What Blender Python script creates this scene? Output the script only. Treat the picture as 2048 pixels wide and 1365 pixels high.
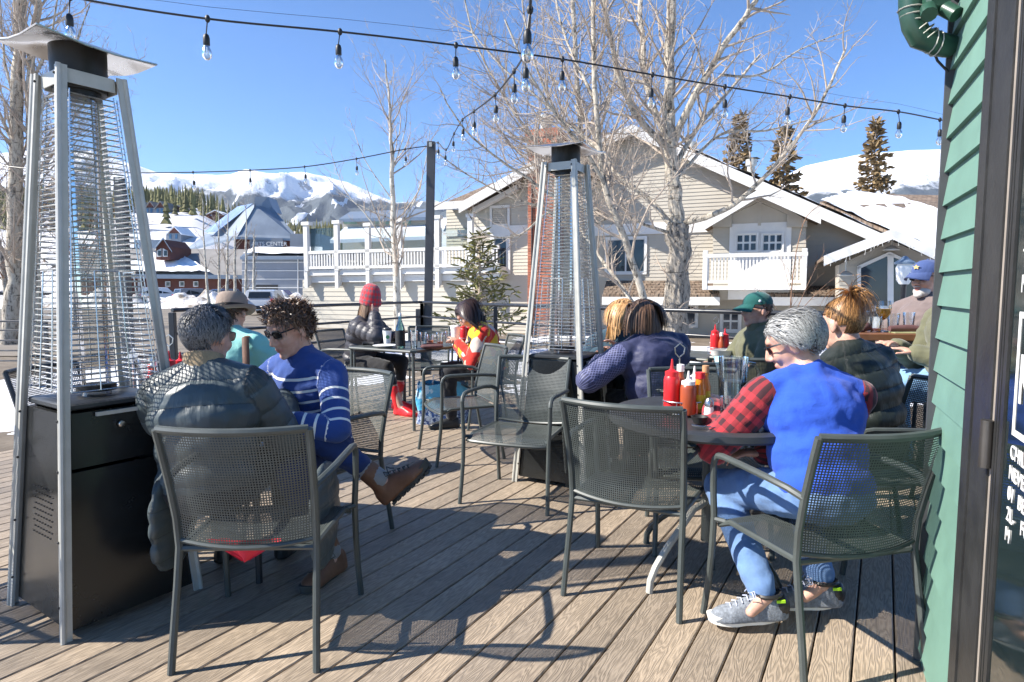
import bpy, bmesh, math, random
import numpy as np
from mathutils import Vector, Matrix, noise as mnoise

random.seed(7); np.random.seed(7)
for o in list(bpy.data.objects): bpy.data.objects.remove(o, do_unlink=True)
SC = bpy.context.scene
COL = SC.collection
R = math.radians
PI = math.pi

# ------------------------------------------------------------ camera
EYE = Vector((0, 0.08, 1.25)); FPX = 1250.0; PITCH = math.atan((682.5 - 580.0) / FPX)
cam = bpy.data.cameras.new('camera'); cam.sensor_width = 36; cam.lens = FPX / 2048 * 36
cam.clip_start = 0.05; cam.clip_end = 30000
camo = bpy.data.objects.new('camera', cam); COL.objects.link(camo)
camo.location = EYE; camo.rotation_euler = (PI / 2 - PITCH, 0, 0)
SC.camera = camo

# ------------------------------------------------------------ light
SUN_EL = R(40); SUN_DIR = Vector((0.985, 0.15, 0)).normalized()     # where the light travels
world = bpy.data.worlds.new('World'); SC.world = world; world.use_nodes = True
wn = world.node_tree.nodes; wl = world.node_tree.links
for n in list(wn): wn.remove(n)
sky = wn.new('ShaderNodeTexSky'); sky.sky_type = 'NISHITA'; sky.sun_disc = False
sky.sun_elevation = SUN_EL
sky.sun_rotation = math.atan2(-SUN_DIR.x, -SUN_DIR.y)
sky.altitude = 2900; sky.air_density = 0.8; sky.dust_density = 0.0; sky.ozone_density = 4.0
bg = wn.new('ShaderNodeBackground'); bg.inputs['Strength'].default_value = 0.125
wo = wn.new('ShaderNodeOutputWorld')
hsv = wn.new('ShaderNodeHueSaturation'); hsv.inputs['Saturation'].default_value = 1.15; hsv.inputs['Value'].default_value = 1.0
wl.new(sky.outputs[0], hsv.inputs['Color']); wl.new(hsv.outputs[0], bg.inputs[0]); wl.new(bg.outputs[0], wo.inputs[0])
sun = bpy.data.lights.new('sun', 'SUN'); sun.energy = 5.0; sun.angle = R(0.53); sun.color = (1.0, 0.94, 0.85)
suno = bpy.data.objects.new('sun', sun); COL.objects.link(suno)
ldir = Vector((SUN_DIR.x * math.cos(SUN_EL), SUN_DIR.y * math.cos(SUN_EL), -math.sin(SUN_EL)))
suno.rotation_euler = ldir.to_track_quat('-Z', 'Y').to_euler(); suno.location = (-20, -5, 20)
SC.view_settings.view_transform = 'Standard'; SC.view_settings.look = 'None'
SC.view_settings.exposure = 1.2; SC.view_settings.gamma = 1.0
SC.render.engine = 'CYCLES'
SC.cycles.transparent_max_bounces = 24; SC.cycles.max_bounces = 8

# ------------------------------------------------------------ photograph geometry helpers (pixels of the 2048 wide photo)
_F = Vector((0, math.cos(PITCH), -math.sin(PITCH))); _U = Vector((0, math.sin(PITCH), math.cos(PITCH)))
def ray(px, py): return _F + Vector(((px - 1024) / FPX, 0, 0)) + _U * ((682.5 - py) / FPX)
def at(px, py, Y):
    d = ray(px, py); return EYE + d * (Y / d.y)
def gnd(px, py, z=0.0):
    d = ray(px, py); return EYE + d * ((z - EYE.z) / d.z)
def onplane(px, py, p0, n):
    d = ray(px, py); return EYE + d * ((Vector(p0) - EYE).dot(n) / d.dot(n))

# ------------------------------------------------------------ mesh builder
def frame_from(d, up=Vector((0, 0, 1))):
    d = d.normalized()
    a = d.cross(up)
    if a.length < 1e-4: a = d.cross(Vector((1, 0, 0)))
    a.normalize(); return a, a.cross(d).normalized()

class MB:
    def __init__(s): s.v = []; s.f = []
    def add(s, vs, fs):
        o = len(s.v); s.v += [tuple(p) for p in vs]; s.f += [tuple(i + o for i in q) for q in fs]; return s
    def box(s, c, size, rot=None, bev=0.0):
        sx, sy, sz = [x / 2 for x in size]; c = Vector(c)
        if bev <= 0:
            P = [Vector((x * sx, y * sy, z * sz)) for x in (-1, 1) for y in (-1, 1) for z in (-1, 1)]
            F = [(0, 1, 3, 2), (4, 6, 7, 5), (0, 4, 5, 1), (2, 3, 7, 6), (0, 2, 6, 4), (1, 5, 7, 3)]
        else:
            b = bev; P = []; F = []
            prof = [(-sz, b), (-sz + b, 0), (sz - b, 0), (sz, b)]
            for z, i in prof:
                x, y = sx - i, sy - i
                P += [Vector(q + (z,)) for q in ((-x, -y + b), (-x + b, -y), (x - b, -y), (x, -y + b), (x, y - b), (x - b, y), (-x + b, y), (-x, y - b))]
            for k in range(3):
                for j in range(8): F.append((k * 8 + j, k * 8 + (j + 1) % 8, k * 8 + 8 + (j + 1) % 8, k * 8 + 8 + j))
            F.append(tuple(range(7, -1, -1))); F.append(tuple(range(24, 32)))
        if rot is not None: P = [rot @ p for p in P]
        return s.add([p + c for p in P], F)
    def tube(s, pts, r, n=8, caps=True, closed=False, squash=None):
        pts = [Vector(p) for p in pts]; k = len(pts)
        rs = r if isinstance(r, (list, tuple)) else [r] * k
        V = []; F = []; a = None
        for i, p in enumerate(pts):
            if closed: d = pts[(i + 1) % k] - pts[i - 1]
            else: d = pts[min(i + 1, k - 1)] - pts[max(i - 1, 0)]
            if d.length < 1e-9: d = Vector((0, 0, 1))
            d.normalize()
            if a is None: a, b = frame_from(d)
            else:
                a = a - d * a.dot(d)
                if a.length < 1e-5: a, b = frame_from(d)
                a.normalize(); b = a.cross(d)
            for j in range(n):
                t = 2 * PI * j / n
                V.append(p + (a * math.cos(t) + b * math.sin(t) * (squash or 1)) * rs[i])
        m = k if closed else k - 1
        for i in range(m):
            for j in range(n):
                i2 = (i + 1) % k
                F.append((i * n + j, i * n + (j + 1) % n, i2 * n + (j + 1) % n, i2 * n + j))
        if caps and not closed:
            F.append(tuple(range(n - 1, -1, -1))); F.append(tuple((k - 1) * n + j for j in range(n)))
        return s.add(V, F)
    def lathe(s, prof, n=16, o=(0, 0, 0), capb=True, capt=True, M=None):
        V = []; F = []; o = Vector(o)
        for r, z in prof:
            for j in range(n):
                t = 2 * PI * j / n; p = Vector((r * math.cos(t), r * math.sin(t), z))
                V.append((M @ p if M else p) + o)
        for i in range(len(prof) - 1):
            for j in range(n): F.append((i * n + j, i * n + (j + 1) % n, (i + 1) * n + (j + 1) % n, (i + 1) * n + j))
        if capb: F.append(tuple(range(n - 1, -1, -1)))
        if capt: F.append(tuple((len(prof) - 1) * n + j for j in range(n)))
        return s.add(V, F)
    def ball(s, c, r, n=10, m=8, M=None):
        rx, ry, rz = r if isinstance(r, (tuple, list)) else (r, r, r)
        V = []; F = []; c = Vector(c)
        for i in range(1, m):
            ph = PI * i / m
            for j in range(n):
                t = 2 * PI * j / n
                p = Vector((rx * math.sin(ph) * math.cos(t), ry * math.sin(ph) * math.sin(t), -rz * math.cos(ph)))
                V.append((M @ p if M else p) + c)
        b = Vector((0, 0, -rz)); t_ = Vector((0, 0, rz))
        V.append((M @ b if M else b) + c); V.append((M @ t_ if M else t_) + c)
        for i in range(m - 2):
            for j in range(n): F.append((i * n + j, i * n + (j + 1) % n, (i + 1) * n + (j + 1) % n, (i + 1) * n + j))
        B = len(V) - 2
        for j in range(n):
            F.append((B, (j + 1) % n, j)); F.append((B + 1, (m - 2) * n + j, (m - 2) * n + (j + 1) % n))
        return s.add(V, F)
    def capsule(s, p0, r0, p1, r1, n=12, sq=1.0, up=None):
        """closed tapered limb with round ends"""
        p0 = Vector(p0); p1 = Vector(p1); d = p1 - p0; L = d.length
        d = d / L if L > 1e-6 else Vector((0, 0, 1))
        a, b = frame_from(d, up or Vector((0, 0, 1)))
        V = []; F = []; rings = []
        for k in range(1, 4): rings.append((-r0 * math.cos(k * PI / 6), r0 * math.sin(k * PI / 6)))
        for k in range(3, 0, -1): rings.append((L + r1 * math.cos(k * PI / 6), r1 * math.sin(k * PI / 6)))
        for h, rr in rings:
            for j in range(n):
                t = 2 * PI * j / n
                V.append(p0 + d * h + a * (rr * math.cos(t)) + b * (rr * sq * math.sin(t)))
        V.append(p0 - d * r0); V.append(p1 + d * r1); B = len(V) - 2
        for i in range(5):
            for j in range(n): F.append((i * n + j, i * n + (j + 1) % n, (i + 1) * n + (j + 1) % n, (i + 1) * n + j))
        for j in range(n):
            F.append((B, (j + 1) % n, j)); F.append((B + 1, 5 * n + j, 5 * n + (j + 1) % n))
        return s.add(V, F)
    def prism(s, poly, thick):
        """planar 3D polygon pushed along thick (Vector)"""
        poly = [Vector(p) for p in poly]; n = len(poly); t = Vector(thick)
        V = poly + [p + t for p in poly]
        F = [tuple(range(n - 1, -1, -1)), tuple(range(n, 2 * n))] + [(i, (i + 1) % n, (i + 1) % n + n, i + n) for i in range(n)]
        return s.add(V, F)
    def sheet(s, S, nu, nv, closed_u=False):
        V = [S(i / nu, j / nv) for j in range(nv + 1) for i in range(nu + 1)]
        F = [(j * (nu + 1) + i, j * (nu + 1) + i + 1, (j + 1) * (nu + 1) + i + 1, (j + 1) * (nu + 1) + i) for j in range(nv) for i in range(nu)]
        return s.add(V, F)
    def mesh(s, name, smooth=True):
        me = bpy.data.meshes.new(name); me.from_pydata(s.v, [], s.f); me.update()
        if smooth:
            me.polygons.foreach_set('use_smooth', [True] * len(me.polygons))
            try: me.set_sharp_from_angle(angle=R(38))
            except Exception: pass
        return me
    def build(s, name, mat, parent=None, smooth=True):
        return link(name, s.mesh(name, smooth), mat, parent)

def fixn(me):
    bm = bmesh.new(); bm.from_mesh(me); bmesh.ops.recalc_face_normals(bm, faces=bm.faces); bm.to_mesh(me); bm.free()

def link(name, me, mat=None, parent=None):
    o = bpy.data.objects.new(name, me); COL.objects.link(o)
    if mat is not None and me is not None and len(me.materials) == 0:
        for m in (mat if isinstance(mat, (list, tuple)) else [mat]): me.materials.append(m)
    if parent is not None: o.parent = parent
    return o

def thing(name, label, cat, loc=(0, 0, 0), rz=0.0, group=None):
    o = bpy.data.objects.new(name, None); COL.objects.link(o); o.empty_display_size = 0.1
    o.location = loc; o.rotation_euler = (0, 0, rz); tag(o, label, cat, group); return o
def tag(o, label=None, cat=None, group=None, kind=None):
    if label: o['label'] = label
    if cat: o['category'] = cat
    if group: o['group'] = group
    if kind: o['kind'] = kind
    return o
def copy_tree(o, parent=None):
    c = o.copy(); COL.objects.link(c); c.parent = parent
    for ch in [x for x in o.children]: copy_tree(ch, c)
    return c

def clip_poly(poly, a, b, c):
    """keep a*x+b*y+c>=0 of a 2D polygon"""
    out = []
    for i in range(len(poly)):
        p, q = poly[i], poly[(i + 1) % len(poly)]
        dp = a * p[0] + b * p[1] + c; dq = a * q[0] + b * q[1] + c
        if dp >= 0: out.append(p)
        if dp * dq < 0:
            t = dp / (dp - dq); out.append((p[0] + (q[0] - p[0]) * t, p[1] + (q[1] - p[1]) * t))
    return out

# ------------------------------------------------------------ materials
class NT:
    def __init__(s, name):
        s.m = bpy.data.materials.new(name); s.m.use_nodes = True; s.t = s.m.node_tree
        for n in list(s.t.nodes): s.t.nodes.remove(n)
        s.out = s.t.nodes.new('ShaderNodeOutputMaterial')
    def n(s, typ, **kw):
        x = s.t.nodes.new('ShaderNode' + typ)
        for k, v in kw.items():
            if k.startswith('i_'):
                key = k[2:].replace('_', ' '); x.inputs[key].default_value = v
            else: setattr(x, k, v)
        return x
    def l(s, a, b): s.t.links.new(a, b)
    def math(s, op, a, b=None, c=None):
        x = s.n('Math', operation=op)
        for i, q in enumerate((a, b, c)):
            if q is None: continue
            if isinstance(q, (int, float)): x.inputs[i].default_value = q
            else: s.l(q, x.inputs[i])
        return x.outputs[0]
    def ramp(s, fac, stops, interp='LINEAR'):
        x = s.n('ValToRGB'); x.color_ramp.interpolation = interp
        e = x.color_ramp.elements
        while len(e) < len(stops): e.new(0.5)
        for k, (p, c) in enumerate(stops): e[k].position = p; e[k].color = tuple(c) + (1,)
        s.l(fac, x.inputs[0]); return x.outputs[0]
    def mix(s, fac, a, b, mode='MIX'):
        x = s.n('Mix', data_type='RGBA', blend_type=mode)
        for sock, q in ((x.inputs[0], fac), (x.inputs[6], a), (x.inputs[7], b)):
            if isinstance(q, (int, float)): sock.default_value = q
            elif isinstance(q, (tuple, list)): sock.default_value = tuple(q) + ((1,) if len(q) == 3 else ())
            else: s.l(q, sock)
        return x.outputs[2]
    def noise(s, vec, scale, detail=4, rough=0.55, dist=0.0):
        x = s.n('TexNoise'); x.inputs['Scale'].default_value = scale; x.inputs['Detail'].default_value = detail
        x.inputs['Roughness'].default_value = rough; x.inputs['Distortion'].default_value = dist
        if vec is not None: s.l(vec, x.inputs['Vector'])
        return x.outputs[0]
    def obj(s): return s.n('TexCoord').outputs['Object']
    def mapv(s, vec, scale=(1, 1, 1), loc=(0, 0, 0)):
        x = s.n('Mapping'); x.inputs['Scale'].default_value = scale; x.inputs['Location'].default_value = loc
        s.l(vec, x.inputs['Vector']); return x.outputs[0]
    def attr(s, name): return s.n('Attribute', attribute_name=name)
    def bump(s, h, strength=0.3, dist=0.01, prev=None):
        x = s.n('Bump'); x.inputs['Strength'].default_value = strength; x.inputs['Distance'].default_value = dist
        s.l(h, x.inputs['Height'])
        if prev: s.l(prev, x.inputs['Normal'])
        return x.outputs[0]
    def bsdf(s, col, rough=0.6, metal=0.0, normal=None, **kw):
        b = s.n('BsdfPrincipled')
        for key, q in (('Base Color', col), ('Roughness', rough), ('Metallic', metal)):
            if isinstance(q, (int, float)): b.inputs[key].default_value = q
            elif isinstance(q, (tuple, list)): b.inputs[key].default_value = tuple(q[:3]) + (1,)
            else: s.l(q, b.inputs[key])
        if normal is not None: s.l(normal, b.inputs['Normal'])
        for k, v in kw.items(): b.inputs[k.replace('_', ' ')].default_value = v
        s.l(b.outputs[0], s.out.inputs[0]); return b

def simple(name, col, rough=0.6, metal=0.0, var=0.25, vscale=6.0, bump=0.0, bscale=60.0, bdist=0.003, **kw):
    t = NT(name); o = t.obj()
    f = t.noise(o, vscale, 5, 0.6)
    dark = tuple(max(0, c * (1 - var)) for c in col); lite = tuple(min(1, c * (1 + var * 0.7)) for c in col)
    c = t.ramp(f, [(0.3, dark), (0.7, lite)])
    rr = t.math('MULTIPLY_ADD', f, 0.25, rough - 0.12)
    nm = t.bump(t.noise(o, bscale, 3, 0.6), bump, bdist) if bump > 0 else None
    t.bsdf(c, rr, metal, nm, **kw); return t.m

def glassy(name, tint=(0.95, 0.97, 0.97), gloss=0.9, base=0.08):
    """thin clear wall: what is behind shows through, with a fresnel reflection"""
    t = NT(name)
    tr = t.n('BsdfTransparent'); tr.inputs[0].default_value = tuple(tint) + (1,)
    gl = t.n('BsdfGlossy'); gl.inputs['Roughness'].default_value = 0.03; gl.inputs[0].default_value = (gloss, gloss, gloss, 1)
    lw = t.n('LayerWeight'); lw.inputs[0].default_value = 0.35
    f = t.math('MULTIPLY_ADD', lw.outputs['Fresnel'], 0.9, base)
    mx = t.n('MixShader'); t.l(f, mx.inputs[0]); t.l(tr.outputs[0], mx.inputs[1]); t.l(gl.outputs[0], mx.inputs[2])
    t.l(mx.outputs[0], t.out.inputs[0]); return t.m

MT = {}
MT['chair'] = simple('powder_coat_grey_green', (0.062, 0.072, 0.068), 0.42, 0.0, 0.2, 9, 0.05, 300, 0.001)
MT['chair_dark'] = simple('powder_coat_black', (0.03, 0.033, 0.036), 0.4, 0.0, 0.2, 9, 0.05, 300, 0.001)
MT['steel'] = simple('brushed_aluminium', (0.44, 0.43, 0.385), 0.42, 0.1, 0.12, 14, 0.03, 220, 0.001)
MT['steel_bright'] = simple('polished_steel', (0.50, 0.48, 0.455), 0.28, 1.0, 0.15, 5, 0.08, 9, 0.01)
MT['wire'] = simple('chromed_wire', (0.62, 0.62, 0.6), 0.28, 1.0, 0.1, 30)
MT['black_panel'] = simple('black_enamel', (0.012, 0.013, 0.013), 0.24, 0.0, 0.4, 3, 0.04, 6, 0.01)
MT['burner'] = simple('burnt_black_steel', (0.02, 0.019, 0.018), 0.5, 0.4, 0.4, 12)
MT['rail'] = simple('railing_black', (0.018, 0.021, 0.028), 0.32, 0.0, 0.3, 12)
MT['post'] = simple('post_dark_grey', (0.05, 0.053, 0.058), 0.6, 0.0, 0.3, 4, 0.1, 40)
MT['white_paint'] = simple('white_paint', (0.78, 0.77, 0.74), 0.55, 0.0, 0.08, 4, 0.05, 50)
MT['rubber'] = simple('black_rubber', (0.015, 0.015, 0.016), 0.6)
MT['red_plastic'] = simple('red_squeeze_plastic', (0.62, 0.02, 0.025), 0.35, 0, 0.08)
MT['white_plastic'] = simple('white_plastic', (0.8, 0.8, 0.78), 0.4, 0, 0.05)
MT['clear'] = glassy('clear_glass')
# ============================================================ the deck
def deck_material():
    t = NT('composite_deck_boards'); o = t.obj(); inf = t.n('ObjectInfo')
    off = t.n('CombineXYZ'); t.l(t.math('MULTIPLY', inf.outputs['Random'], 37.0), off.inputs[0]); t.l(t.math('MULTIPLY', inf.outputs['Random'], 11.0), off.inputs[1])
    add = t.n('VectorMath', operation='ADD'); t.l(o, add.inputs[0]); t.l(off.outputs[0], add.inputs[1])
    v = t.mapv(add.outputs[0], (1.1, 9.0, 1.0))
    warp = t.noise(v, 1.6, 3, 0.55)
    # embossed grain lines: iso-lines of a stretched noise, as on moulded composite boards
    g = t.math('FRACT', t.math('MULTIPLY', warp, 16.0))
    line = t.math('ABSOLUTE', t.math('SUBTRACT', g, 0.5))
    line = t.math('MULTIPLY', line, 2.0)
    fine = t.noise(t.mapv(add.outputs[0], (6, 160, 6)), 1.0, 3, 0.6)
    big = t.noise(add.outputs[0], 1.3, 6, 0.68)
    h = t.math('ADD', t.math('MULTIPLY', line, 0.6), t.math('MULTIPLY', fine, 0.5))
    base = t.ramp(big, [(0.25, (0.23, 0.190, 0.145)), (0.5, (0.37, 0.30, 0.222)), (0.8, (0.47, 0.385, 0.29))])
    rnd = t.ramp(inf.outputs['Random'], [(0, (0.82, 0.82, 0.84)), (1, (1.1, 1.07, 1.04))])
    c = t.mix(1.0, base, rnd, 'MULTIPLY')
    c = t.mix(t.math('MULTIPLY', t.math('SUBTRACT', 1.0, line), 0.45), c, (0.07, 0.055, 0.042))
    # small pale crumbs and scuffs
    sp = t.noise(add.outputs[0], 55, 2, 0.5)
    c = t.mix(t.math('MULTIPLY', t.math('GREATER_THAN', sp, 0.74), 0.35), c, (0.5, 0.47, 0.42))
    t.bsdf(c, t.math('MULTIPLY_ADD', fine, 0.25, 0.42), 0.0, t.bump(h, 0.8, 0.0028)); return t.m
MT['deck'] = deck_material()
MT['joist'] = simple('joist_timber', (0.06, 0.045, 0.035), 0.8)

DECK = [(-6.2, -1.5), (3.6, -1.5), (4.6, 1.0), (4.6, 4.0), (1.95, 4.95), (-1.3, 9.35), (-2.25, 7.2), (-3.6, 4.45), (-6.2, 1.6)]
# keep the outline convex enough for clipping: two convex halves share the boards
def deck():
    base = MB()
    base.prism([(x, y, -0.34) for x, y in DECK], (0, 0, 0.305))
    d = base.build('deck', MT['joist'], None, False); fixn(d.data)
    tag(d, kind='structure')
    ang = math.atan2(741 / FPX, 1.0)                    # boards run away to the right
    dx, dy = math.sin(ang), math.cos(ang); nx, ny = dy, -dx
    W = 0.124; gap = 0.006
    # ear-clip outline into boards by intersecting strip lines with the outline edges
    for k in range(-75, 60):
        c0 = k * W + 0.045 + gap / 2; c1 = (k + 1) * W + 0.045 - gap / 2
        def span(c):
            ts = []
            for i in range(len(DECK)):
                p, q = DECK[i], DECK[(i + 1) % len(DECK)]
                a = p[0] * nx + p[1] * ny - c; b = q[0] * nx + q[1] * ny - c
                if a * b < 0:
                    u = a / (a - b); x = p[0] + (q[0] - p[0]) * u; y = p[1] + (q[1] - p[1]) * u
                    ts.append(x * dx + y * dy)
            ts.sort(); return (ts[0], ts[-1]) if len(ts) >= 2 else None
        s0, s1 = span(c0), span(c1)
        if not s0 or not s1: continue
        a0, a1, b0, b1 = s0[0], s0[1], s1[0], s1[1]
        if max(a1 - a0, b1 - b0) < 0.15: continue
        cx = (c0 + c1) / 2; t0 = min(a0, b0)
        m = MB(); e = 0.004
        def P(t, c, z): return (t - t0, c - cx, z)
        top = [P(a0, c0 + e, 0), P(a1, c0 + e, 0), P(b1, c1 - e, 0), P(b0, c1 - e, 0)]
        mid = [P(a0, c0, -e), P(a1, c0, -e), P(b1, c1, -e), P(b0, c1, -e)]
        bot = [P(a0, c0, -.025), P(a1, c0, -.025), P(b1, c1, -.025), P(b0, c1, -.025)]
        m.add(bot + mid + top, [(3, 2, 1, 0)] + [(i, (i + 1) % 4, 4 + (i + 1) % 4, 4 + i) for i in range(4)] + [(4 + i, 4 + (i + 1) % 4, 8 + (i + 1) % 4, 8 + i) for i in range(4)] + [(8, 9, 10, 11)])
        o = m.build('plank', MT['deck'], d, False); fixn(o.data)
        # local x runs along the board, local y across (towards n)
        o.matrix_local = Matrix(((dx, nx, 0, dx * t0 + nx * cx), (dy, ny, 0, dy * t0 + ny * cx), (0, 0, 1, 0), (0, 0, 0, 1)))
        o.data.flip_normals() if False else None
deck()

# ============================================================ chairs
def perforated(S, nu, nv, hole=0.62, name='mesh'):
    """sheet with a square hole in every cell; S(u, v) -> point"""
    gu = np.linspace(0, 1, nu + 1); gv = np.linspace(0, 1, nv + 1)
    V = [S(u, v) for v in gv for u in gu]; F = []
    base = len(V); k = (1 - hole) / 2
    for j in range(nv):
        for i in range(nu):
            us = [(i + k) / nu, (i + 1 - k) / nu]; vs = [(j + k) / nv, (j + 1 - k) / nv]
            b = len(V)
            V += [S(us[0], vs[0]), S(us[1], vs[0]), S(us[1], vs[1]), S(us[0], vs[1])]
            a = j * (nu + 1) + i; o = [a, a + 1, a + nu + 2, a + nu + 1]
            for q in range(4): F.append((o[q], o[(q + 1) % 4], b + (q + 1) % 4, b + q))
    m = MB(); m.add(V, F); return m.mesh(name, True)

def chair_meshes():
    D = {}
    # rear upright: foot, knee behind the seat, back
    def up_pts(s): return [(s * .235, -.275, 0), (s * .232, -.255, .12), (s * .228, -.225, .28), (s * .226, -.205, .40), (s * .228, -.212, .50), (s * .232, -.238, .62), (s * .236, -.272, .74), (s * .238, -.295, .815)]
    def yb(z):
        zs = [0, .12, .28, .40, .50, .62, .74, .815]; ys = [-.275, -.255, -.225, -.205, -.212, -.238, -.272, -.295]
        return float(np.interp(z, zs, ys))
    def Sback(u, v):
        z = .425 + v * .385; b = (1 - (2 * u - 1) ** 2) * .055
        x = (2 * u - 1) * (.222 + .012 * v)
        return Vector((x, yb(z) - b * (0.55 + .45 * v), z - .012 * (1 - (2 * u - 1) ** 2) * (1 - v) * 1.5))
    D['back_panel'] = perforated(Sback, 52, 44, 0.54, 'chair_back_mesh')
    D['top_rail'] = MB().tube([Sback(u, 1.0) + Vector((0, 0, .006)) for u in np.linspace(0, 1, 13)], .0125, 8).mesh('chair_top_rail')
    D['back_lower_rail'] = MB().tube([Sback(u, 0.0) for u in np.linspace(0, 1, 13)], .008, 6).mesh('chair_low_rail')
    for s, nm in ((-1, 'L'), (1, 'R')):
        D['up' + nm] = MB().tube(up_pts(s), .0125, 8).mesh('chair_upright')
        D['arm' + nm] = MB().tube([(s * .232, -.236, .612), (s * .255, -.19, .632), (s * .268, -.10, .642), (s * .27, .03, .645), (s * .27, .145, .645), (s * .27, .178, .64), (s * .27, .198, .622), (s * .27, .206, .595)], .0125, 8).mesh('chair_arm')
        D['leg' + nm] = MB().tube([(s * .27, .206, .595), (s * .268, .206, .5), (s * .262, .206, .40), (s * .262, .216, .25), (s * .265, .232, .12), (s * .27, .25, 0)], .0125, 8).mesh('chair_leg')
    def Sseat(u, v):
        x = (2 * u - 1) * (.218 + .018 * v); y = -.20 + .40 * v
        z = .405 - .022 * (1 - (2 * u - 1) ** 2) * math.sin(PI * min(1, v * 1.15)) - (.03 * ((v - .86) / .14) ** 2 if v > .86 else 0)
        return Vector((x, y + .02 * (1 - (2 * u - 1) ** 2) * v, z))
    D['seat'] = perforated(Sseat, 50, 46, 0.5, 'chair_seat_mesh')
    fr = MB()
    fr.tube([Sseat(0, v) + Vector((-.004, 0, -.006)) for v in np.linspace(0, 1, 7)] + [Sseat(u, 1) + Vector((0, .006, -.006)) for u in np.linspace(.05, .95, 9)] + [Sseat(1, v) + Vector((.004, 0, -.006)) for v in np.linspace(1, 0, 7)], .011, 7)
    fr.tube([Sseat(u, 0) + Vector((0, -.003, -.012)) for u in np.linspace(0, 1, 7)], .010, 6)
    for s in (-1, 1): fr.tube([(s * .236, .17, .39), (s * .262, .2, .392)], .010, 6)
    D['seat_frame'] = fr.mesh('chair_seat_frame')
    return D
CH = chair_meshes(); CHAIRS = {}
def chair(key, x, y, face, label, group='metal mesh armchairs', mat='chair', z=0.0):
    """face: where the sitter looks, world direction"""
    rz = math.atan2(-face[0], face[1])
    t = thing('mesh_armchair', label, 'chair', (x, y, z), rz, group)
    for nm, k in (('back_panel', 'back_panel'), ('top_rail', 'top_rail'), ('lower_rail', 'back_lower_rail'), ('back_post', 'upL'), ('back_post', 'upR'), ('armrest', 'armL'), ('armrest', 'armR'), ('leg', 'legL'), ('leg', 'legR'), ('seat', 'seat'), ('seat_frame', 'seat_frame')):
        o = link(nm, CH[k], MT['chair'], t)
        if mat != 'chair':
            o.material_slots[0].link = 'OBJECT'; o.material_slots[0].material = MT[mat]
    CHAIRS[key] = (x, y, rz); return t

chair('c1', -.885, 2.305, (-.03, 1.0), 'grey mesh armchair under the man in the puffer jacket, back to the viewer')
chair('c2', -.97, 3.15, (-.5, -.87), 'mesh armchair the man in the striped sweater sits in')
chair('c3', .035, 3.79, (-.36, -.93), 'empty grey mesh armchair turned to the viewer in front of the middle heater')
chair('c4', -.40, 4.75, (-.93, -.37), 'empty mesh armchair facing left, beside the chair in front of the heater')
chair('c5', .545, 2.69, (.455, .89), 'empty mesh armchair with its back to the viewer, left of the round table')
chair('c6', .96, 3.16, (-.08, -1.0), 'empty mesh armchair on the far side of the round table with condiments')
chair('c7', 1.08, 4.05, (-.5, .87), 'mesh armchair under the woman in the navy jacket')
chair('c8', 1.60, 4.28, (.35, .94), 'empty mesh armchair next to the man in the green cap')
chair('c9', 1.065, 2.235, (-.24, .97), 'mesh armchair under the man in the bright blue vest')
chair('c10', 1.72, 3.0, (-.96, .05), 'mesh armchair behind the ponytailed woman, against the green wall')
chair('c11', -2.43, 2.42, (-.9, .45), 'mesh armchair cut by the left edge of the picture')
chair('c12', -.24, 5.9, (-.9, -.3), 'mesh armchair under the woman in the bright patterned sweater')
chair('c13', -1.68, 6.66, (.93, -.36), 'mesh armchair under the woman in the red plaid beanie')
chair('c14', -2.05, 4.15, (.55, .8), 'dark mesh armchair under the man in the felt hat', mat='chair_dark')
chair('c15', -2.35, 3.55, (.93, -.1), 'dark empty mesh armchair behind the tall heater, at the condiment table', mat='chair_dark')
chair('c16', 1.78, 4.62, (-.95, -.2), 'mesh armchair under the man in the green cap')
chair('c17', .75, 4.93, (-.1, -1), 'mesh armchair under the blonde woman')
chair('c18', -.95, 7.15, (.1, -1.0), 'empty mesh armchair at the far side of the cluttered table')

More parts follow.
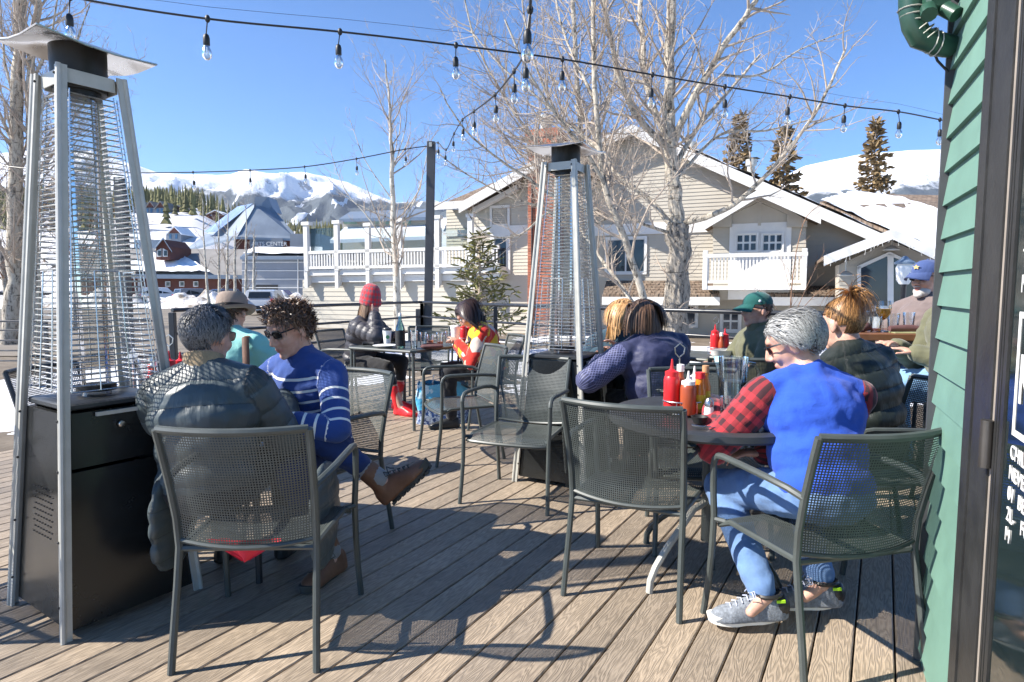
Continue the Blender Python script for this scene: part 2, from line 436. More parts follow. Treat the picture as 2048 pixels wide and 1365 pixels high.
# ============================================================ patio heaters
def heater(x, y, rz, label, hood_tilt):
    t = thing('patio_heater', label, 'patio heater', (x, y, 0), rz, 'pyramid patio heaters')
    hb, ht = .245, .105; z0, z1 = .0, 2.06
    def half(z): return hb + (ht - hb) * z / z1
    cs = [(-1, -1), (1, -1), (1, 1), (-1, 1)]
    for sx, sy in cs:                                          # four corner posts, angled aluminium profiles
        m = MB()
        for (z, zz) in ((0.0, z1),):
            a = half(z); b = half(zz)
            L = .022
            def corner(h, z): return [(sx * (h + .008), sy * (h + .008), z), (sx * (h - L), sy * (h + .008), z), (sx * (h - L), sy * (h - .002), z), (sx * (h - .002), sy * (h - .002), z), (sx * (h - .002), sy * (h - L), z), (sx * (h + .008), sy * (h - L), z)]
            lo, hi = corner(a, z), corner(b, zz); 
            m.add(lo + hi, [tuple(range(5, -1, -1)), tuple(range(6, 12))] + [(i, (i + 1) % 6, 6 + (i + 1) % 6, 6 + i) for i in range(6)])
            # rounded bead on the outer edge
            m.tube([(sx * (a + .006), sy * (a + .006), z), (sx * (b + .006), sy * (b + .006), zz)], .0095, 8)
        o = m.build('post', MT['steel'], t); fixn(o.data)
        s = MB()
        for zz in (.12, .35, .6, .78, 2.03):
            h = half(zz); s.ball((sx * (h - .02), sy * (h + .009), zz), .005, 6, 5)
        s.build('screw', MT['rubber'], o)
    zb = .80
    for k in range(4):                                          # cabinet panels
        ca, sa = math.cos(k * PI / 2), math.sin(k * PI / 2)
        def Rk(p): return (p[0] * ca - p[1] * sa, p[0] * sa + p[1] * ca, p[2])
        m = MB()
        a, b = half(.035) - .012, half(zb) - .012
        if k in (1,):                                           # front in two: control panel above the door
            zc = .60; c = half(zc) - .012
            m.prism([Rk((-b + .02, -b, zb)), Rk((b - .02, -b, zb)), Rk((c - .02, -c, zc)), Rk((-c + .02, -c, zc))], Vector(Rk((0, .02, 0))))
            o = m.build('control_panel', MT['black_panel'], t, False); fixn(o.data)
            MB().lathe([(.012, 0), (.012, .012), (.009, .014)], 14, Rk((.0, -half(.74) + .006, .74)), M=Matrix.Rotation(k * PI / 2, 3, 'Z') @ Matrix.Rotation(PI / 2, 3, 'X')).build('lock', MT['steel_bright'], o)
            MB().box(Rk((0, -half(.8) - .004, .79)), (.012, .17, .014) if k % 2 else (.17, .012, .014)).build('control_lip', MT['steel'], o)
            m = MB(); zc -= .012; c = half(zc) - .006; a2 = a + .008
            m.prism([Rk((-c + .016, -c, zc)), Rk((c - .016, -c, zc)), Rk((a2 - .016, -a2, .03)), Rk((-a2 + .016, -a2, .03))], Vector(Rk((0, .02, 0))))
            o = m.build('door_panel', MT['black_panel'], t, False); fixn(o.data)
        else:
            m.prism([Rk((-b + .015, -b, zb)), Rk((b - .015, -b, zb)), Rk((a - .015, -a, .035)), Rk((-a + .015, -a, .035))], Vector(Rk((0, .02, 0))))
            o = m.build('side_panel', MT['black_panel'], t, False); fixn(o.data)
            v = MB()                                            # staggered vent slots
            for r in range(9):
                for q in range(7):
                    zz = .33 + r * .022; h = half(zz) - .011
                    v.box(Rk((-.075 + q * .025 + (r % 2) * .012, -h, zz)), (.011, .003, .004) if k % 2 == 0 else (.003, .011, .004))
            v.build('vent', MT['rubber'], o, False)
    MB().box((0, 0, .822), (2 * half(.84) - .03, 2 * half(.84) - .03, .025), bev=.006).build('top_plate', MT['chair_dark'], t)
    MB().box((0, 0, .06), (.42, .42, .02)).build('floor_plate', MT['chair_dark'], t)
    MB().tube([(0, 0, .83), (0, 0, 2.0)], .052, 20, caps=False).build('glass_tube', glass_tube, t)
    for zz, nm in ((.865, 'tube_seat'), (1.99, 'tube_seat')):
        MB().lathe([(.07, -.012), (.07, .012), (.056, .014)], 18, (0, 0, zz)).build(nm, MT['burner'], t)
    for k in range(4):                                          # wire guards
        ca, sa = math.cos(k * PI / 2), math.sin(k * PI / 2)
        def Rk(p): return (p[0] * ca - p[1] * sa, p[0] * sa + p[1] * ca, p[2])
        m = MB(); zz = .875
        def edge(z): return half(z) - .022
        while zz < 1.985:
            e = edge(zz); w = e - .012
            m.tube([Rk((-w, -e - .004, zz)), Rk((w, -e - .004, zz))], .0027, 4)
            zz += .0215
        for f in (-1, -.36, .36, 1):
            top = 1.985 if abs(f) == 1 else 1.32
            pts = [Rk((f * (edge(z) - .014), -edge(z) - .0075, z)) for z in (.875, 1.2, top)]
            m.tube(pts, .0024, 5)
        e0 = edge(1.32); m.tube([Rk((-.36 * (e0 - .014), -e0 - .0075, 1.32)), Rk((.36 * (e0 - .014), -e0 - .0075, 1.32))], .0024, 5)
        m.build('wire_guard', MT['wire'], t)
    e = half(2.03)
    m = MB()
    for k in range(4):
        ca, sa = math.cos(k * PI / 2), math.sin(k * PI / 2)
        m.box((sa * (e - .012), -ca * (e - .012), 2.03), (2 * e - .05, .004, .05) if k % 2 == 0 else (.004, 2 * e - .05, .05))
    m.build('top_band', MT['steel'], t)
    MB().lathe([(.088, 2.0), (.092, 2.02), (.094, 2.13), (.094, 2.162), (.085, 2.166)], 28).build('burner_drum', MT['burner'], t)
    MB().lathe([(.03, 2.16), (.02, 2.165), (.02, 2.19)], 10).build('hood_stud', MT['steel'], t)
    # reflector hood: square sheet with its four sides folded down in shallow facets
    H = .197; zc = 2.178
    hm = Matrix.Rotation(hood_tilt[0], 3, 'X') @ Matrix.Rotation(hood_tilt[1], 3, 'Y')
    def S(u, v):
        x = (2 * u - 1); y = (2 * v - 1); r = max(abs(x), abs(y)); s = abs(x) + abs(y)
        dz = -.04 * max(0, r - .42) / .58
        dz += -.02 * max(0, 1 - s) if False else 0
        dz += .02 * max(0, s - 1.25)                            # corners lift where the folds meet
        return Vector((0, 0, zc)) + hm @ Vector((x * H, y * H, dz))
    m = MB(); m.sheet(S, 16, 16)
    m.sheet(lambda u, v: S(u, v) - Vector((0, 0, .004)), 16, 16)
    ring = [S(u, 0) for u in np.linspace(0, 1, 17)] + [S(1, v) for v in np.linspace(0, 1, 17)] + [S(u, 1) for u in np.linspace(1, 0, 17)] + [S(0, v) for v in np.linspace(1, 0, 17)]
    o = m.build('reflector_hood', MT['steel_bright'], t)
    MB().tube(ring, .0035, 6, closed=True).build('hood_rim', MT['steel_bright'], o)
    return t
glass_tube = glassy('heater_glass', (0.90, 0.90, 0.88), 0.45, 0.02)
heater(-1.655, 2.545, R(-34), 'tall pyramid patio heater in the left foreground, silver posts and black cabinet', (R(-3), R(5)))
heater(.347, 4.19, R(-28.3), 'pyramid patio heater in the middle of the deck behind the empty chair', (R(2), R(3)))
# ============================================================ ground, road, snow
def snow_mat():
    t = NT('snow'); o = t.obj()
    f = t.noise(o, 0.6, 6, 0.65); g = t.noise(o, 9, 5, 0.6)
    c = t.ramp(f, [(0.3, (0.74, 0.76, 0.80)), (0.65, (0.86, 0.87, 0.89))])
    t.bsdf(c, 0.6, 0, t.bump(g, 0.5, 0.05), Subsurface_Weight=0.0); return t.m
def dirty_snow():
    t = NT('plough_snow'); o = t.obj(); f = t.noise(o, 0.9, 6, 0.7)
    c = t.ramp(f, [(0.36, (0.20, 0.16, 0.12)), (0.5, (0.62, 0.60, 0.58)), (0.62, (0.84, 0.85, 0.87))])
    t.bsdf(c, 0.8, 0, t.bump(t.noise(o, 5, 5, 0.7), 0.8, 0.12)); return t.m
def ground_mat():
    t = NT('frozen_earth'); o = t.obj(); f = t.noise(o, 0.12, 7, 0.65); g = t.noise(o, 2.2, 6, 0.65)
    c = t.ramp(g, [(0.3, (0.09, 0.07, 0.05)), (0.7, (0.19, 0.155, 0.115))])
    s = t.math('GREATER_THAN', f, 0.5)
    c = t.mix(s, c, (0.8, 0.81, 0.84)); t.bsdf(c, 0.9, 0, t.bump(g, 0.6, 0.06)); return t.m
def asphalt():
    t = NT('wet_sandy_asphalt'); o = t.obj(); f = t.noise(t.mapv(o, (0.25, 1.6, 1)), 0.5, 6, 0.65); g = t.noise(o, 30, 4)
    c = t.ramp(f, [(0.3, (0.10, 0.088, 0.075)), (0.5, (0.17, 0.145, 0.115)), (0.72, (0.23, 0.195, 0.15))])
    t.bsdf(c, 0.85, 0, t.bump(g, 0.4, 0.01)); return t.m
MT['snow'] = snow_mat(); MT['dirty'] = dirty_snow(); MT['ground'] = ground_mat(); MT['asphalt'] = asphalt()
GZ = -0.36
g = MB(); g.add([(-9000, -60, GZ), (9000, -60, GZ), (9000, 12400, GZ), (-9000, 12400, GZ)], [(0, 1, 2, 3)])
tag(g.build('ground', MT['ground'], None, False), kind='structure')
r = MB(); r.add([(-60, 15.5, GZ + .02), (-4.5, 15.0, GZ + .02), (-9.5, 52, GZ + .02), (-60, 54, GZ + .02)], [(0, 1, 2, 3)])
tag(r.build('road', MT['asphalt'], None, False), kind='structure')
r = MB(); r.add([(-62, 74, GZ + .02), (-16, 74, GZ + .02), (-20, 84.6, GZ + .02), (-75, 84.6, GZ + .02)], [(0, 1, 2, 3)])
tag(r.build('parking_lot', MT['asphalt'], None, False), kind='structure')

def lumps(name, x0, x1, y0, y1, h, mat, nx, ny, sc, z0=GZ, seed=0, pw=1.0):
    m = MB()
    def S(u, v):
        x = x0 + (x1 - x0) * u; y = y0 + (y1 - y0) * v
        e = min(1, 4 * u, 4 * (1 - u)) * min(1, 3 * v, 3 * (1 - v))
        n = mnoise.fractal(Vector((x * sc + seed, y * sc, seed)), 0.8, 2.1, 5) * .5 + .55
        return Vector((x, y, z0 - .05 + e * h * max(0, n) ** pw))
    m.sheet(S, nx, ny); return tag(m.build(name, mat), kind='structure')
lumps('snow_field', -9.5, -2.6, 3.9, 15.2, .26, MT['snow'], 70, 90, .5, GZ, 3)
lumps('snow_bank', -50, -10.0, 53.5, 60, 1.9, MT['dirty'], 160, 34, .42, GZ, 21, 1.3)
lumps('snow_bank', -60, -22, 61, 72, 1.0, MT['snow'], 70, 20, .25, GZ, 5)
lumps('snow_field', -6.5, 30, 11.0, 19.5, .4, MT['snow'], 90, 30, .3, GZ - .1, 14)

# ============================================================ railings and tall posts of the deck
def pipe_rail(label, pts, zs, r=.019, posts=None):
    t = thing('pipe_railing', label, 'railing', (pts[0][0], pts[0][1], 0)); o0 = Vector((pts[0][0], pts[0][1], 0))
    for z in zs: MB().tube([Vector((x, y, z)) - o0 for x, y in pts], r if z == max(zs) else r * .78, 10).build('rail', MT['rail'], t)
    for x, y in (posts or pts):
        MB().box(Vector((x, y, (max(zs) - .02) / 2 - .15)) - o0, (.05, .05, max(zs) - .02 + .3), bev=.004).build('post', MT['rail'], t)
    return t
CORN = (-1.32, 9.25)
RZ = [1.07, .86, .65, .44, .23]
pipe_rail('black pipe railing of the deck, left of the corner post', [CORN, (-2.35, 6.95), (-3.0, 5.6)], RZ)
pipe_rail('black pipe railing of the deck, right of the corner post in front of the house', [CORN, (-.20, 7.65), (.85, 6.25), (1.93, 4.98), (4.4, 4.02)], RZ)
pipe_rail('low black pipe railing of the ramp beyond the snow, at the far left', [(-13, 9.6), (-9.8, 9.75), (-7.3, 9.85), (-5.6, 9.95)], [.76, .62, .46, .30, .14], .017)
def tall_post(x, y, h, label, lean=(0, 0)):
    t = thing('light_post', label, 'post', (x, y, 0))
    m = MB(); c = Vector((lean[0], lean[1], h)) / 2 + Vector((0, 0, -.15))
    d = Vector((lean[0], lean[1], h)); q = d.to_track_quat('Z', 'Y').to_matrix()
    m.box(c, (.115, .115, h + .3), q, .006); m.build('shaft', MT['post'], t)
    MB().box(Vector((lean[0], lean[1], h)) * .985 + Vector((0, -.064, 0)), (.04, .014, .06)).build('hook_plate', MT['steel'], t)
    MB().box((-.09, -.02, .72), (.11, .1, .5), bev=.008).build('junction_box', MT['post'], t)
    return t
tall_post(-1.27, 9.32, 3.38, 'tall dark post at the deck corner carrying the string lights', (.10, 0))
tall_post(-5.22, 8.55, 2.74, 'dark light post behind the tall heater at left')

# ============================================================ green building at the right with the door
MT['green'] = simple('green_clapboard_paint', (0.125, 0.235, 0.186), 0.6, 0, 0.12, 5, 0.12, 25, 0.004)
MT['black_wood'] = simple('black_stained_wood', (0.022, 0.022, 0.021), 0.5, 0, 0.35, 9, 0.35, 45, 0.004)
MT['door_green'] = simple('dark_green_door', (0.02, 0.034, 0.033), 0.35, 0, 0.15, 5)
MT['beige_strip'] = simple('weather_strip', (0.28, 0.24, 0.20), 0.7)
GW_A = Vector((1.386, 2.085, 0)); GW_D = Vector((-.42, -.907, 0)).normalized(); GW_N = Vector((-GW_D.y, GW_D.x, 0)) * -1   # outward, towards the tables
if GW_N.x > 0: GW_N = -GW_N
def gw(s, z, out=0.0): return GW_A + GW_D * s + Vector((0, 0, z)) + GW_N * out
def green_building():
    t = thing('green_building', 'green clapboard building with black door frame at the right edge', 'building', (GW_A.x, GW_A.y, 0)); o0 = Vector((GW_A.x, GW_A.y, 0))
    def loc(p): return p - o0
    core = MB(); back = -GW_N * 2.6
    core.prism([loc(gw(0.01, -.3)), loc(gw(1.75, -.3)), loc(gw(1.75, 3.0)), loc(gw(0.01, 3.0))], back); w = core.build('wall', MT['green'], t, False); fixn(w.data)
    z = -.06; k = 0; S1 = .50
    while z < 2.95:
        m = MB(); h = .118
        P = [loc(gw(-.004, z, .020)), loc(gw(S1, z, .020)), loc(gw(S1, z + h, .004)), loc(gw(-.004, z + h, .004))]
        m.add(P + [loc(gw(-.004, z, .001)), loc(gw(S1, z, .001)), loc(gw(S1, z + h, .001)), loc(gw(-.004, z + h, .001))], [(0, 1, 2, 3), (7, 6, 5, 4), (0, 4, 5, 1), (3, 2, 6, 7), (0, 3, 7, 4), (1, 5, 6, 2)])
        o = m.build('clapboard', MT['green'], w, False); fixn(o.data); z += .105; k += 1
    def strip(nm, s0, s1, z0, z1, o0_, o1, mat, par=t):
        m = MB(); m.prism([loc(gw(s0, z0, o0_)), loc(gw(s1, z0, o0_)), loc(gw(s1, z1, o0_)), loc(gw(s0, z1, o0_))], GW_N * (o1 - o0_)); o = m.build(nm, mat, par, False); fixn(o.data); return o
    strip('corner_board', -.022, -.005, -.1, 2.95, -.03, .03, MT['post'])
    fr = strip('door_frame', S1 + .002, S1 + .072, -.05, 2.22, .002, .034, MT['black_wood'])
    strip('door_frame', S1 + .076, S1 + .225, -.05, 2.22, .002, .030, MT['black_wood'])
    strip('weather_strip', S1 + .227, S1 + .243, -.05, 2.22, .002, .026, MT['beige_strip'])
    dr = strip('door', S1 + .247, S1 + 1.05, .02, 2.2, .002, .022, MT['door_green'])
    for a, b in ((.250, .264), (.272, .282), (.290, .312)): strip('door_moulding', S1 + a, S1 + b, .02, 2.2, .0225, .028, MT['black_wood'], dr)
    strip('glass', S1 + .322, S1 + .95, .25, 2.0, .0225, .0245, MT['door_glass'], dr)
    hg = MB(); hg.tube([loc(gw(S1 + .236, .86, .036)), loc(gw(S1 + .236, .965, .036))], .014, 10); hg.build('hinge', MT['hinge'], dr)
    strip('lintel', S1 + .002, S1 + 1.05, 2.225, 2.4, .002, .05, MT['black_wood'])
    ov = MB(); p = loc(gw(S1 + .14, 2.20, .06)); ov.lathe([(.028, 0), (.03, .01), (.03, .12), (.02, .13)], 14, p - Vector((0, 0, .13))); ov.build('door_closer', MT['steel'], t)
    # lettering on the glass
    def text(body, s, z, size, ext=.0):
        ws = body.split(' ')
        if len(ws) > 1:
            for w_ in ws: text(w_, s, z, size); s += (len(w_) + .6) * size * .62
            return
        c = bpy.data.curves.new('lettering', 'FONT'); c.body = body; c.size = size; c.extrude = .0008
        o = bpy.data.objects.new('tmp_text', c); COL.objects.link(o); dg = bpy.context.evaluated_depsgraph_get(); dg.update()
        me = bpy.data.meshes.new_from_object(o.evaluated_get(dg)); bpy.data.objects.remove(o)
        l = link('lettering', me, MT['white_paint'], dr); X = GW_D; Z = Vector((0, 0, 1)); N = GW_N
        l.matrix_local = Matrix(((X.x, Z.x, N.x, 0), (X.y, Z.y, N.y, 0), (X.z, Z.z, N.z, 0), (0, 0, 0, 1)))
        l.location = loc(gw(s, z, .0258))
    s0 = S1 + .366
    text('T O', s0, 1.395, .05); text('L', s0 + .008, 1.345, .05); text('THE', s0, 1.295, .05); text('MOUNTAIN', s0, 1.245, .05)
    for (a, b, c, d) in ((.366, .736, 1.195, 1.207), (.366, .736, .962, .974), (.366, .378, .974, 1.195), (.724, .736, .974, 1.195)): strip('sign_border', S1 + a, S1 + b, c, d, .0246, .0258, MT['white_paint'], dr)
    text('KEN', s0 + .02, 1.03, .14)
    for i, q in enumerate(('CHILDREN', 'NEVER GROW', '01 BE UP', '2L- FORGET', 'M')): text(q, s0 + .0, .915 - i * .042, .04)
    # gutter spout, lamp box and cable at the eave
    g_ = MB(); A = loc(at(1822, -70, 1.99)); B = loc(at(1822, 20, 1.99)); C = loc(at(1842, 72, 1.99)); Dp = loc(at(1872, 88, 1.99)); E = loc(at(1900, 93, 2.0))
    def rect_pipe(pts, nm, mat, w=.038, d=.028):
        m = MB(); m.tube(pts, w, 4); q = m.build(nm, mat, t, False); return q
    pts = [A, A.lerp(B, .6), B, B.lerp(C, .5) + Vector((-.006, 0, -.008)), C + Vector((-.002, 0, -.006)), C.lerp(Dp, .55), Dp, E]
    m = MB(); m.tube(pts, .034, 12); m.build('downspout', MT['green_dark'], t)
    rb = MB()
    for k in range(8):
        q = pts[2].lerp(pts[6], k / 7) + Vector((-.010, 0, -.012)) * math.sin(PI * k / 7)
        d = (pts[6] - pts[2]).normalized() if 2 < k < 6 else (Vector((0, 0, -1)) if k <= 2 else Vector((1, 0, -.1)))
        a, b = frame_from(d); rb.tube([q + (a * math.cos(x) + b * math.sin(x)) * .036 for x in np.linspace(0, 2 * PI, 12, endpoint=False)], .0022, 4, closed=True)
    rb.build('elbow_rib', MT['steel'], t)
    f = MB(); p = loc(at(1868, 10, 1.96)); f.box(p, (.075, .06, .05), bev=.01); f.tube([p + Vector((-.03, -.02, -.02)), p + Vector((-.045, -.05, -.05))], .022, 10); f.tube([p + Vector((.02, -.02, -.02)), p + Vector((.035, -.05, -.05))], .022, 10); f.build('floodlight', MT['green_dark'], t)
    MB().tube([loc(at(1846, 30, 1.98)), loc(at(1858, 80, 2.02)), loc(at(1875, 122, 2.03)), loc(at(1897, 145, 2.02))], .004, 6).build('cable', MT['rubber'], t)
    ev = MB(); ev.prism([loc(gw(-.05, 2.40, -.2)), loc(gw(1.7, 2.40, -.2)), loc(gw(1.7, 2.40, .16)), loc(gw(-.05, 2.40, .16))], (0, 0, .08)); q = ev.build('eave', MT['black_wood'], t, False); fixn(q.data)
MT['door_glass'] = simple('dark_door_glass', (0.012, 0.02, 0.021), 0.06, 0, 0.1)
MT['hinge'] = simple('bronze_hinge', (0.11, 0.10, 0.09), 0.4, 0.8)
MT['green_dark'] = simple('green_spout_paint', (0.022, 0.066, 0.045), 0.35, 0, 0.3, 8)
green_building()

# ============================================================ the big pale house
MT['siding'] = simple('warm_grey_siding', (0.405, 0.37, 0.31), 0.75, 0, 0.07, 1.2, 0.1, 12, 0.01)
MT['siding_light'] = simple('cream_siding', (0.475, 0.44, 0.37), 0.75, 0, 0.06, 1.2, 0.1, 12, 0.01)
MT['trim'] = simple('white_trim', (0.62, 0.61, 0.585), 0.6, 0, 0.06, 3)
MT['pane'] = simple('window_pane', (0.02, 0.028, 0.04), 0.06, 0, 0.2, 2)
def shingle_mat(name, c0, c1, sy=.16):
    t = NT(name); o = t.obj(); b = t.n('TexBrick'); b.inputs['Scale'].default_value = 1.0
    b.inputs['Brick Width'].default_value = .22; b.inputs['Row Height'].default_value = sy; b.inputs['Mortar Size'].default_value = .008
    b.inputs['Color1'].default_value = c0 + (1,); b.inputs['Color2'].default_value = c1 + (1,); b.inputs['Mortar'].default_value = (.03, .025, .02, 1); b.inputs['Bias'].default_value = 0
    t.l(t.mapv(o, (1, 1, 1)), b.inputs['Vector'])
    n = t.noise(o, 5, 5, .6); c = t.mix(.6, b.outputs[0], t.ramp(n, [(.3, (.45, .45, .45)), (.7, (1.3, 1.25, 1.2))]), 'MULTIPLY')
    t.bsdf(c, .85, 0, t.bump(b.outputs['Fac'], -.6, .02)); return t.m
MT['shingle'] = shingle_mat('cedar_shingles', (.17, .12, .085), (.26, .20, .15))
MT['brick'] = shingle_mat('brick_far', (.30, .10, .06), (.38, .15, .09), .075)
TH = R(23); HU = Vector((math.cos(TH), -math.sin(TH), 0)); HN = Vector((-math.sin(TH), -math.cos(TH), 0))     # along the facade, outward
H0 = Vector((5.65, 22.0, 0))
def hp(px, py, out=0.0): return onplane(px, py, H0 + HN * out, HN)
def hs(p): return (Vector(p) - H0).dot(HU)
class Facade:
    def __init__(s, parent, out): s.t = parent; s.out = out
    def P(s, px, py, out=0): return hp(px, py, s.out + out) - H0
    def uv(s, px, py): p = hp(px, py, s.out); return (hs(p), p.z)
    def pt(s, u, z, out=0): return HU * u + Vector((0, 0, z)) + HN * (s.out + out)
    def slab(s, nm, pxs, o0, o1, mat, parent=None):
        m = MB(); uvs = [s.uv(*p) for p in pxs]
        m.prism([s.pt(u, z, o0) for u, z in uvs], HN * (o1 - o0)); o = m.build(nm, mat, parent or s.t, False); fixn(o.data); return o
    def rect(s, nm, x0, y0, x1, y1, o0, o1, mat, parent=None):
        u0, z0 = s.uv(x0, y0); u1, z1 = s.uv(x1, y1)
        m = MB(); m.prism([s.pt(u0, z1, o0), s.pt(u1, z1, o0), s.pt(u1, z0, o0), s.pt(u0, z0, o0)], HN * (o1 - o0)); o = m.build(nm, mat, parent or s.t, False); fixn(o.data); return o
    def clap(s, pxs, mat, spacing, depth=.4, nm='wall'):
        """wall core plus one tilted clapboard per course"""
        w = s.slab(nm, pxs, -depth, 0, mat); poly = [s.uv(*p) for p in pxs]
        zmin = min(p[1] for p in poly); zmax = max(p[1] for p in poly); z = zmin
        while z < zmax:
            q = clip_poly(clip_poly(poly, 0, 1, -z), 0, -1, z + spacing * 1.12)
            if len(q) >= 3:
                n = len(q); f = [s.pt(u, zz, .006 + .022 * (1 - (zz - z) / (spacing * 1.12))) for u, zz in q]; b = [s.pt(u, zz, .001) for u, zz in q]
                m = MB(); m.add(f + b, [tuple(range(n)), tuple(range(2 * n - 1, n - 1, -1))] + [(i, i + n, (i + 1) % n + n, (i + 1) % n) for i in range(n)])
                o = m.build('clapboard', mat, w, False); fixn(o.data)
            z += spacing
        return w
    def window(s, x0, y0, x1, y1, cols, rows, par=None, fr=.09, nm='window', o0=.03):
        u0, z0 = s.uv(x0, y1); u1, z1 = s.uv(x1, y0)
        m = MB()
        def bar(a, b, c, d, out): m.prism([s.pt(a, c, o0), s.pt(b, c, o0), s.pt(b, d, o0), s.pt(a, d, o0)], HN * out)
        bar(u0 - fr, u0, z0 - fr, z1 + fr, .05); bar(u1, u1 + fr, z0 - fr, z1 + fr, .05); bar(u0, u1, z0 - fr, z0, .047); bar(u0, u1, z1, z1 + fr, .047)
        w = m.build(nm, MT['trim'], par or s.t, False); fixn(w.data)
        gm = .03; cw = (u1 - u0) / cols; ch = (z1 - z0) / rows
        for i in range(cols):
            for j in range(rows):
                p = MB(); a, b, c, d = u0 + i * cw + gm, u0 + (i + 1) * cw - gm, z0 + j * ch + gm, z0 + (j + 1) * ch - gm
                p.prism([s.pt(a, c, o0 + .005), s.pt(b, c, o0 + .005), s.pt(b, d, o0 + .005), s.pt(a, d, o0 + .005)], HN * .008); q = p.build('pane', MT['pane'], w, False); fixn(q.data)
        p = MB(); p.prism([s.pt(u0, z0, o0), s.pt(u1, z0, o0), s.pt(u1, z1, o0), s.pt(u0, z1, o0)], HN * .004); q = p.build('sash', MT['trim'], w, False); fixn(q.data)
        return w

def roof_slab(t, nm, a, b, run, th, mat, par=None):
    """a, b: 3D points of an edge, run: vector across; thick slab"""
    m = MB(); a = Vector(a); b = Vector(b); run = Vector(run); m.prism([a, b, b + run, a + run], (0, 0, -th)); o = m.build(nm, mat, par or t, False); fixn(o.data); return o
HT = thing('grey_house', 'large pale grey clapboard house with gables, balcony and brick chimney', 'house', tuple(H0))
# main gable wall
F = Facade(HT, 0.0)
F.clap([(1150, 690), (1150, 310), (1265, 262), (1700, 446), (1900, 530), (1900, 690)], MT['siding'], .125)
F.rect('band', 1170, 452, 1440, 464, .03, .07, MT['trim'])
F.window(1215, 478, 1290, 545, 2, 1)
F.window(1388, 545, 1302, 462, 1, 1) if False else None
# main roof: right slope with snow, left slope, white barge boards
def P3(px, py, out=0.0): return hp(px, py, out) - H0
apex = P3(1265, 250, .55); re_ = P3(1768, 470, .55); le = P3(1090, 322, .55)
back = -HN * 9.0
roof_slab(HT, 'roof', apex, re_ + (re_ - apex) * .35, back, .14, MT['shingle'])
sn = MB()
ru = (re_ + (re_ - apex) * .33) - apex
def SN(u, v):
    n = mnoise.fractal(Vector((u * 9, v * 7, 2.0)), 1, 2, 4)
    return apex + ru * (.03 + .95 * u) + back * (.01 + .95 * v) + Vector((0, 0, .10 + .07 * n + .10 * min(1, 9 * v, 9 * u)))
sn.sheet(SN, 50, 26); so = sn.build('roof_snow', MT['snow'], HT)
roof_slab(HT, 'roof', apex, le, back, .14, MT['shingle'])
def barge(a, b, w, out, nm='barge_board', th=.06, mat='trim'):
    m = MB(); d = Vector((0, 0, -w)); m.prism([a, b, b + d, a + d], HN * th); o = m.build(nm, MT[mat], HT, False); fixn(o.data)
barge(apex + HN * .01, re_ + (re_ - apex) * .35 + HN * .01, .36, 0); barge(apex + HN * .01, le + HN * .01, .36, 0)
# right wing roof behind: snow field and bare shingles up to the ridge
rw = [at(1640, 404, 25) - H0, at(1900, 516, 21.0) - H0, at(1960, 392, 30) - H0, at(1700, 388, 31) - H0]
m = MB(); m.prism(rw, (0, 0, -.2)); o = m.build('wing_roof', MT['shingle'], HT, False); fixn(o.data)
def SW(u, v):
    p = rw[0].lerp(rw[1], u).lerp(rw[3].lerp(rw[2], u), v * (.98 - .62 * max(0, u - .15)))
    return p + Vector((0, 0, .10 + .09 * mnoise.fractal(Vector((u * 6, v * 8, 5)), 1, 2, 4)))
sn = MB(); sn.sheet(SW, 40, 30); sn.build('roof_snow', MT['snow'], HT)
for (px, py, hh) in ((1383, 318, .9), (1395, 322, .7), (1502, 345, .75)):
    p = P3(px, py, -2.5); MB().lathe([(.14, -1.0), (.14, hh * .7), (.2, hh * .72), (.2, hh)], 12, p - Vector((0, 0, .3))).build('vent_pipe', MT['steel'], HT)

# dormer bay with the balcony doors
D = Facade(HT, 1.1)
D.clap([(1426, 600), (1426, 440), (1612, 440), (1612, 600)], MT['siding'], .125, 1.2, 'bay_wall')
D.slab('bay_gable', [(1426, 443), (1520, 385), (1614, 443), (1614, 455), (1574, 455), (1574, 430), (1518, 404), (1464, 430), (1464, 455), (1426, 455)], .06, .16, MT['siding'])
D.slab('gable_infill', [(1464, 452), (1464, 430), (1518, 405), (1574, 430), (1574, 452)], .02, .045, MT['siding'])
D.rect('infill_batten', 1517, 405, 1522, 452, .045, .065, MT['siding'])
D.rect('door_surround', 1460, 449, 1578, 600, .02, .05, MT['trim'])
D.window(1473, 469, 1514, 503, 3, 2, nm='balcony_door', o0=.052, fr=.05); D.window(1525, 469, 1565, 503, 3, 2, nm='balcony_door', o0=.052, fr=.05)
a = D.P(1520, 378, .75); l = D.P(1404, 448, .75); r_ = D.P(1642, 432, .75)
for e in (l, r_):
    roof_slab(HT, 'bay_roof', a, e, -HN * 2.6, .10, MT['shingle']); 
    m = MB(); d = Vector((0, 0, -.24)); m.prism([a + HN * .01, e + HN * .01, e + d + HN * .01, a + d + HN * .01], HN * .05); o = m.build('bay_barge', MT['trim'], HT, False); fixn(o.data)
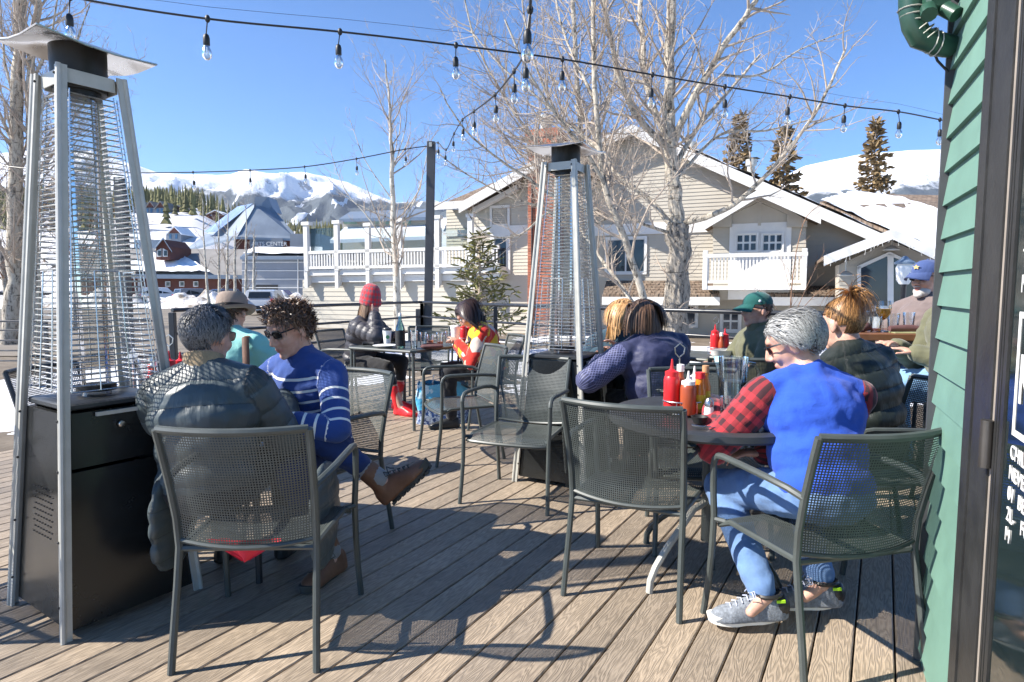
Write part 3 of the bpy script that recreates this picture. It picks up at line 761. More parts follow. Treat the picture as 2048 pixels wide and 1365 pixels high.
# balcony
def balcony():
    B = Facade(HT, 2.3)
    u0, z1 = B.uv(1409, 510); u1, _ = B.uv(1612, 512); z0 = B.uv(1500, 572)[1]; zf = z0
    m = MB(); m.prism([B.pt(u0, zf - .12), B.pt(u1, zf - .12), B.pt(u1, zf), B.pt(u0, zf)], -HN * 1.2); fl = m.build('balcony_floor', MT['trim'], HT, False); fixn(fl.data)
    m = MB(); m.prism([B.pt(u0 - .05, z1 - .09, .03), B.pt(u1 + .05, z1 - .09, .03), B.pt(u1 + .05, z1 + .02, .03), B.pt(u0 - .05, z1 + .02, .03)], -HN * .14); o = m.build('balcony_rail', MT['trim'], fl, False); fixn(o.data)
    m = MB(); m.prism([B.pt(u0, zf + .08), B.pt(u1, zf + .08), B.pt(u1, zf + .16), B.pt(u0, zf + .16)], -HN * .08); o = m.build('balcony_rail', MT['trim'], fl, False); fixn(o.data)
    n = 27
    bm = MB().box((0, 0, 0), (.048, .048, z1 - zf - .2)).mesh('baluster', False)
    for i in range(n):
        o = link('baluster', bm, MT['trim'], fl); o.location = B.pt(u0 + .12 + (u1 - u0 - .24) * i / (n - 1), (z1 + zf) / 2 + .02, -.05); o.rotation_euler = (0, 0, -TH)
    for u in (u0 + .03, u1 - .03): 
        p = MB().box((0, 0, 0), (.14, .14, z1 - zf + .25), bev=.01).build('balcony_post', MT['trim'], fl); p.location = B.pt(u, (z1 + zf) / 2, -.05); p.rotation_euler = (0, 0, -TH)
balcony()
# shingled awnings of the ground floor
A = Facade(HT, 1.6)
def awning(x0, x1, yb, yt, o0, o1):
    A0 = Facade(HT, o1); A1 = Facade(HT, o0)
    a, b = A0.P(x0, yb), A0.P(x1, yb); c, d = A1.P(x1 - 8, yt), A1.P(x0 + 8, yt)
    nrow = 6; aw = MB(); aw.prism([a, b, c, d], (0, 0, -.08)); ao = aw.build('awning', MT['shingle'], HT, False); fixn(ao.data)
    rnd = random.Random(int(x0))
    for r in range(nrow):
        q0, q1 = r / nrow, (r + 1.15) / nrow; L = a.lerp(d, q0); Rr = b.lerp(c, q0); L1 = a.lerp(d, min(1, q1)); R1 = b.lerp(c, min(1, q1)); n = int((x1 - x0) / 9)
        for i in range(n):
            s0, s1 = (i + .06 + .3 * (r % 2)) / n, (i + .94 + .3 * (r % 2)) / n
            if s1 > 1: s1 = 1
            if s1 - s0 < .01: continue
            m = MB(); up = Vector((0, 0, .035 + .02 * rnd.random())); lo = Vector((0, 0, .006))
            m.add([L.lerp(Rr, s0) + up, L.lerp(Rr, s1) + up, L1.lerp(R1, s1) + lo, L1.lerp(R1, s0) + lo, L.lerp(Rr, s0) + lo, L.lerp(Rr, s1) + lo], [(0, 1, 2, 3), (4, 5, 1, 0), (0, 3, 4), (1, 5, 2)])
            m.build('shingle', MT['shingle'], ao, False)
    m = MB(); m.prism([a + HN * .02 - Vector((0, 0, .04)), b + HN * .02 - Vector((0, 0, .04)), b + HN * .02 - Vector((0, 0, .3)), a + HN * .02 - Vector((0, 0, .3))], HN * .05); o = m.build('awning_fascia', MT['trim'], ao, False); fixn(o.data)
    for f in (.08, .92):
        p = a.lerp(b, f); q = d.lerp(c, f) - Vector((0, 0, .9)); MB().tube([p - Vector((0, 0, .2)), q], .05, 6).build('awning_brace', MT['trim'], ao)
awning(1205, 1440, 592, 562, .05, 1.5); awning(1528, 1690, 592, 572, .05, 1.4)
F.window(1362, 612, 1392, 650, 1, 1); F.window(1445, 625, 1478, 660, 2, 2)
# porch with tall glazing
Pq = Facade(HT, 3.2)
Pq.clap([(1678, 690), (1678, 530), (1783, 482), (1960, 560), (1960, 690)], MT['siding'], .125, 1.2, 'porch_wall')
gz = Pq.slab('porch_glazing', [(1720, 612), (1720, 538), (1778, 512), (1848, 544), (1848, 612)], .045, .06, MT['pane'])
for pts in ([(1714, 618), (1714, 534), (1721, 532), (1721, 618)], [(1774, 618), (1774, 508), (1786, 508), (1786, 618)], [(1846, 618), (1846, 538), (1853, 541), (1853, 618)], [(1714, 540), (1778, 511), (1778, 504), (1714, 533)], [(1778, 511), (1853, 546), (1853, 539), (1778, 504)], [(1714, 622), (1853, 622), (1853, 612), (1714, 612)]):
    Pq.slab('glazing_bar', pts, .03, .10, MT['trim'], gz)
Pq.rect('porch_panel', 1716, 624, 1852, 690, .03, .07, MT['trim'])
for x in (1735, 1762, 1797, 1826): Pq.rect('panel_recess', x - 9, 632, x + 9, 660, .071, .075, MT['siding'])
a = Pq.P(1786, 458, 1.0); l = Pq.P(1648, 512, 1.0); r_ = Pq.P(1925, 524, 1.0)
for e in (l, r_):
    roof_slab(HT, 'porch_roof', a, e, -HN * 4.2, .09, MT['shingle'])
    m = MB(); d = Vector((0, 0, -.26)); m.prism([a + HN * .01, e + HN * .01, e + d + HN * .01, a + d + HN * .01], HN * .05); o = m.build('porch_barge', MT['trim'], HT, False); fixn(o.data)
for k, (px, py) in enumerate(((1783, 496), (1691, 547))):
    p = Pq.P(px, py, .6); ln = MB(); ln.lathe([(.02, .34), (.02, .06), (.06, .05), (.2, -.04), (.2, -.06)], 16, p); o = ln.build('barn_lamp', MT['lamp_blue'] if 'lamp_blue' in MT else MT['steel'], HT)
# icicle light clips hanging from the barge boards
ic = MB(); rnd = random.Random(4)
for (A_, B_, n) in ((Pq.P(1650, 528, 1.06), Pq.P(1786, 474, 1.06), 14), (Pq.P(1786, 474, 1.06), Pq.P(1900, 520, 1.06), 11)):
    for i in range(n):
        p = A_.lerp(B_, (i + rnd.random() * .5) / n); L = rnd.uniform(.05, .2); ic.tube([p, p + Vector((rnd.uniform(-.03, .03), 0, -L * .5)), p + Vector((rnd.uniform(-.03, .03), 0, -L))], .004, 4)
tag(ic.build('icicle_lights', MT['white_plastic'], HT), kind='stuff')

# left gable with louvre window, and the chimney
L = Facade(HT, .9)
L.clap([(944, 690), (944, 420), (952, 392), (1088, 318), (1150, 350), (1150, 690)], MT['siding_light'], .125, .9, 'gable_wall')
L.rect('band', 944, 455, 1058, 468, .03, .07, MT['trim'])
lv = L.window(986, 416, 1016, 450, 1, 1, fr=.10, nm='louvre_window')
for k in range(8): L.rect('louvre', 987, 418 + k * 4.1, 1015, 420.2 + k * 4.1, .045, .085, MT['siding'], lv)
L.window(990, 476, 1014, 540, 1, 1, fr=.16)
a = L.P(1092, 308, .9); e = L.P(919, 408, .9)
roof_slab(HT, 'roof', a, e, -HN * 7, .14, MT['shingle']); roof_slab(HT, 'roof', a, L.P(1190, 345, .9), -HN * 7, .14, MT['shingle'])
m = MB(); d = Vector((0, 0, -.34)); m.prism([a + HN * .01, e + HN * .01, e + d + HN * .01, a + d + HN * .01], HN * .06); o = m.build('barge_board', MT['trim'], HT, False); fixn(o.data)
a2, e2 = L.P(1040, 372, .1), L.P(952, 418, .1); m = MB(); d = Vector((0, 0, -.16)); m.prism([a2, e2, e2 + d, a2 + d], HN * .3); o = m.build('gable_brace', MT['trim'], HT, False); fixn(o.data)
# low side room with hip eave left of the gable
L2 = Facade(HT, .3)
L2.clap([(893, 690), (893, 420), (950, 420), (950, 690)], MT['siding_light'], .125, 1.5, 'side_wall')
L2.rect('band', 893, 462, 946, 472, .03, .07, MT['trim'])
roof_slab(HT, 'side_roof', L2.P(872, 413, .7), L2.P(950, 413, .7), -HN * 3.0 + Vector((.9, 0, 1.35)), .1, MT['shingle'])
L2.rect('eave_fascia', 872, 411, 950, 421, .68, .74, MT['trim'])
# chimney: brick by brick where it shows
def chimney():
    C = Facade(HT, 1.7)
    core = C.rect('chimney', 1056, 268, 1112, 690, -1.0, 0, MT['mortar']); low = C.rect('chimney_base', 1036, 545, 1112, 690, -.9, .08, MT['mortar'], core) if False else None
    u0, z1 = C.uv(1056, 268); u1, z0 = C.uv(1112, 640)
    bw, bh = .235, .092; nrow = int((z1 - z0) / bh); ncol = int((u1 - u0) / bw)
    bw = (u1 - u0) / ncol
    bmesh_ = MB().box((0, 0, 0), (bw - .014, .05, bh - .014)).mesh('brick', False); bmesh_.materials.append(MT['brick_a'])
    for r in range(nrow):
        for c in range(ncol + (r % 2)):
            if r >= nrow - 43 or True:
                o = bpy.data.objects.new('brick', bmesh_); COL.objects.link(o); o.parent = core
                uc = u0 + bw * (c + (.5 if r % 2 == 0 else 0)); uc = min(max(uc, u0 + bw * .5 if r % 2 == 0 else u0 + bw * .27), u1 - (bw * .5 if r % 2 == 0 else bw * .27))
                if r % 2 and c in (0, ncol): o.scale = (.5, 1, 1)
                o.location = C.pt(uc, z0 + (r + .5) * bh, .002); o.rotation_euler = (0, 0, -TH)
    C.rect('chimney_cap', 1051, 262, 1117, 271, -1.05, .06, MT['brick_a'], core)
    p = C.P(1092, 262, -.45); MB().lathe([(.2, 0), (.2, .35), (.28, .36), (.28, .5), (.1, .55)], 14, p).build('flue_cap', MT['steel'], core)
    MB().tube([C.P(1064, 360, .07), C.P(1064, 690, .07)], .03, 6).build('conduit', MT['black_wood'], core)
def brick_mat():
    t = NT('brick'); o = t.obj(); i = t.n('ObjectInfo')
    c = t.ramp(i.outputs['Random'], [(0, (.30, .095, .05)), (.5, (.38, .13, .075)), (1, (.46, .18, .11))])
    c = t.mix(.35, c, t.ramp(t.noise(o, 30, 4), [(.3, (.5, .5, .5)), (.7, (1.2, 1.2, 1.2))]), 'MULTIPLY'); t.bsdf(c, .85); return t.m
MT['brick_a'] = brick_mat(); MT['mortar'] = simple('mortar', (.34, .22, .17), .9)
chimney()

# terrace wing at the left: cream wall, bracketed terrace with balustrade, posts and glass
def terrace():
    W = Facade(HT, 1.3)
    W.clap([(606, 690), (606, 560), (950, 552), (950, 690)], MT['siding_light'], .19, 1.0, 'terrace_wall')
    T = Facade(HT, 1.58)
    fl = T.slab('terrace_floor', [(608, 552), (608, 541), (1000, 533), (1000, 546)], -3.5, 0, MT['trim'])
    T.slab('terrace_fascia', [(608, 566), (608, 553), (1000, 547), (1000, 560)], -.2, -.15, MT['trim'], fl)
    posts = [(614, 450, 577), (675, 447, 577), (737, 452, 575), (800, 443, 580), (876, 437, 577), (942, 434, 578)]
    def hy(px): return 505 - (px - 615) * .0235
    for px, yt, yb in posts:
        T.rect('terrace_post', px - 5, yt, px + 5, hy(px) + 38, -.06, .10, MT['trim'], fl); T.rect('post_cap', px - 7.5, yt - 5, px + 7.5, yt + 1, -.1, .14, MT['trim'], fl)
        u, z = T.uv(px, hy(px) + 37); zb = T.uv(px, yb)[1]
        m = MB(); m.prism([T.pt(u - .08, z, .08), T.pt(u - .08, zb, .08), T.pt(u - .08, zb + .15, -.15), T.pt(u - .08, z, -.24)], HU * .16); o = m.build('bracket', MT['trim'], fl, False); fixn(o.data)
    u0, z = T.uv(620, hy(620)); u1, _ = T.uv(1000, hy(1000)); zf = T.uv(800, hy(800) + 37)[1]
    for za, zb in ((z - .08, z + .04), (zf + .03, zf + .14)):
        m = MB(); m.prism([T.pt(u0, za), T.pt(u1, za), T.pt(u1, zb), T.pt(u0, zb)], HN * .1); o = m.build('terrace_rail', MT['trim'], fl, False); fixn(o.data)
    n = 62; bm = MB().box((0, 0, 0), (.055, .05, z - zf - .18)).mesh('baluster', False)
    for i in range(n):
        o = link('baluster', bm, MT['trim'], fl); o.location = T.pt(u0 + .1 + (u1 - u0 - .2) * i / (n - 1), (z + zf) / 2 + .03, .05); o.rotation_euler = (0, 0, -TH)
    for (a, *_), (b, *_) in zip(posts, posts[1:]):
        T.rect('wind_glass', a + 7, 458, b - 7, hy((a + b) / 2) - 3, .01, .025, terr_glass, fl)
    for k, px in enumerate((648, 700, 722, 770)):
        p = at(px, 520, 30) ; p.z = T.pt(0, zf).z; t = thing('terrace_chair', ['dark chair behind the terrace glass, leftmost', 'dark chair behind the terrace glass, second from left', 'dark chair behind the terrace glass, third from left', 'dark chair behind the terrace glass, rightmost'][k], 'chair', tuple(p), .4 * k, 'chairs on the glazed terrace')
        for x in (-.22, .22):
            for y in (-.22, .22): MB().tube([(x, y, 0), (x, y, .45 if y > 0 else .95)], .018, 5).build('leg', MT['chair_dark'], t)
        MB().box((0, 0, .45), (.5, .5, .04)).build('seat', MT['chair_dark'], t); MB().box((0, -.22, .75), (.46, .03, .36)).build('backrest', MT['chair_dark'], t)
terr_glass = glassy('terrace_glass', (.88, .92, .90), .22, .03)
terrace()
# ============================================================ bare aspens and cottonwoods
def bark_mat(name, base, dark, scale=6.0, rough_lines=1.0):
    t = NT(name); o = t.obj()
    h = t.noise(t.mapv(o, (3, 3, 1.0)), scale, 5, 0.7, 0.8); k = t.noise(t.mapv(o, (1, 1, 5)), 3.0, 4, 0.6)
    c = t.ramp(h, [(0.36, dark), (0.5, base), (0.75, tuple(min(1, x * 1.25) for x in base))])
    c = t.mix(t.math('MULTIPLY', t.math('GREATER_THAN', k, 0.63), 0.75), c, dark)
    t.bsdf(c, 0.85, 0, t.bump(h, rough_lines, 0.03)); return t.m
MT['bark'] = bark_mat('pale_cottonwood_bark', (0.43, 0.38, 0.305), (0.07, 0.058, 0.046), 5)
MT['bark_old'] = bark_mat('furrowed_cottonwood_bark', (0.29, 0.255, 0.21), (0.018, 0.016, 0.015), 6, 1.0)
MT['aspen'] = bark_mat('aspen_bark', (0.52, 0.48, 0.40), (0.10, 0.085, 0.07), 3)
MT['twig'] = simple('twig_bark', (0.37, 0.305, 0.245), 0.85, 0, 0.25, 2)
MT['twig_red'] = simple('reddish_twigs', (0.30, 0.17, 0.10), 0.85, 0, 0.3, 2)

def wander(p, d, L, n, rnd, bend=.25, up=.05):
    pts = [Vector(p)]; d = Vector(d).normalized()
    for i in range(n):
        d = (d + Vector((rnd.gauss(0, bend), rnd.gauss(0, bend), rnd.gauss(0, bend))) * .5 + Vector((0, 0, up))).normalized()
        pts.append(pts[-1] + d * (L / n))
    return pts
def sprout(mb, pts, r0, r1, rnd, level, dens, spread, lenf, up, minr=.0022, maxlev=3):
    """children along a limb"""
    n = len(pts); total = sum((pts[i + 1] - pts[i]).length for i in range(n - 1))
    cnt = max(2, int(total * dens[level]))
    for k in range(cnt):
        f = rnd.uniform(.18 if level == 0 else .1, 1.0); x = f * (n - 1); i = min(int(x), n - 2); p = pts[i].lerp(pts[i + 1], x - i)
        d = (pts[i + 1] - pts[i]).normalized(); a, b = frame_from(d); th = rnd.uniform(0, 6.28)
        nd = d * rnd.uniform(.45, .9) + (a * math.cos(th) + b * math.sin(th)) * spread * rnd.uniform(.6, 1.2)
        L = total * lenf[level] * rnd.uniform(.5, 1.15) * (1.15 - .6 * f); r = max(minr, min((r0 + (r1 - r0) * f) * rnd.uniform(.35, .6), .030 if level == 0 else .012))
        if L < .05: continue
        seg = 5 if level < 1 else 4 if level < 2 else 3
        q = wander(p, nd, L, seg, rnd, .32, up); rs = [max(minr * .6, r * (1 - .8 * j / seg)) for j in range(seg + 1)]
        mb.tube(q, rs, 5 if r > .012 else 3, caps=False)
        if level + 1 < maxlev: sprout(mb, q, r, r * .25, rnd, level + 1, dens, spread, lenf, up, minr, maxlev)
def smooth_pts(P, k=4):
    out = []; n = len(P)
    for i in range(n - 1):
        p0, p1, p2, p3 = P[max(i - 1, 0)], P[i], P[i + 1], P[min(i + 2, n - 1)]
        for j in range(k):
            t = j / k; out.append(.5 * ((2 * p1) + (p2 - p0) * t + (2 * p0 - 5 * p1 + 4 * p2 - p3) * t * t + (3 * p1 - p0 - 3 * p2 + p3) * t ** 3))
    out.append(P[-1]); return out
def tree(name, label, base, trunks, limbs, seed, dens=(2.2, 5, 9), spread=.85, lenf=(.42, .45, .45), up=.10, minr=.0035, bark='bark', twig='twig', group=None, maxlev=3, rough=0.0):
    rnd = random.Random(seed); t = thing(name, label, 'tree', tuple(base), 0, group); B = Vector(base)
    tw = MB(); lm = MB(); tr = MB()
    for mb, items, nn in ((tr, trunks, 14), (lm, limbs, 9)):
        for pts, r0, r1 in items:
            q = smooth_pts([Vector(p) - B for p in pts], 5); n = len(q)
            q = [p + Vector((rnd.gauss(0, 1), rnd.gauss(0, 1), 0)) * (r0 * .10 if 0 < i < n - 1 else 0) for i, p in enumerate(q)]
            kk = 1.0 if mb is tr else .74
            mb.tube(q, [kk * (r0 + (r1 - r0) * (i / (n - 1)) ** .8) for i in range(n)], nn)
            sprout(tw, q, r0 + (r1 - r0) * .3, r1, rnd, 0, dens, spread, lenf, up, minr, maxlev)
    o = tr.build('trunk', MT[bark], t)
    if rough:                                                   # furrows: ridged noise pushed into the trunk
        me = o.data; bm = bmesh.new(); bm.from_mesh(me); bmesh.ops.subdivide_edges(bm, edges=bm.edges[:], cuts=3, use_grid_fill=True)
        bm.normal_update()
        for v in bm.verts:
            h = 1 - 2 * abs(mnoise.noise(Vector((v.co.x * 11, v.co.y * 11, v.co.z * 2.0)))); v.co += v.normal * (h * rough)
        bm.to_mesh(me); bm.free(); me.polygons.foreach_set('use_smooth', [True] * len(me.polygons))
    if limbs: lm.build('branches', MT['bark' if bark == 'bark_old' else bark], t)
    tag(tw.build('crown', MT[twig], t), kind='stuff'); return t
def px(Y, *pp): return [at(x, y, Y + (d[0] if d else 0)) for x, y, *d in pp]
# the big cottonwood in front of the house
tree('cottonwood_tree', 'large bare cottonwood with a thick furrowed trunk in front of the house', gnd(1352, 700, GZ) if False else at(1350, 655, 12.0),
     [(px(12, (1352, 700), (1352, 600), (1356, 450)), .27, .225)],
     [(px(12, (1356, 462), (1345, 360), (1338, 250), (1340, 120), (1345, -60)), .20, .11),
      (px(12, (1338, 280), (1300, 200, .3), (1285, 100, .6), (1278, -60, .9)), .10, .06),
      (px(12, (1345, 290), (1390, 190, -.3), (1450, 90, -.6), (1500, 20, -.8), (1545, -60, -1)), .10, .05),
      (px(12, (1350, 330), (1400, 250, .4), (1460, 180, .8), (1520, 110, 1.0)), .075, .03),
      (px(12, (1362, 448), (1420, 432, -.5), (1480, 400, -.8), (1560, 320, -1.1), (1640, 210, -1.4), (1690, 100, -1.5)), .085, .025),
      (px(12, (1345, 455), (1300, 400, .4), (1235, 350, .8), (1200, 290, 1.1), (1150, 210, 1.4)), .085, .04),
      (px(12, (1340, 300), (1280, 240, -.4), (1240, 160, -.7), (1215, 40, -1), (1200, -60, -1)), .09, .045),
      (px(12, (1350, 470), (1290, 450, -.3), (1240, 430, -.6), (1190, 450, -.9)), .05, .02),
      (px(12, (1352, 360), (1440, 270, .6), (1530, 262, 1), (1620, 240, 1.4)), .05, .02),
      (px(12, (1440, 150, -.5), (1520, 150, -.4), (1600, 100, -.2), (1700, 60, 0)), .035, .012)],
     11, (4.6, 5.6, 8.0), .85, (.44, .46, .46), .08, .0038, 'bark_old', rough=.04)
# leaning multi-stemmed tree to its left
tree('cottonwood_tree', 'leaning bare tree with several pale stems between the heater and the thick cottonwood', at(1285, 650, 11),
     [(px(11, (1310, 700), (1285, 590), (1250, 480), (1212, 380), (1195, 250), (1188, 120), (1185, -60)), .075, .035)],
     [(px(11, (1290, 640), (1240, 570, .4), (1190, 500, .8), (1150, 440, 1.0)), .06, .03),
      (px(11, (1210, 370), (1170, 300, -.3), (1120, 240, -.6), (1060, 150, -.9), (1010, 40, -1)), .05, .02),
      (px(11, (1200, 300), (1150, 260, .4), (1080, 200, .8), (1000, 130, 1), (940, 60, 1.2)), .045, .015),
      (px(11, (1195, 420, .2), (1120, 400, .3), (1060, 360, .2), (1000, 320, 0), (930, 260, -.2), (880, 180, -.4)), .055, .014),
      (px(11, (1160, 440, 1), (1100, 425, 1.0), (1040, 470, .8), (975, 470, .6), (930, 420, .4)), .04, .012),
      (px(11, (1190, 200), (1150, 120, .3), (1120, 40, .6), (1105, -60, .8)), .04, .02)],
     23, (5.0, 6.0, 8.5), .85, (.43, .45, .45), .08, .0036, 'bark')
tree('cottonwood_tree', 'bare grey tree behind the middle heater, branches spreading over the chimney', at(1160, 650, 14.5),
     [(px(14.5, (1165, 700), (1160, 520), (1165, 380), (1160, 250), (1150, 100), (1145, -60)), .085, .045)],
     [(px(14.5, (1162, 400), (1110, 330), (1060, 270), (1000, 180), (950, 80), (920, -40)), .07, .02),
      (px(14.5, (1162, 360), (1200, 260), (1230, 150), (1240, 20)), .06, .03),
      (px(14.5, (1160, 300), (1100, 200), (1060, 90), (1040, -40)), .06, .02),
      (px(14.5, (1163, 470), (1090, 420), (1010, 390), (920, 340), (870, 300)), .05, .014)],
     37, (4.4, 5.4, 7.5), .85, (.43, .45, .45), .09, .0045, 'bark')
# slender aspen in front of the terrace
tree('aspen_tree', 'slender bare aspen in front of the white terrace', at(795, 660, 14),
     [(px(14, (798, 700), (793, 560), (785, 420), (783, 300), (778, 200), (770, 120)), .10, .012)],
     [(px(14, (790, 520), (740, 440), (690, 380), (660, 300)), .03, .008), (px(14, (786, 470), (830, 400), (850, 330), (860, 260)), .028, .008),
      (px(14, (784, 400), (730, 320), (700, 240)), .025, .007), (px(14, (783, 350), (810, 260), (815, 180)), .022, .006), (px(14, (785, 440), (700, 400), (650, 350)), .02, .006)],
     41, (4.0, 5.0, 7.0), .8, (.36, .42, .42), .14, .004, 'aspen')
# old tree at the far left
tree('cottonwood_tree', 'bare trees at the far left edge behind the tall heater', at(30, 640, 15),
     [(px(15, (20, 690), (28, 560), (30, 400), (35, 200), (40, 60), (42, -60)), .20, .09), (px(15, (75, 690), (70, 520), (62, 330), (60, 150), (75, 20), (80, -60)), .12, .06)],
     [(px(15, (34, 300), (-10, 200), (-40, 60)), .06, .03), (px(15, (62, 260), (110, 170), (150, 90), (180, 10)), .05, .015), (px(15, (60, 170), (100, 80), (120, -30)), .05, .02),
      (px(15, (35, 230), (10, 120), (0, 0)), .05, .02), (px(15, (60, 420), (110, 360), (150, 300)), .04, .012), (px(15, (30, 480), (-20, 420), (-60, 380)), .04, .015)],
     53, (4.2, 5.2, 7.0), .85, (.38, .42, .42), .10, .0045, 'bark', 'twig')
tree('cottonwood_tree', 'bare brown thicket tree behind the guard wires of the tall heater', at(150, 650, 26),
     [(px(26, (150, 690), (150, 560), (140, 420), (120, 300), (115, 200)), .12, .03), (px(26, (20, 690), (10, 560), (-10, 440), (-20, 330)), .14, .05)],
     [(px(26, (148, 520), (190, 440), (210, 360)), .05, .02), (px(26, (145, 480), (90, 400), (60, 320)), .05, .02), (px(26, (150, 560), (60, 500), (10, 440)), .05, .02)],
     59, (2.0, 3.0, 5), .9, (.42, .45, .45), .08, .008, 'bark', 'twig_red')
# slim aspens along the plough bank
for k, (x, yt, lean) in enumerate(((405, 398, 14), (437, 402, 2), (456, 400, -2), (470, 470, 0), (492, 410, 0), (508, 470, 0))):
    Y = 50 - 1.2 * k; lab = ['leftmost', 'second', 'third', 'fourth', 'fifth', 'rightmost'][k]
    tree('aspen_tree', f'slim pale aspen by the snow bank, {lab} of the six in the row', at(x + lean, 606, Y),
         [(px(Y, (x + lean, 616), (x + lean * .6, 560), (x + lean * .2, 480), (x, yt)), .15, .02)], [], 70 + k, (1.5, 2.2, 3.0), .8, (.26, .45, .45), .12, .012, 'aspen', 'twig', 'slim aspens in a row by the snow bank')
# shrub shoots in front of the porch
tree('shrub', 'bare reddish shrub shoots in front of the balcony and porch', at(1600, 650, 14), [(px(14, (1580, 690), (1582, 600), (1590, 520), (1610, 440), (1640, 410)), .02, .005)],
     [(px(14, (1585, 640), (1640, 580), (1690, 540)), .014, .004), (px(14, (1580, 650), (1620, 560), (1650, 500)), .014, .004), (px(14, (1580, 660), (1540, 600), (1500, 570)), .012, .004), (px(14, (1590, 650), (1660, 620), (1700, 590)), .012, .004)],
     81, (3, 4, 4), .7, (.35, .4, .4), .1, .003, 'twig_red', 'twig_red', maxlev=2)

# ============================================================ conifers
MT['needles'] = simple('spruce_needles', (0.17, 0.165, 0.055), 0.8, 0, 0.45, 3)
MT['needles_dry'] = simple('browning_spruce', (0.24, 0.165, 0.08), 0.85, 0, 0.5, 1.2)
def spruce(name, label, base, h, w, mat, seed, nb=80, sprig=9, needle=.05, group=None, droop=.15):
    """trunk, boughs and needle-bearing sprigs made of small crossed blades"""
    rnd = random.Random(seed); t = thing(name, label, 'tree', tuple(base), 0, group)
    MB().tube([(0, 0, -.5), (0, 0, h * .5), (0, 0, h)], [w * .06, w * .035, .01], 8).build('trunk', MT['twig'], t)
    m = MB(); bo = MB()
    for i in range(nb):
        f = (i + rnd.random()) / nb; z = h * (.06 + .93 * f); L = w * (1 - f) ** .8 * rnd.uniform(.65, 1.1) + .04 * w; a = i * 2.4 + rnd.uniform(-.4, .4)
        d = Vector((math.cos(a), math.sin(a), rnd.uniform(-.1, .25) - droop * (1 - f))); p = Vector((0, 0, z)); pts = [p, p + d * L * .5, p + d * L + Vector((0, 0, .12 * L))]
        bo.tube(pts, [w * .018, w * .012, w * .004], 4, caps=False)
        ns = max(3, int(sprig * (L / w + .2)))
        for s in range(ns):
            q = pts[0].lerp(pts[2], .18 + .82 * (s + rnd.random()) / ns); sd = Vector((rnd.uniform(-1, 1), rnd.uniform(-1, 1), rnd.uniform(-.5, .5))).normalized(); dd = (d.normalized() * .8 + sd * .8).normalized(); ln = w * rnd.uniform(.12, .26)
            for c in range(2):
                n = Vector((rnd.uniform(-1, 1), rnd.uniform(-1, 1), rnd.uniform(-1, 1))); sv = dd.cross(n)
                if sv.length < .01: continue
                sv = sv.normalized() * needle * w * rnd.uniform(.7, 1.2); e = q + dd * ln
                m.add([q - sv * .5, q + sv * .5, q + dd * ln * .55 + sv, e, q + dd * ln * .55 - sv], [(0, 1, 2, 3, 4)])
    bo.build('boughs', MT['twig'], t); tag(m.build('crown', mat, t, False), kind='stuff'); return t
b = at(960, 690, 15.5); tp_ = at(955, 462, 15.5)
spruce('spruce_tree', 'young green spruce in front of the brick chimney', b, tp_.z - b.z, 1.2, MT['needles'], 5, 85, 15, .020, droop=-.05)
for k, (x, yt, yb, Y, w, lab) in enumerate(((1470, 225, 400, 42, 1.9, 'tall browning spruce behind the house roof, leftmost of the three'), (1558, 248, 430, 40, 1.8, 'browning spruce behind the house roof, middle of the three'), (1735, 236, 430, 40, 1.7, 'narrow spruce standing free against the snow slope above the shingle roof'))):
    b = at(x, 620, Y); tp_ = at(x, yt, Y)
    spruce('spruce_tree', lab, b, tp_.z - b.z, w * 1.25, MT['needles_dry'], 90 + k, 190, 15, .045, 'spruces behind the roof')

# ============================================================ mountains
def mountain_mat():
    t = NT('snow_mountain'); g = t.n('NewGeometry'); s = t.n('SeparateXYZ'); t.l(g.outputs['Position'], s.inputs[0]); o = g.outputs['Position']
    n1 = t.noise(t.mapv(o, (.0011, .0011, .0011)), 1.0, 10, 0.66); n2 = t.noise(t.mapv(o, (.012, .012, .004)), 1.0, 6, 0.7); n3 = t.noise(t.mapv(o, (.004, .004, .002)), 1.0, 9, 0.72)
    h = t.math('ADD', s.outputs[2], t.math('MULTIPLY', t.math('SUBTRACT', n1, .5), 800.0))
    line = t.math('MULTIPLY', t.math('SUBTRACT', h, 690.0), 1 / 60.0)
    ns = t.n('SeparateXYZ'); t.l(g.outputs['Normal'], ns.inputs[0])
    run = t.math('GREATER_THAN', t.noise(t.mapv(o, (.010, .0006, .0006)), 1.0, 3, .5), .63)      # cleared ski runs down the fall line
    forest = t.mix(n2, (0.022, 0.034, 0.042), (0.085, 0.105, 0.12)); forest = t.mix(t.math('MULTIPLY', run, .85), forest, (0.80, 0.82, 0.86))
    rock = t.math('MULTIPLY', t.math('GREATER_THAN', n3, .60), t.math('LESS_THAN', ns.outputs[2], .78)); snow = t.mix(t.math('MULTIPLY', rock, .8), (0.84, 0.86, 0.90), (0.24, 0.23, 0.24))
    cl = t.n('Clamp'); t.l(line, cl.inputs[0])
    c = t.mix(cl.outputs[0], forest, snow); t.bsdf(c, .85, 0, t.bump(n3, .7, 60)); return t.m
MT['mountain'] = mountain_mat()
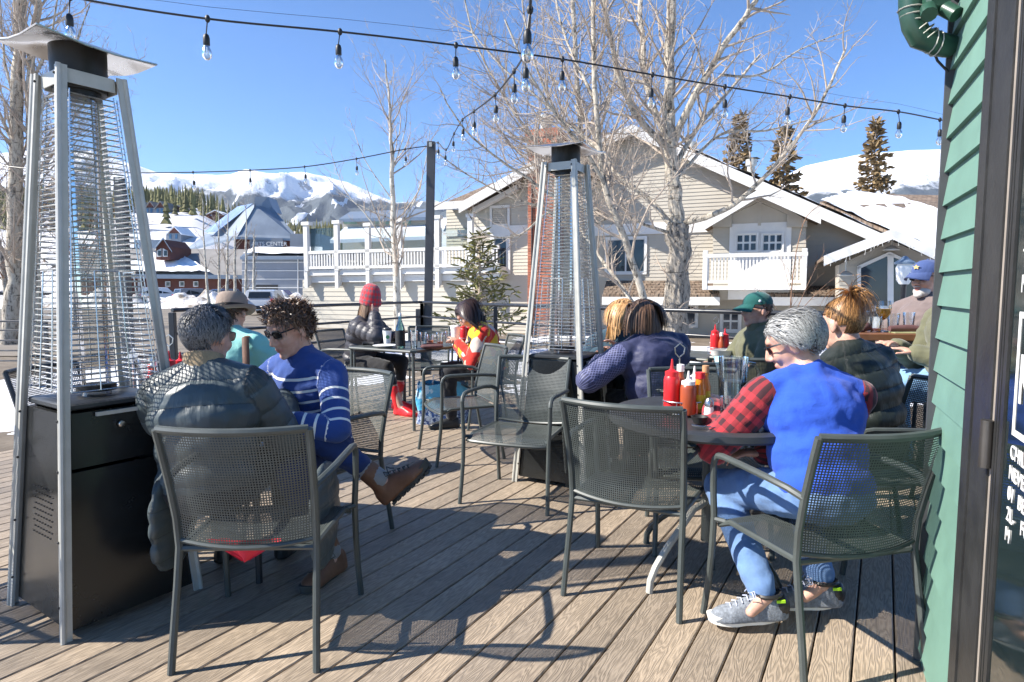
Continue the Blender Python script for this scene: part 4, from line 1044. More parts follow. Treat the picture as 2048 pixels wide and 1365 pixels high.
def mountains():
    # skyline: photo x -> skyline y; ridge about 5.6 km away, foot 3 km
    prof = [(-900, 470), (-500, 400), (-200, 330), (0, 310), (120, 296), (200, 306), (240, 316), (290, 332), (330, 344), (420, 346), (470, 348), (500, 338), (540, 346), (580, 345), (612, 343), (660, 352), (700, 362), (740, 380), (800, 404), (870, 398), (930, 420), (1000, 430), (1150, 420), (1400, 430), (1600, 330), (1700, 308), (1800, 300), (1900, 297), (2100, 300), (2400, 340), (2700, 420)]
    xs = [p[0] for p in prof]; ys = [p[1] for p in prof]; m = MB(); nu, nv = 520, 110
    def S(u, v):
        x = -900 + 3600 * u; yt = float(np.interp(x, xs, ys)); Yr = 5600 + 400 * math.sin(u * 7); f = v
        k = ray(x, 580); Y = 2700 + (Yr - 2700) * f; X = k.x * Y
        ztop = at(x, yt, Yr).z; e = f ** 1.15
        n = mnoise.fractal(Vector((X * .0013, Y * .0009, 1.7)), .75, 2.1, 8); rg = mnoise.ridged_multi_fractal(Vector((X * .0012 + 4, Y * .0006, 0)), .9, 2.1, 6, 1.0, 2.0) - 1.0
        w = min(1, f * 3) * min(1, (1 - f) * 4 + .10)
        if x > 1300: w *= .35
        return Vector((X, Y, -8 + ztop * e + (n * 130 + rg * 150) * w))
    m.sheet(S, nu, nv); tag(m.build('mountains', MT['mountain']), kind='structure')
mountains()
# wooded foothill
MT['hill'] = simple('snowy_hillside', (0.62, 0.62, 0.64), 0.9, 0, 0.35, 0.02)
def hill_z(X, Y):
    k = X / Y * FPX + 1024
    yl = np.interp(Y, [190, 225, 245, 300, 640], [582, 520, 482, 431, 398]); yr = np.interp(Y, [190, 300, 640], [582, 508, 462])
    f = np.interp(k, [-400, 400, 560, 1500], [0, 0, 1, 1.15]); y = yl + (yr - yl) * f
    return float(1.25 + (580 - y) * Y / FPX)
m = MB(); m.sheet(lambda u, v: (lambda Y: (lambda X: Vector((X, Y, hill_z(X, Y) + 1.5 * mnoise.noise(Vector((X * .02, Y * .02, 0))))))( (-1.3 + 1.9 * u) * Y))(190 + 500 * v), 90, 40)
tag(m.build('hillside', MT['hill']), kind='structure')
MT['forest'] = simple('pine_forest', (0.15, 0.14, 0.055), 0.9, 0, 0.55, 0.08)
def forest():
    rnd = random.Random(12); m = MB()
    def pine(x, y, z, h):
        r = h * rnd.uniform(.12, .18); a0 = rnd.random()
        for k in range(5):
            zz = h * (.12 + .17 * k); rr = r * (1.05 - .2 * k); n = 6; b = len(m.v); top = (x, y, z + zz + h * .28)
            ring = [(x + rr * (1 + .35 * rnd.uniform(-1, 1)) * math.cos(a0 + 6.283 * i / n), y + rr * math.sin(a0 + 6.283 * i / n), z + zz + rnd.uniform(-.03, .03) * h) for i in range(n)]
            m.add(ring + [top], [(i, (i + 1) % n, n) for i in range(n)])
    for i in range(1900):
        Y = rnd.uniform(260, 640); k = rnd.uniform(-500, 860); X = (k - 1024) / FPX * Y
        # open snow clearing in the middle of the slope
        yy = 580 - (hill_z(X, Y) - 1.25) / Y * FPX
        if 300 < k < 470 and 440 < yy < 480 and rnd.random() < .9: continue
        if mnoise.noise(Vector((X * .012, Y * .012, 3))) < -.28: continue
        pine(X, Y, hill_z(X, Y) - .5, rnd.uniform(8, 15))
    tag(m.build('pine_forest', MT['forest'], None, False), 'dense pine forest covering the foothills below the mountains', 'forest', kind='stuff')
forest()
# ============================================================ the town across the road
MT['red_wood'] = simple('red_brown_siding', (0.13, 0.045, 0.032), 0.8, 0, 0.2, 1)
MT['metal_roof'] = simple('grey_metal_roof', (0.20, 0.24, 0.29), 0.45, 0.3, 0.15, 0.4)
MT['grey_siding'] = simple('slate_grey_siding', (0.20, 0.22, 0.25), 0.7, 0, 0.1, 0.6)
MT['roof_felt'] = simple('weathered_roof', (0.22, 0.21, 0.20), 0.8, 0, 0.2, 0.4)
def quadm(nm, pts, th, mat, par, O):
    m = MB(); m.prism([Vector(p) - O for p in pts], th); o = m.build(nm, mat, par, False); fixn(o.data); return o
def facing_rect(nm, x0, y0, x1, y1, Y, depth, mat, par, O): return quadm(nm, [at(x0, y1, Y), at(x1, y1, Y), at(x1, y0, Y), at(x0, y0, Y)], (0, depth, 0), mat, par, O)
def town():
    # long red-brown building with dormer
    Y = 88; O = at(400, 604, Y); O.z = GZ; t = thing('red_brown_building', 'long red-brown building with a snowy grey roof and gabled dormer', 'building', tuple(O))
    w = facing_rect('wall', 150, 552, 660, 606, Y, 14, MT['red_wood'], t, O)
    for k, x in enumerate((307, 336, 364, 392)):
        f = facing_rect('window', x - 5, 563, x + 5, 574, Y - .05, -.1, MT['trim'], t, O); facing_rect('pane', x - 3, 565, x + 3, 572, Y - .16, -.04, MT['pane'], f, O)
    facing_rect('gutter_pipe', 278, 556, 283, 606, Y - .1, -.3, MT['trim'], t, O)
    rf = quadm('roof', [at(140, 552, Y - 1), at(664, 556, Y - 1), at(600, 500, Y + 9), at(140, 496, Y + 9)], (0, 0, -.3), MT['roof_felt'], t, O)
    quadm('eave', [at(140, 548, Y - 1.1), at(664, 552, Y - 1.1), at(664, 559, Y - 1.1), at(140, 557, Y - 1.1)], (0, -.2, 0), MT['metal_roof'], t, O)
    c = [at(262, 546, Y - .8), at(420, 546, Y - .8), at(345, 500, Y + 8), at(262, 512, Y + 8)]
    def S(u, v):
        p = c[0].lerp(c[1], u).lerp(c[3].lerp(c[2], u), v); n = mnoise.fractal(Vector((u * 5, v * 4, 1)), 1, 2, 4); return p - O + Vector((0, 0, .25 + .3 * n))
    m = MB(); m.sheet(S, 30, 20); m.build('roof_snow', MT['snow'], rf)
    d = quadm('dormer', [at(312, 520, Y + 1), at(312, 494, Y + 1), at(326, 479, Y + 1), at(339, 494, Y + 1), at(339, 520, Y + 1)], (0, 6, 0), MT['red_wood'], t, O)
    for a, b in (((326, 476), (344, 503)), ((326, 476), (306, 500))): quadm('dormer_roof', [at(*a, Y + .4), at(*b, Y + .4), at(b[0], b[1], Y + 8), at(a[0], a[1] - 2, Y + 8)], (0, 0, -.2), MT['metal_roof'], d, O)
    for x in (319, 331):
        q = quadm('window', [at(x - 4.5, 514, Y + .95), at(x + 4.5, 514, Y + .95), at(x + 4.5, 497 if x < 325 else 502, Y + .95), at(x - 4.5, 502 if x < 325 else 497, Y + .95)], (0, -.15, 0), MT['trim'], d, O)
        quadm('pane', [at(x - 3, 512, Y + .75), at(x + 3, 512, Y + .75), at(x + 3, 502, Y + .75), at(x - 3, 502, Y + .75)], (0, -.05, 0), MT['pane'], q, O)
    facing_rect('metal_roof_ridge', 268, 480, 320, 502, Y + 9, 6, MT['metal_roof'], t, O)
    # arts centre with steep metal roof
    Y = 112; O = at(500, 604, Y); O.z = GZ; t = thing('barn_roof_hall', 'tall hall with a steep blue grey metal roof and white lettering', 'building', tuple(O))
    ap = at(512, 408, Y); ap2 = at(538, 408, Y + 3)
    facing_rect('wall', 470, 474, 582, 604, Y, 16, MT['red_wood'], t, O)
    quadm('roof', [ap, ap2, at(598, 478, Y - 2), at(474, 474, Y - 3)], (0, 0, -.4), MT['metal_roof'], t, O)
    quadm('roof', [ap, at(474, 474, Y - 3), at(370, 500, Y + 4), at(412, 468, Y + 8), at(480, 420, Y + 8)], (0, 0, -.4), MT['metal_roof'], t, O)
    sp = [at(412, 468, Y + 5.5), at(436, 468, Y + 2), at(508, 412, Y + 2.5), at(478, 418, Y + 5.5)]
    quadm('solar_panels', [p + Vector((0, -.6, .35)) for p in sp], (0, 0, -.1), MT['solar'], t, O)
    quadm('clerestory', [ap + Vector((0, -.3, 1.2)), ap2 + Vector((0, -.3, 1.2)), ap2 + Vector((1, -.3, -1.5)), ap + Vector((-.4, -.3, -1.5))], (0, 4, 0), MT['metal_roof'], t, O)
    sg = facing_rect('sign_board', 500, 477, 566, 496, Y - 2.3, -.15, MT['grey_siding'], t, O)
    cu = bpy.data.curves.new('sign', 'FONT'); cu.body = 'ARTS CENTER'; cu.size = .98; cu.extrude = .02
    to = bpy.data.objects.new('tmp', cu); COL.objects.link(to); dg = bpy.context.evaluated_depsgraph_get(); dg.update(); me = bpy.data.meshes.new_from_object(to.evaluated_get(dg)); bpy.data.objects.remove(to)
    l = link('lettering', me, MT['white_paint'], sg); l.rotation_euler = (PI / 2, 0, 0); l.location = at(503, 492, Y - 2.5) - O
    # grey annex with white bands
    Y = 70; O = at(540, 604, Y); O.z = GZ; t = thing('grey_annex', 'slate grey flat-roofed annex with pale bands and a snowy roof', 'building', tuple(O))
    w = facing_rect('wall', 484, 512, 640, 608, Y, 12, MT['grey_siding'], t, O)
    for k in range(5): facing_rect('band', 484, 524 + k * 17, 640, 525.5 + k * 17, Y - .02, -.05, MT['trim'], w, O)
    facing_rect('band', 595, 512, 597, 606, Y - .02, -.08, MT['trim'], w, O)
    facing_rect('garage_opening', 512, 570, 556, 606, Y - .01, -.03, MT['rubber'], w, O)
    quadm('roof', [at(480, 514, Y - .5), at(645, 514, Y - .5), at(645, 498, Y + 12), at(500, 498, Y + 12)], (0, 0, -.3), MT['metal_roof'], t, O)
    c = [at(486, 512, Y), at(645, 512, Y), at(645, 499, Y + 11), at(508, 499, Y + 11)]
    m = MB(); m.sheet(lambda u, v: c[0].lerp(c[1], u).lerp(c[3].lerp(c[2], u), v) - O + Vector((0, 0, .3 + .15 * mnoise.noise(Vector((u * 4, v * 3, 0))))), 20, 10); m.build('roof_snow', MT['snow'], t)
    facing_rect('upper_wall', 580, 468, 640, 500, Y + 16, 8, MT['grey_siding'], t, O)
    # pale building behind the terrace glass
    Y = 60; O = at(735, 520, Y); O.z = GZ; t = thing('pale_building', 'pale building with green-framed windows behind the terrace', 'building', tuple(O))
    facing_rect('wall', 685, 436, 860, 640, Y, 10, MT['siding_light'], t, O)
    for x0, x1 in ((688, 714), (750, 778), (800, 822)):
        f = facing_rect('window', x0, 432 + 4, x1, 448, Y - .03, -.06, simple('green_window_frame', (0.25, 0.42, 0.34), .6) if x0 == 688 else bpy.data.materials['green_window_frame'], t, O); facing_rect('pane', x0 + 2, 438, x1 - 2, 446, Y - .1, -.03, MT['clear_sky_pane'], f, O)
    quadm('roof', [at(678, 438, Y - 1), at(866, 434, Y - 1), at(850, 418, Y + 8), at(700, 424, Y + 8)], (0, 0, -.3), MT['metal_roof'], t, O)
    quadm('lower_roof', [at(660, 480, Y - 6), at(870, 472, Y - 6), at(860, 450, Y), at(690, 455, Y)], (0, 0, -.3), MT['snow'], t, O)
    # houses on the hillside
    for k, (x0, x1, yt, yb, Y, lab) in enumerate(((268, 330, 402, 428, 300, 'dark lodge with blue windows on the wooded hillside'), (332, 372, 410, 426, 310, 'brown gabled house on the wooded hillside right of the lodge'), (332, 362, 452, 480, 245, 'grey house with snowy roof below the hillside clearing'), (412, 446, 420, 434, 320, 'small dark house among pines left of the metal roof'))):
        O = at((x0 + x1) / 2, yb + 4, Y); t = thing('hillside_house', lab, 'house', tuple(O), 0, 'houses on the hillside')
        facing_rect('wall', x0, (yt + yb) / 2, x1, yb + 8, Y, 9, MT['red_wood'] if k % 2 else MT['grey_siding'], t, O)
        n = 3 if k == 0 else 1; w_ = (x1 - x0) / n
        for i in range(n):
            a = at(x0 + w_ * (i + .5), yt, Y - .8)
            for e in (at(x0 + w_ * i - 1, (yt + yb) / 2 + 2, Y - .8), at(x0 + w_ * (i + 1) + 1, (yt + yb) / 2 + 2, Y - .8)): quadm('roof', [a, e, e + Vector((0, 11, 0)), a + Vector((0, 11, 0))], (0, 0, -.35), MT['snow'] if k > 1 else MT['roof_felt'], t, O)
            quadm('gable', [at(x0 + w_ * i, (yt + yb) / 2 + 1, Y), at(x0 + w_ * (i + 1), (yt + yb) / 2 + 1, Y), at(x0 + w_ * (i + .5), yt + 1, Y)], (0, 1, 0), MT['red_wood'], t, O)
            for q in (.3, .7): facing_rect('window', x0 + w_ * (i + q) - 2.2, (yt + yb) / 2 + 3, x0 + w_ * (i + q) + 2.2, yb - 2, Y - .05, -.2, MT['pane_blue'], t, O)
MT['solar'] = simple('snowy_solar_panel', (0.22, 0.30, 0.46), 0.25, 0, 0.25, 0.3)
MT['clear_sky_pane'] = simple('sky_pane', (0.30, 0.45, 0.42), 0.15)
MT['pane_blue'] = simple('blue_pane', (0.06, 0.14, 0.24), 0.1)
town()

# ============================================================ parked cars
def car_mat(n, c): return simple(n, c, 0.22, 0.0, 0.06, 1, 0, Coat_Weight=0.6)
MT['glass_dark'] = simple('car_glass', (0.02, 0.026, 0.032), 0.05)
MT['tail'] = simple('tail_lamp_red', (0.5, 0.01, 0.01), 0.2); MT['head'] = simple('head_lamp', (0.75, 0.76, 0.78), 0.1)
def car(label, p, rz, col, L=4.8, H=1.75, W=1.9, kind='suv'):
    t = thing('parked_car', label, 'car', tuple(p), rz, 'parked cars'); h = H; low = .32
    prof = [(-L / 2, low), (-L / 2 + .03, .85), (-L / 2 + .12, 1.02), (-L / 2 + .28, h - .06), (-L / 2 + .7, h), (L * .10, h - .02), (L * .24, h * .62), (L / 2 - .25, h * .56), (L / 2 - .04, h * .44), (L / 2, low)]
    m = MB(); n = len(prof); V = []
    for y, sc in ((-W / 2, 0), (-W / 2 + .10, 1), (W / 2 - .10, 1), (W / 2, 0)):
        for x, z in prof:
            inn = .14 * max(0, (z - h * .58) / (h * .42))
            yy = y + (inn if y < 0 else -inn); V.append((x, yy, z - (0 if sc else .03 if z > .5 else 0)))
    F = [tuple(range(n)), tuple(range(4 * n - 1, 3 * n - 1, -1))]
    for k in range(3):
        for i in range(n): F.append((k * n + i, (k + 1) * n + i, (k + 1) * n + (i + 1) % n, k * n + (i + 1) % n))
    m.add(V, F); b = m.build('body', col, t); fixn(b.data)
    for s in (-1, 1):
        yy = s * (W / 2 - .045)
        for x0, x1 in ((-L / 2 + .38, -L * .22), (-L * .20, -L * .02), (0, L * .13)):
            z0, z1 = h * .60, h - .14; q = MB(); a = .11
            q.prism([(x0, yy, z0), (x1 + (.28 if x0 == 0 else 0), yy, z0), (x1 - (.05 if x0 == 0 else 0), yy - s * a, z1), (x0, yy - s * a, z1)], (0, s * .02, 0)); o = q.build('side_window', MT['glass_dark'], t, False); fixn(o.data)
        for x in (-L * .29, L * .31):
            w = MB().tube([(x, s * (W / 2 - .22), .34), (x, s * (W / 2 + .01), .34)], .34, 20).build('wheel', MT['rubber'], t); MB().tube([(x, s * (W / 2 + .005), .34), (x, s * (W / 2 + .025), .34)], .21, 16).build('rim', MT['steel'], w)
        MB().box((-L / 2 + .03, s * (W / 2 - .16), .92), (.12, .24, .2), bev=.02).build('tail_lamp', MT['tail'], t); MB().box((L / 2 - .12, s * (W / 2 - .24), .72), (.2, .34, .15), bev=.02).build('headlight', MT['head'], t)
    q = MB(); q.prism([(-L / 2 + .13, -W / 2 + .28, 1.08), (-L / 2 + .13, W / 2 - .28, 1.08), (-L / 2 + .26, W / 2 - .34, h - .14), (-L / 2 + .26, -W / 2 + .34, h - .14)], (-.03, 0, 0)); o = q.build('rear_window', MT['glass_dark'], t, False); fixn(o.data)
    q = MB(); q.prism([(L * .235, -W / 2 + .26, h * .64), (L * .235, W / 2 - .26, h * .64), (L * .115, W / 2 - .3, h - .08), (L * .115, -W / 2 + .3, h - .08)], (.04, 0, .02)); o = q.build('windscreen', MT['glass_dark'], t, False); fixn(o.data)
    MB().box((-L / 2 - .02, 0, .5), (.1, W * .92, .2), bev=.03).build('bumper', MT['glass_dark'], t)
    return t
WH = car_mat('white_car_paint', (0.62, 0.64, 0.67)); GR = car_mat('slate_car_paint', (0.12, 0.15, 0.2)); NV = car_mat('navy_car_paint', (0.03, 0.05, 0.12)); BL = car_mat('blue_car_paint', (0.03, 0.06, 0.22)); SV = car_mat('silver_car_paint', (0.5, 0.52, 0.54))
def cg(px_, Y): p = at(px_, 600, Y); p.z = GZ + .02; return p
car('white sport utility vehicle parked by the red-brown building', cg(327, 79), R(28), WH, 5.0, 1.9)
car('slate grey minivan parked right of the white sport utility vehicle', cg(393, 78), R(52), GR, 5.0, 1.75)
car('dark navy car parked behind the slim aspens', cg(462, 77), R(65), NV, 4.7, 1.7)
car('blue hatchback parked in front of the grey annex', cg(560, 64), R(60), BL, 4.4, 1.6)
car('silver car on the road behind the man in the felt hat', at(520, 640, 24) * 1 if False else Vector((-16.0, 41, GZ + .02)), R(100), SV, 4.7, 1.6)
# street lamps in front of the porch
def street_lamp(p, label):
    t = thing('street_lamp', label, 'street lamp', tuple(p), 0, 'globe street lamps')
    MB().lathe([(.12, 0), (.12, .25), (.06, .35), (.05, 2.6), (.07, 2.65)], 12).build('pole', MT['rail'], t)
    MB().lathe([(.09, 2.65), (.15, 2.75), (.17, 3.0), (.13, 3.1)], 14).build('globe', MT['white_plastic'], t); MB().lathe([(.2, 3.08), (.2, 3.12), (.09, 3.19), (.05, 3.24), (.01, 3.26)], 14).build('cap', MT['lamp_blue'], t)
MT['lamp_blue'] = simple('blue_grey_enamel', (0.16, 0.22, 0.30), 0.4)
p = at(1806, 600, 13.5); p.z = at(1806, 512, 13.5).z - 3.26; street_lamp(p, 'globe street lamp behind the man in the navy cap')
p = at(458, 600, 62); p.z = GZ; street_lamp(p, 'street lamp among the slim aspens')

# ============================================================ string lights
MT['bulb'] = glassy('bulb_glass', (.96, .95, .9), .9, .16); MT['cable'] = simple('black_rubber_cable', (0.012, 0.012, 0.013), 0.5)
MT['filament'] = simple('brass_filament', (0.6, 0.5, 0.3), 0.3, 0.8)
def string(label, P, bulbs, r=.0055, guy=True, drop=.078, sc=1.0):
    """P: 3D points of the cable; bulbs: positions along it (0..1 of control points)"""
    O = Vector(P[0]); t = thing('string_light', label, 'string light', tuple(O)); q = smooth_pts([Vector(p) - O for p in P], 6); n = len(q)
    MB().tube(q, r, 6).build('cable', MT['cable'], t)
    if guy: MB().tube([p + Vector((0, 0, .035 + .05 * math.sin(PI * i / n))) for i, p in enumerate(q)][::3], .0012, 3).build('guy_wire', MT['cable'], t)
    for b in bulbs:
        x = b * (n - 1); i = min(int(x), n - 2); p = q[i].lerp(q[i + 1], x - i); e = Vector((random.uniform(-.012, .012), random.uniform(-.01, .01), 0)); d = drop * random.uniform(.85, 1.15)
        m = MB(); m.ball(p, (.014, .012, .02)); m.tube([p, p + e * .5 - Vector((0, 0, d * .5)), p + e - Vector((0, 0, d))], .0032, 5)
        s = p + e - Vector((0, 0, d)); m.lathe([(.006, .0), (.013, -.006), (.017, -.02), (.017, -.055), (.014, -.06)], 10, s); so = m.build('lamp_holder', MT['cable'], t)
        MB().lathe([(.012, -.055), (.014, -.065), (.024, -.085), (.026, -.10), (.022, -.118), (.010, -.130), (.001, -.132)], 12, s, capb=False).build('bulb', MT['bulb'], so)
        MB().tube([s + Vector((-.006, 0, -.06)), s + Vector((-.008, 0, -.1)), s + Vector((.008, 0, -.1)), s + Vector((.006, 0, -.06))], .0012, 4).build('filament', MT['filament'], so)
def sl(*pts): return [at(x, y, Y) for x, y, Y in pts]
PTS1 = [(-120, -70, 3.0), (140, -6, 3.15), (415, 38, 3.35), (680, 64, 3.6), (912, 91, 3.85), (1125, 119, 4.1), (1305, 150, 4.35), (1450, 174, 4.6), (1580, 194, 4.8), (1690, 212, 5.0), (1797, 224, 5.2), (1880, 240, 5.4), (1990, 262, 5.6)]
string('string of bulbs across the top of the picture from left to the green building', sl(*PTS1), [k / 12 for k in range(1, 12)])
PTS2 = [(1070, -120, 2.1), (1064, -40, 2.35), (1060, 20, 2.6), (1058, 60, 2.9), (1050, 105, 3.5), (1028, 143, 4.3), (990, 190, 5.0), (948, 223, 6.0), (925, 240, 7.0), (908, 268, 8.0), (892, 300, 8.7), (876, 286, 9.0), (861, 292, 9.25)]
string('string of bulbs running from overhead down to the corner post', sl(*PTS2), [k / 12 for k in (2, 4, 5, 6, 7, 8, 9, 10, 11)], .0065, False, .085)
PTS3 = [(861, 292, 9.2), (810, 299, 9.15), (713, 318, 9.05), (609, 334, 8.95), (500, 341, 8.85), (386, 345, 8.7), (265, 346, 8.55), (150, 342, 8.6), (60, 338, 8.8), (-80, 322, 9.0)]
string('string of bulbs between the two light posts below the mountain', sl(*PTS3), [k / 9 for k in (1, 2, 3, 4, 5, 6, 8)], .0075, False, .10)
# ============================================================ people
def skin_mat():
    t = NT('skin'); o = t.obj()
    f = t.noise(o, 28, 4, 0.6); a = t.attr('lip').outputs['Fac']
    c = t.ramp(f, [(0.3, (0.50, 0.27, 0.19)), (0.7, (0.62, 0.37, 0.28))])
    c = t.mix(a, c, (0.42, 0.13, 0.11))
    t.bsdf(c, 0.5, 0, t.bump(t.noise(o, 220, 3), 0.12, 0.001), Subsurface_Weight=0.08, Subsurface_Scale=0.01); return t.m
MT['skin'] = skin_mat()

def cloth(name, col, var=0.25, rough=0.85, wscale=300, weave=0.25, sheen=0.2, pattern=None, spec=0.3, folds=0.35, quilt=0):
    t = NT(name); o = t.obj()
    f = t.noise(o, 9, 4, 0.6)
    c = t.ramp(f, [(0.25, tuple(x * (1 - var) for x in col)), (0.75, tuple(min(1, x * (1 + var)) for x in col))])
    sx = t.n('SeparateXYZ'); t.l(t.attr('cl').outputs['Vector'], sx.inputs[0])
    if pattern: c = pattern(t, c, sx)
    nm = t.bump(t.noise(o, wscale, 3, 0.6), weave, 0.002)
    nm = t.bump(t.noise(o, 14, 3, 0.5, 0.6), folds, 0.02, nm)
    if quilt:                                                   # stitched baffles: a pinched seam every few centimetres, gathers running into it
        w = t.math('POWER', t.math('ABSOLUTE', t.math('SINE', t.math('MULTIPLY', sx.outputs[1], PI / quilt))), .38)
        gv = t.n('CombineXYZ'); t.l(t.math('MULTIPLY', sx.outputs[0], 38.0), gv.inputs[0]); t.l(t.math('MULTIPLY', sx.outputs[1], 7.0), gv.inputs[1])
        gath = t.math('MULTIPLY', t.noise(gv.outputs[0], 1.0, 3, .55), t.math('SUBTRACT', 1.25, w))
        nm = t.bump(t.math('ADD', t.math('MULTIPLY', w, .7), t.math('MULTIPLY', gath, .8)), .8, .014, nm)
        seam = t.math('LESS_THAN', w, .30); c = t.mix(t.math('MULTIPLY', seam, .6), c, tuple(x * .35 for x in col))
    t.bsdf(c, rough, 0, nm, Sheen_Weight=sheen, Specular_IOR_Level=spec); return t.m
def pat_stripes(t, c, sx):
    z = sx.outputs[1]
    k = t.math('FRACT', t.math('MULTIPLY', z, 1 / 0.052))
    band = t.math('LESS_THAN', k, 0.22)
    tors = t.math('MULTIPLY', t.math('LESS_THAN', sx.outputs[2], 0.5), t.math('LESS_THAN', z, 0.48))
    arm = t.math('MULTIPLY', t.math('GREATER_THAN', sx.outputs[2], 0.5), t.math('GREATER_THAN', z, 0.08))
    m = t.math('MULTIPLY', band, t.math('MAXIMUM', tors, arm))
    return t.mix(m, c, (0.84, 0.83, 0.78))
def pat_plaid(p, dark, lite=None):
    def f(t, c, sx):
        a = t.math('LESS_THAN', t.math('FRACT', t.math('MULTIPLY', sx.outputs[0], 1 / p)), 0.5)
        b = t.math('LESS_THAN', t.math('FRACT', t.math('MULTIPLY', sx.outputs[1], 1 / p)), 0.5)
        s = t.math('MULTIPLY', t.math('ADD', a, b), 0.46)
        return t.mix(s, c, dark)
    return f
def pat_net(p, lite):
    def f(t, c, sx):
        u = t.math('ADD', sx.outputs[0], sx.outputs[1]); v = t.math('SUBTRACT', sx.outputs[0], sx.outputs[1])
        a = t.math('LESS_THAN', t.math('FRACT', t.math('MULTIPLY', u, 1 / p)), 0.24)
        b = t.math('LESS_THAN', t.math('FRACT', t.math('MULTIPLY', v, 1 / p)), 0.24)
        m = t.math('MULTIPLY', t.math('MAXIMUM', a, b), t.math('MULTIPLY', t.math('GREATER_THAN', sx.outputs[2], 0.5), t.math('LESS_THAN', sx.outputs[2], 1.5)))
        return t.mix(m, c, lite)
    return f
def pat_patch(t, c, sx):
    v = t.n('CombineXYZ'); t.l(sx.outputs[0], v.inputs[0]); t.l(sx.outputs[1], v.inputs[1])
    q = t.n('TexVoronoi'); q.inputs['Scale'].default_value = 9; t.l(v.outputs[0], q.inputs['Vector'])
    g = t.n('SeparateXYZ'); t.l(q.outputs['Color'], g.inputs[0])
    return t.ramp(g.outputs[0], [(0, (0.55, 0.03, 0.02)), (0.35, (0.72, 0.42, 0.02)), (0.55, (0.02, 0.02, 0.025)), (0.72, (0.62, 0.04, 0.02)), (0.86, (0.55, 0.45, 0.38))], 'CONSTANT')
def pat_denim(t, c, sx):
    o = t.obj(); w = t.noise(t.mapv(o, (1, 1, 0.4)), 8, 4, 0.6)
    return t.mix(t.math('MULTIPLY', w, 0.4), c, (0.28, 0.40, 0.56))

CL = {
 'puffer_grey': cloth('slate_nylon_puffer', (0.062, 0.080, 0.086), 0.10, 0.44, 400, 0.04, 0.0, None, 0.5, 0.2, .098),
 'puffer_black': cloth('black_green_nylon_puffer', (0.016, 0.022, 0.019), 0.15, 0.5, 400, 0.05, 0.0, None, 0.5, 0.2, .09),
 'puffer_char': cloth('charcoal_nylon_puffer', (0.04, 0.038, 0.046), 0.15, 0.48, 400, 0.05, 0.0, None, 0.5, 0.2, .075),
 'stripe': cloth('blue_knit_white_stripes', (0.028, 0.068, 0.25), 0.12, 0.9, 500, 0.5, 0.2, pat_stripes),
 'vest_blue': cloth('bright_blue_fleece', (0.026, 0.085, 0.47), 0.08, 0.95, 240, 0.6, 0.08),
 'plaid_red': cloth('red_black_buffalo_plaid', (0.42, 0.03, 0.04), 0.15, 0.9, 400, 0.3, 0.2, pat_plaid(0.056, (0.02, 0.015, 0.02))),
 'teal': cloth('mint_green_jersey', (0.24, 0.56, 0.50), 0.08, 0.7),
 'navy': cloth('navy_softshell', (0.026, 0.031, 0.082), 0.12, 0.6, 300, 0.1, 0.1, pat_net(0.026, (0.14, 0.15, 0.29)), 0.4),
 'slate': cloth('dark_teal_fleece', (0.025, 0.055, 0.08), 0.15, 0.9),
 'olive': cloth('olive_fleece', (0.125, 0.125, 0.075), 0.15, 0.9),
 'mauve': cloth('grey_brown_henley', (0.16, 0.125, 0.12), 0.12, 0.9),
 'patch': cloth('red_yellow_black_sweater', (0.5, 0.05, 0.03), 0.1, 0.9, 300, 0.4, 0.2, pat_patch),
 'denim': cloth('blue_denim', (0.085, 0.17, 0.36), 0.25, 0.9, 500, 0.4, 0.1, pat_denim),
 'denim_pale': cloth('pale_blue_denim', (0.24, 0.42, 0.64), 0.14, 0.9, 500, 0.4, 0.1),
 'denim_dark': cloth('dark_navy_jeans', (0.02, 0.04, 0.13), 0.25, 0.9, 500, 0.4, 0.1),
 'black': cloth('black_trousers', (0.014, 0.014, 0.016), 0.2, 0.85),
 'beanie': cloth('red_grey_plaid_knit', (0.62, 0.03, 0.04), 0.1, 0.95, 300, 0.6, 0.2, pat_plaid(0.035, (0.13, 0.10, 0.12))),
 'felt': cloth('taupe_felt', (0.26, 0.20, 0.16), 0.12, 0.95),
 'cap_green': cloth('dark_green_cotton', (0.008, 0.085, 0.075), 0.15, 0.85),
 'cap_blue': cloth('navy_cotton', (0.045, 0.075, 0.2), 0.12, 0.85),
 'collar': cloth('tan_corduroy', (0.30, 0.22, 0.13), 0.25, 0.9, 120, 0.8),
 'sock': cloth('grey_wool_sock', (0.23, 0.24, 0.25), 0.1, 0.95),
 'boot_brown': simple('brown_leather', (0.16, 0.075, 0.04), 0.55, 0, 0.35, 14, 0.2, 90),
 'boot_sole': simple('dark_lug_sole', (0.05, 0.052, 0.047), 0.8, 0, 0.2, 20),
 'shoe_grey': simple('grey_knit_runner', (0.20, 0.22, 0.25), 0.9, 0, 0.45, 90, 0.6, 260),
 'shoe_sole': simple('white_foam_sole', (0.78, 0.75, 0.68), 0.7, 0, 0.12, 8),
 'shoe_black': simple('black_leather', (0.018, 0.018, 0.018), 0.45, 0, 0.2, 10),
 'shoe_lace': simple('pale_blue_laces', (0.42, 0.45, 0.55), 0.9), 'lime': simple('lime_tag', (0.4, 0.75, 0.02), 0.6),
 'boot_red': simple('red_rubber_boot', (0.62, 0.014, 0.018), 0.38, 0, 0.1, 8),
}
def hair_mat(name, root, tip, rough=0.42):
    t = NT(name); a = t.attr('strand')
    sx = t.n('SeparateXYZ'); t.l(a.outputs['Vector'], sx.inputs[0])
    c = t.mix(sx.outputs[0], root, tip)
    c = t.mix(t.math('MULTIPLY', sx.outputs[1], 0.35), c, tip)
    t.bsdf(c, rough, 0, None, Specular_IOR_Level=0.45); return t.m
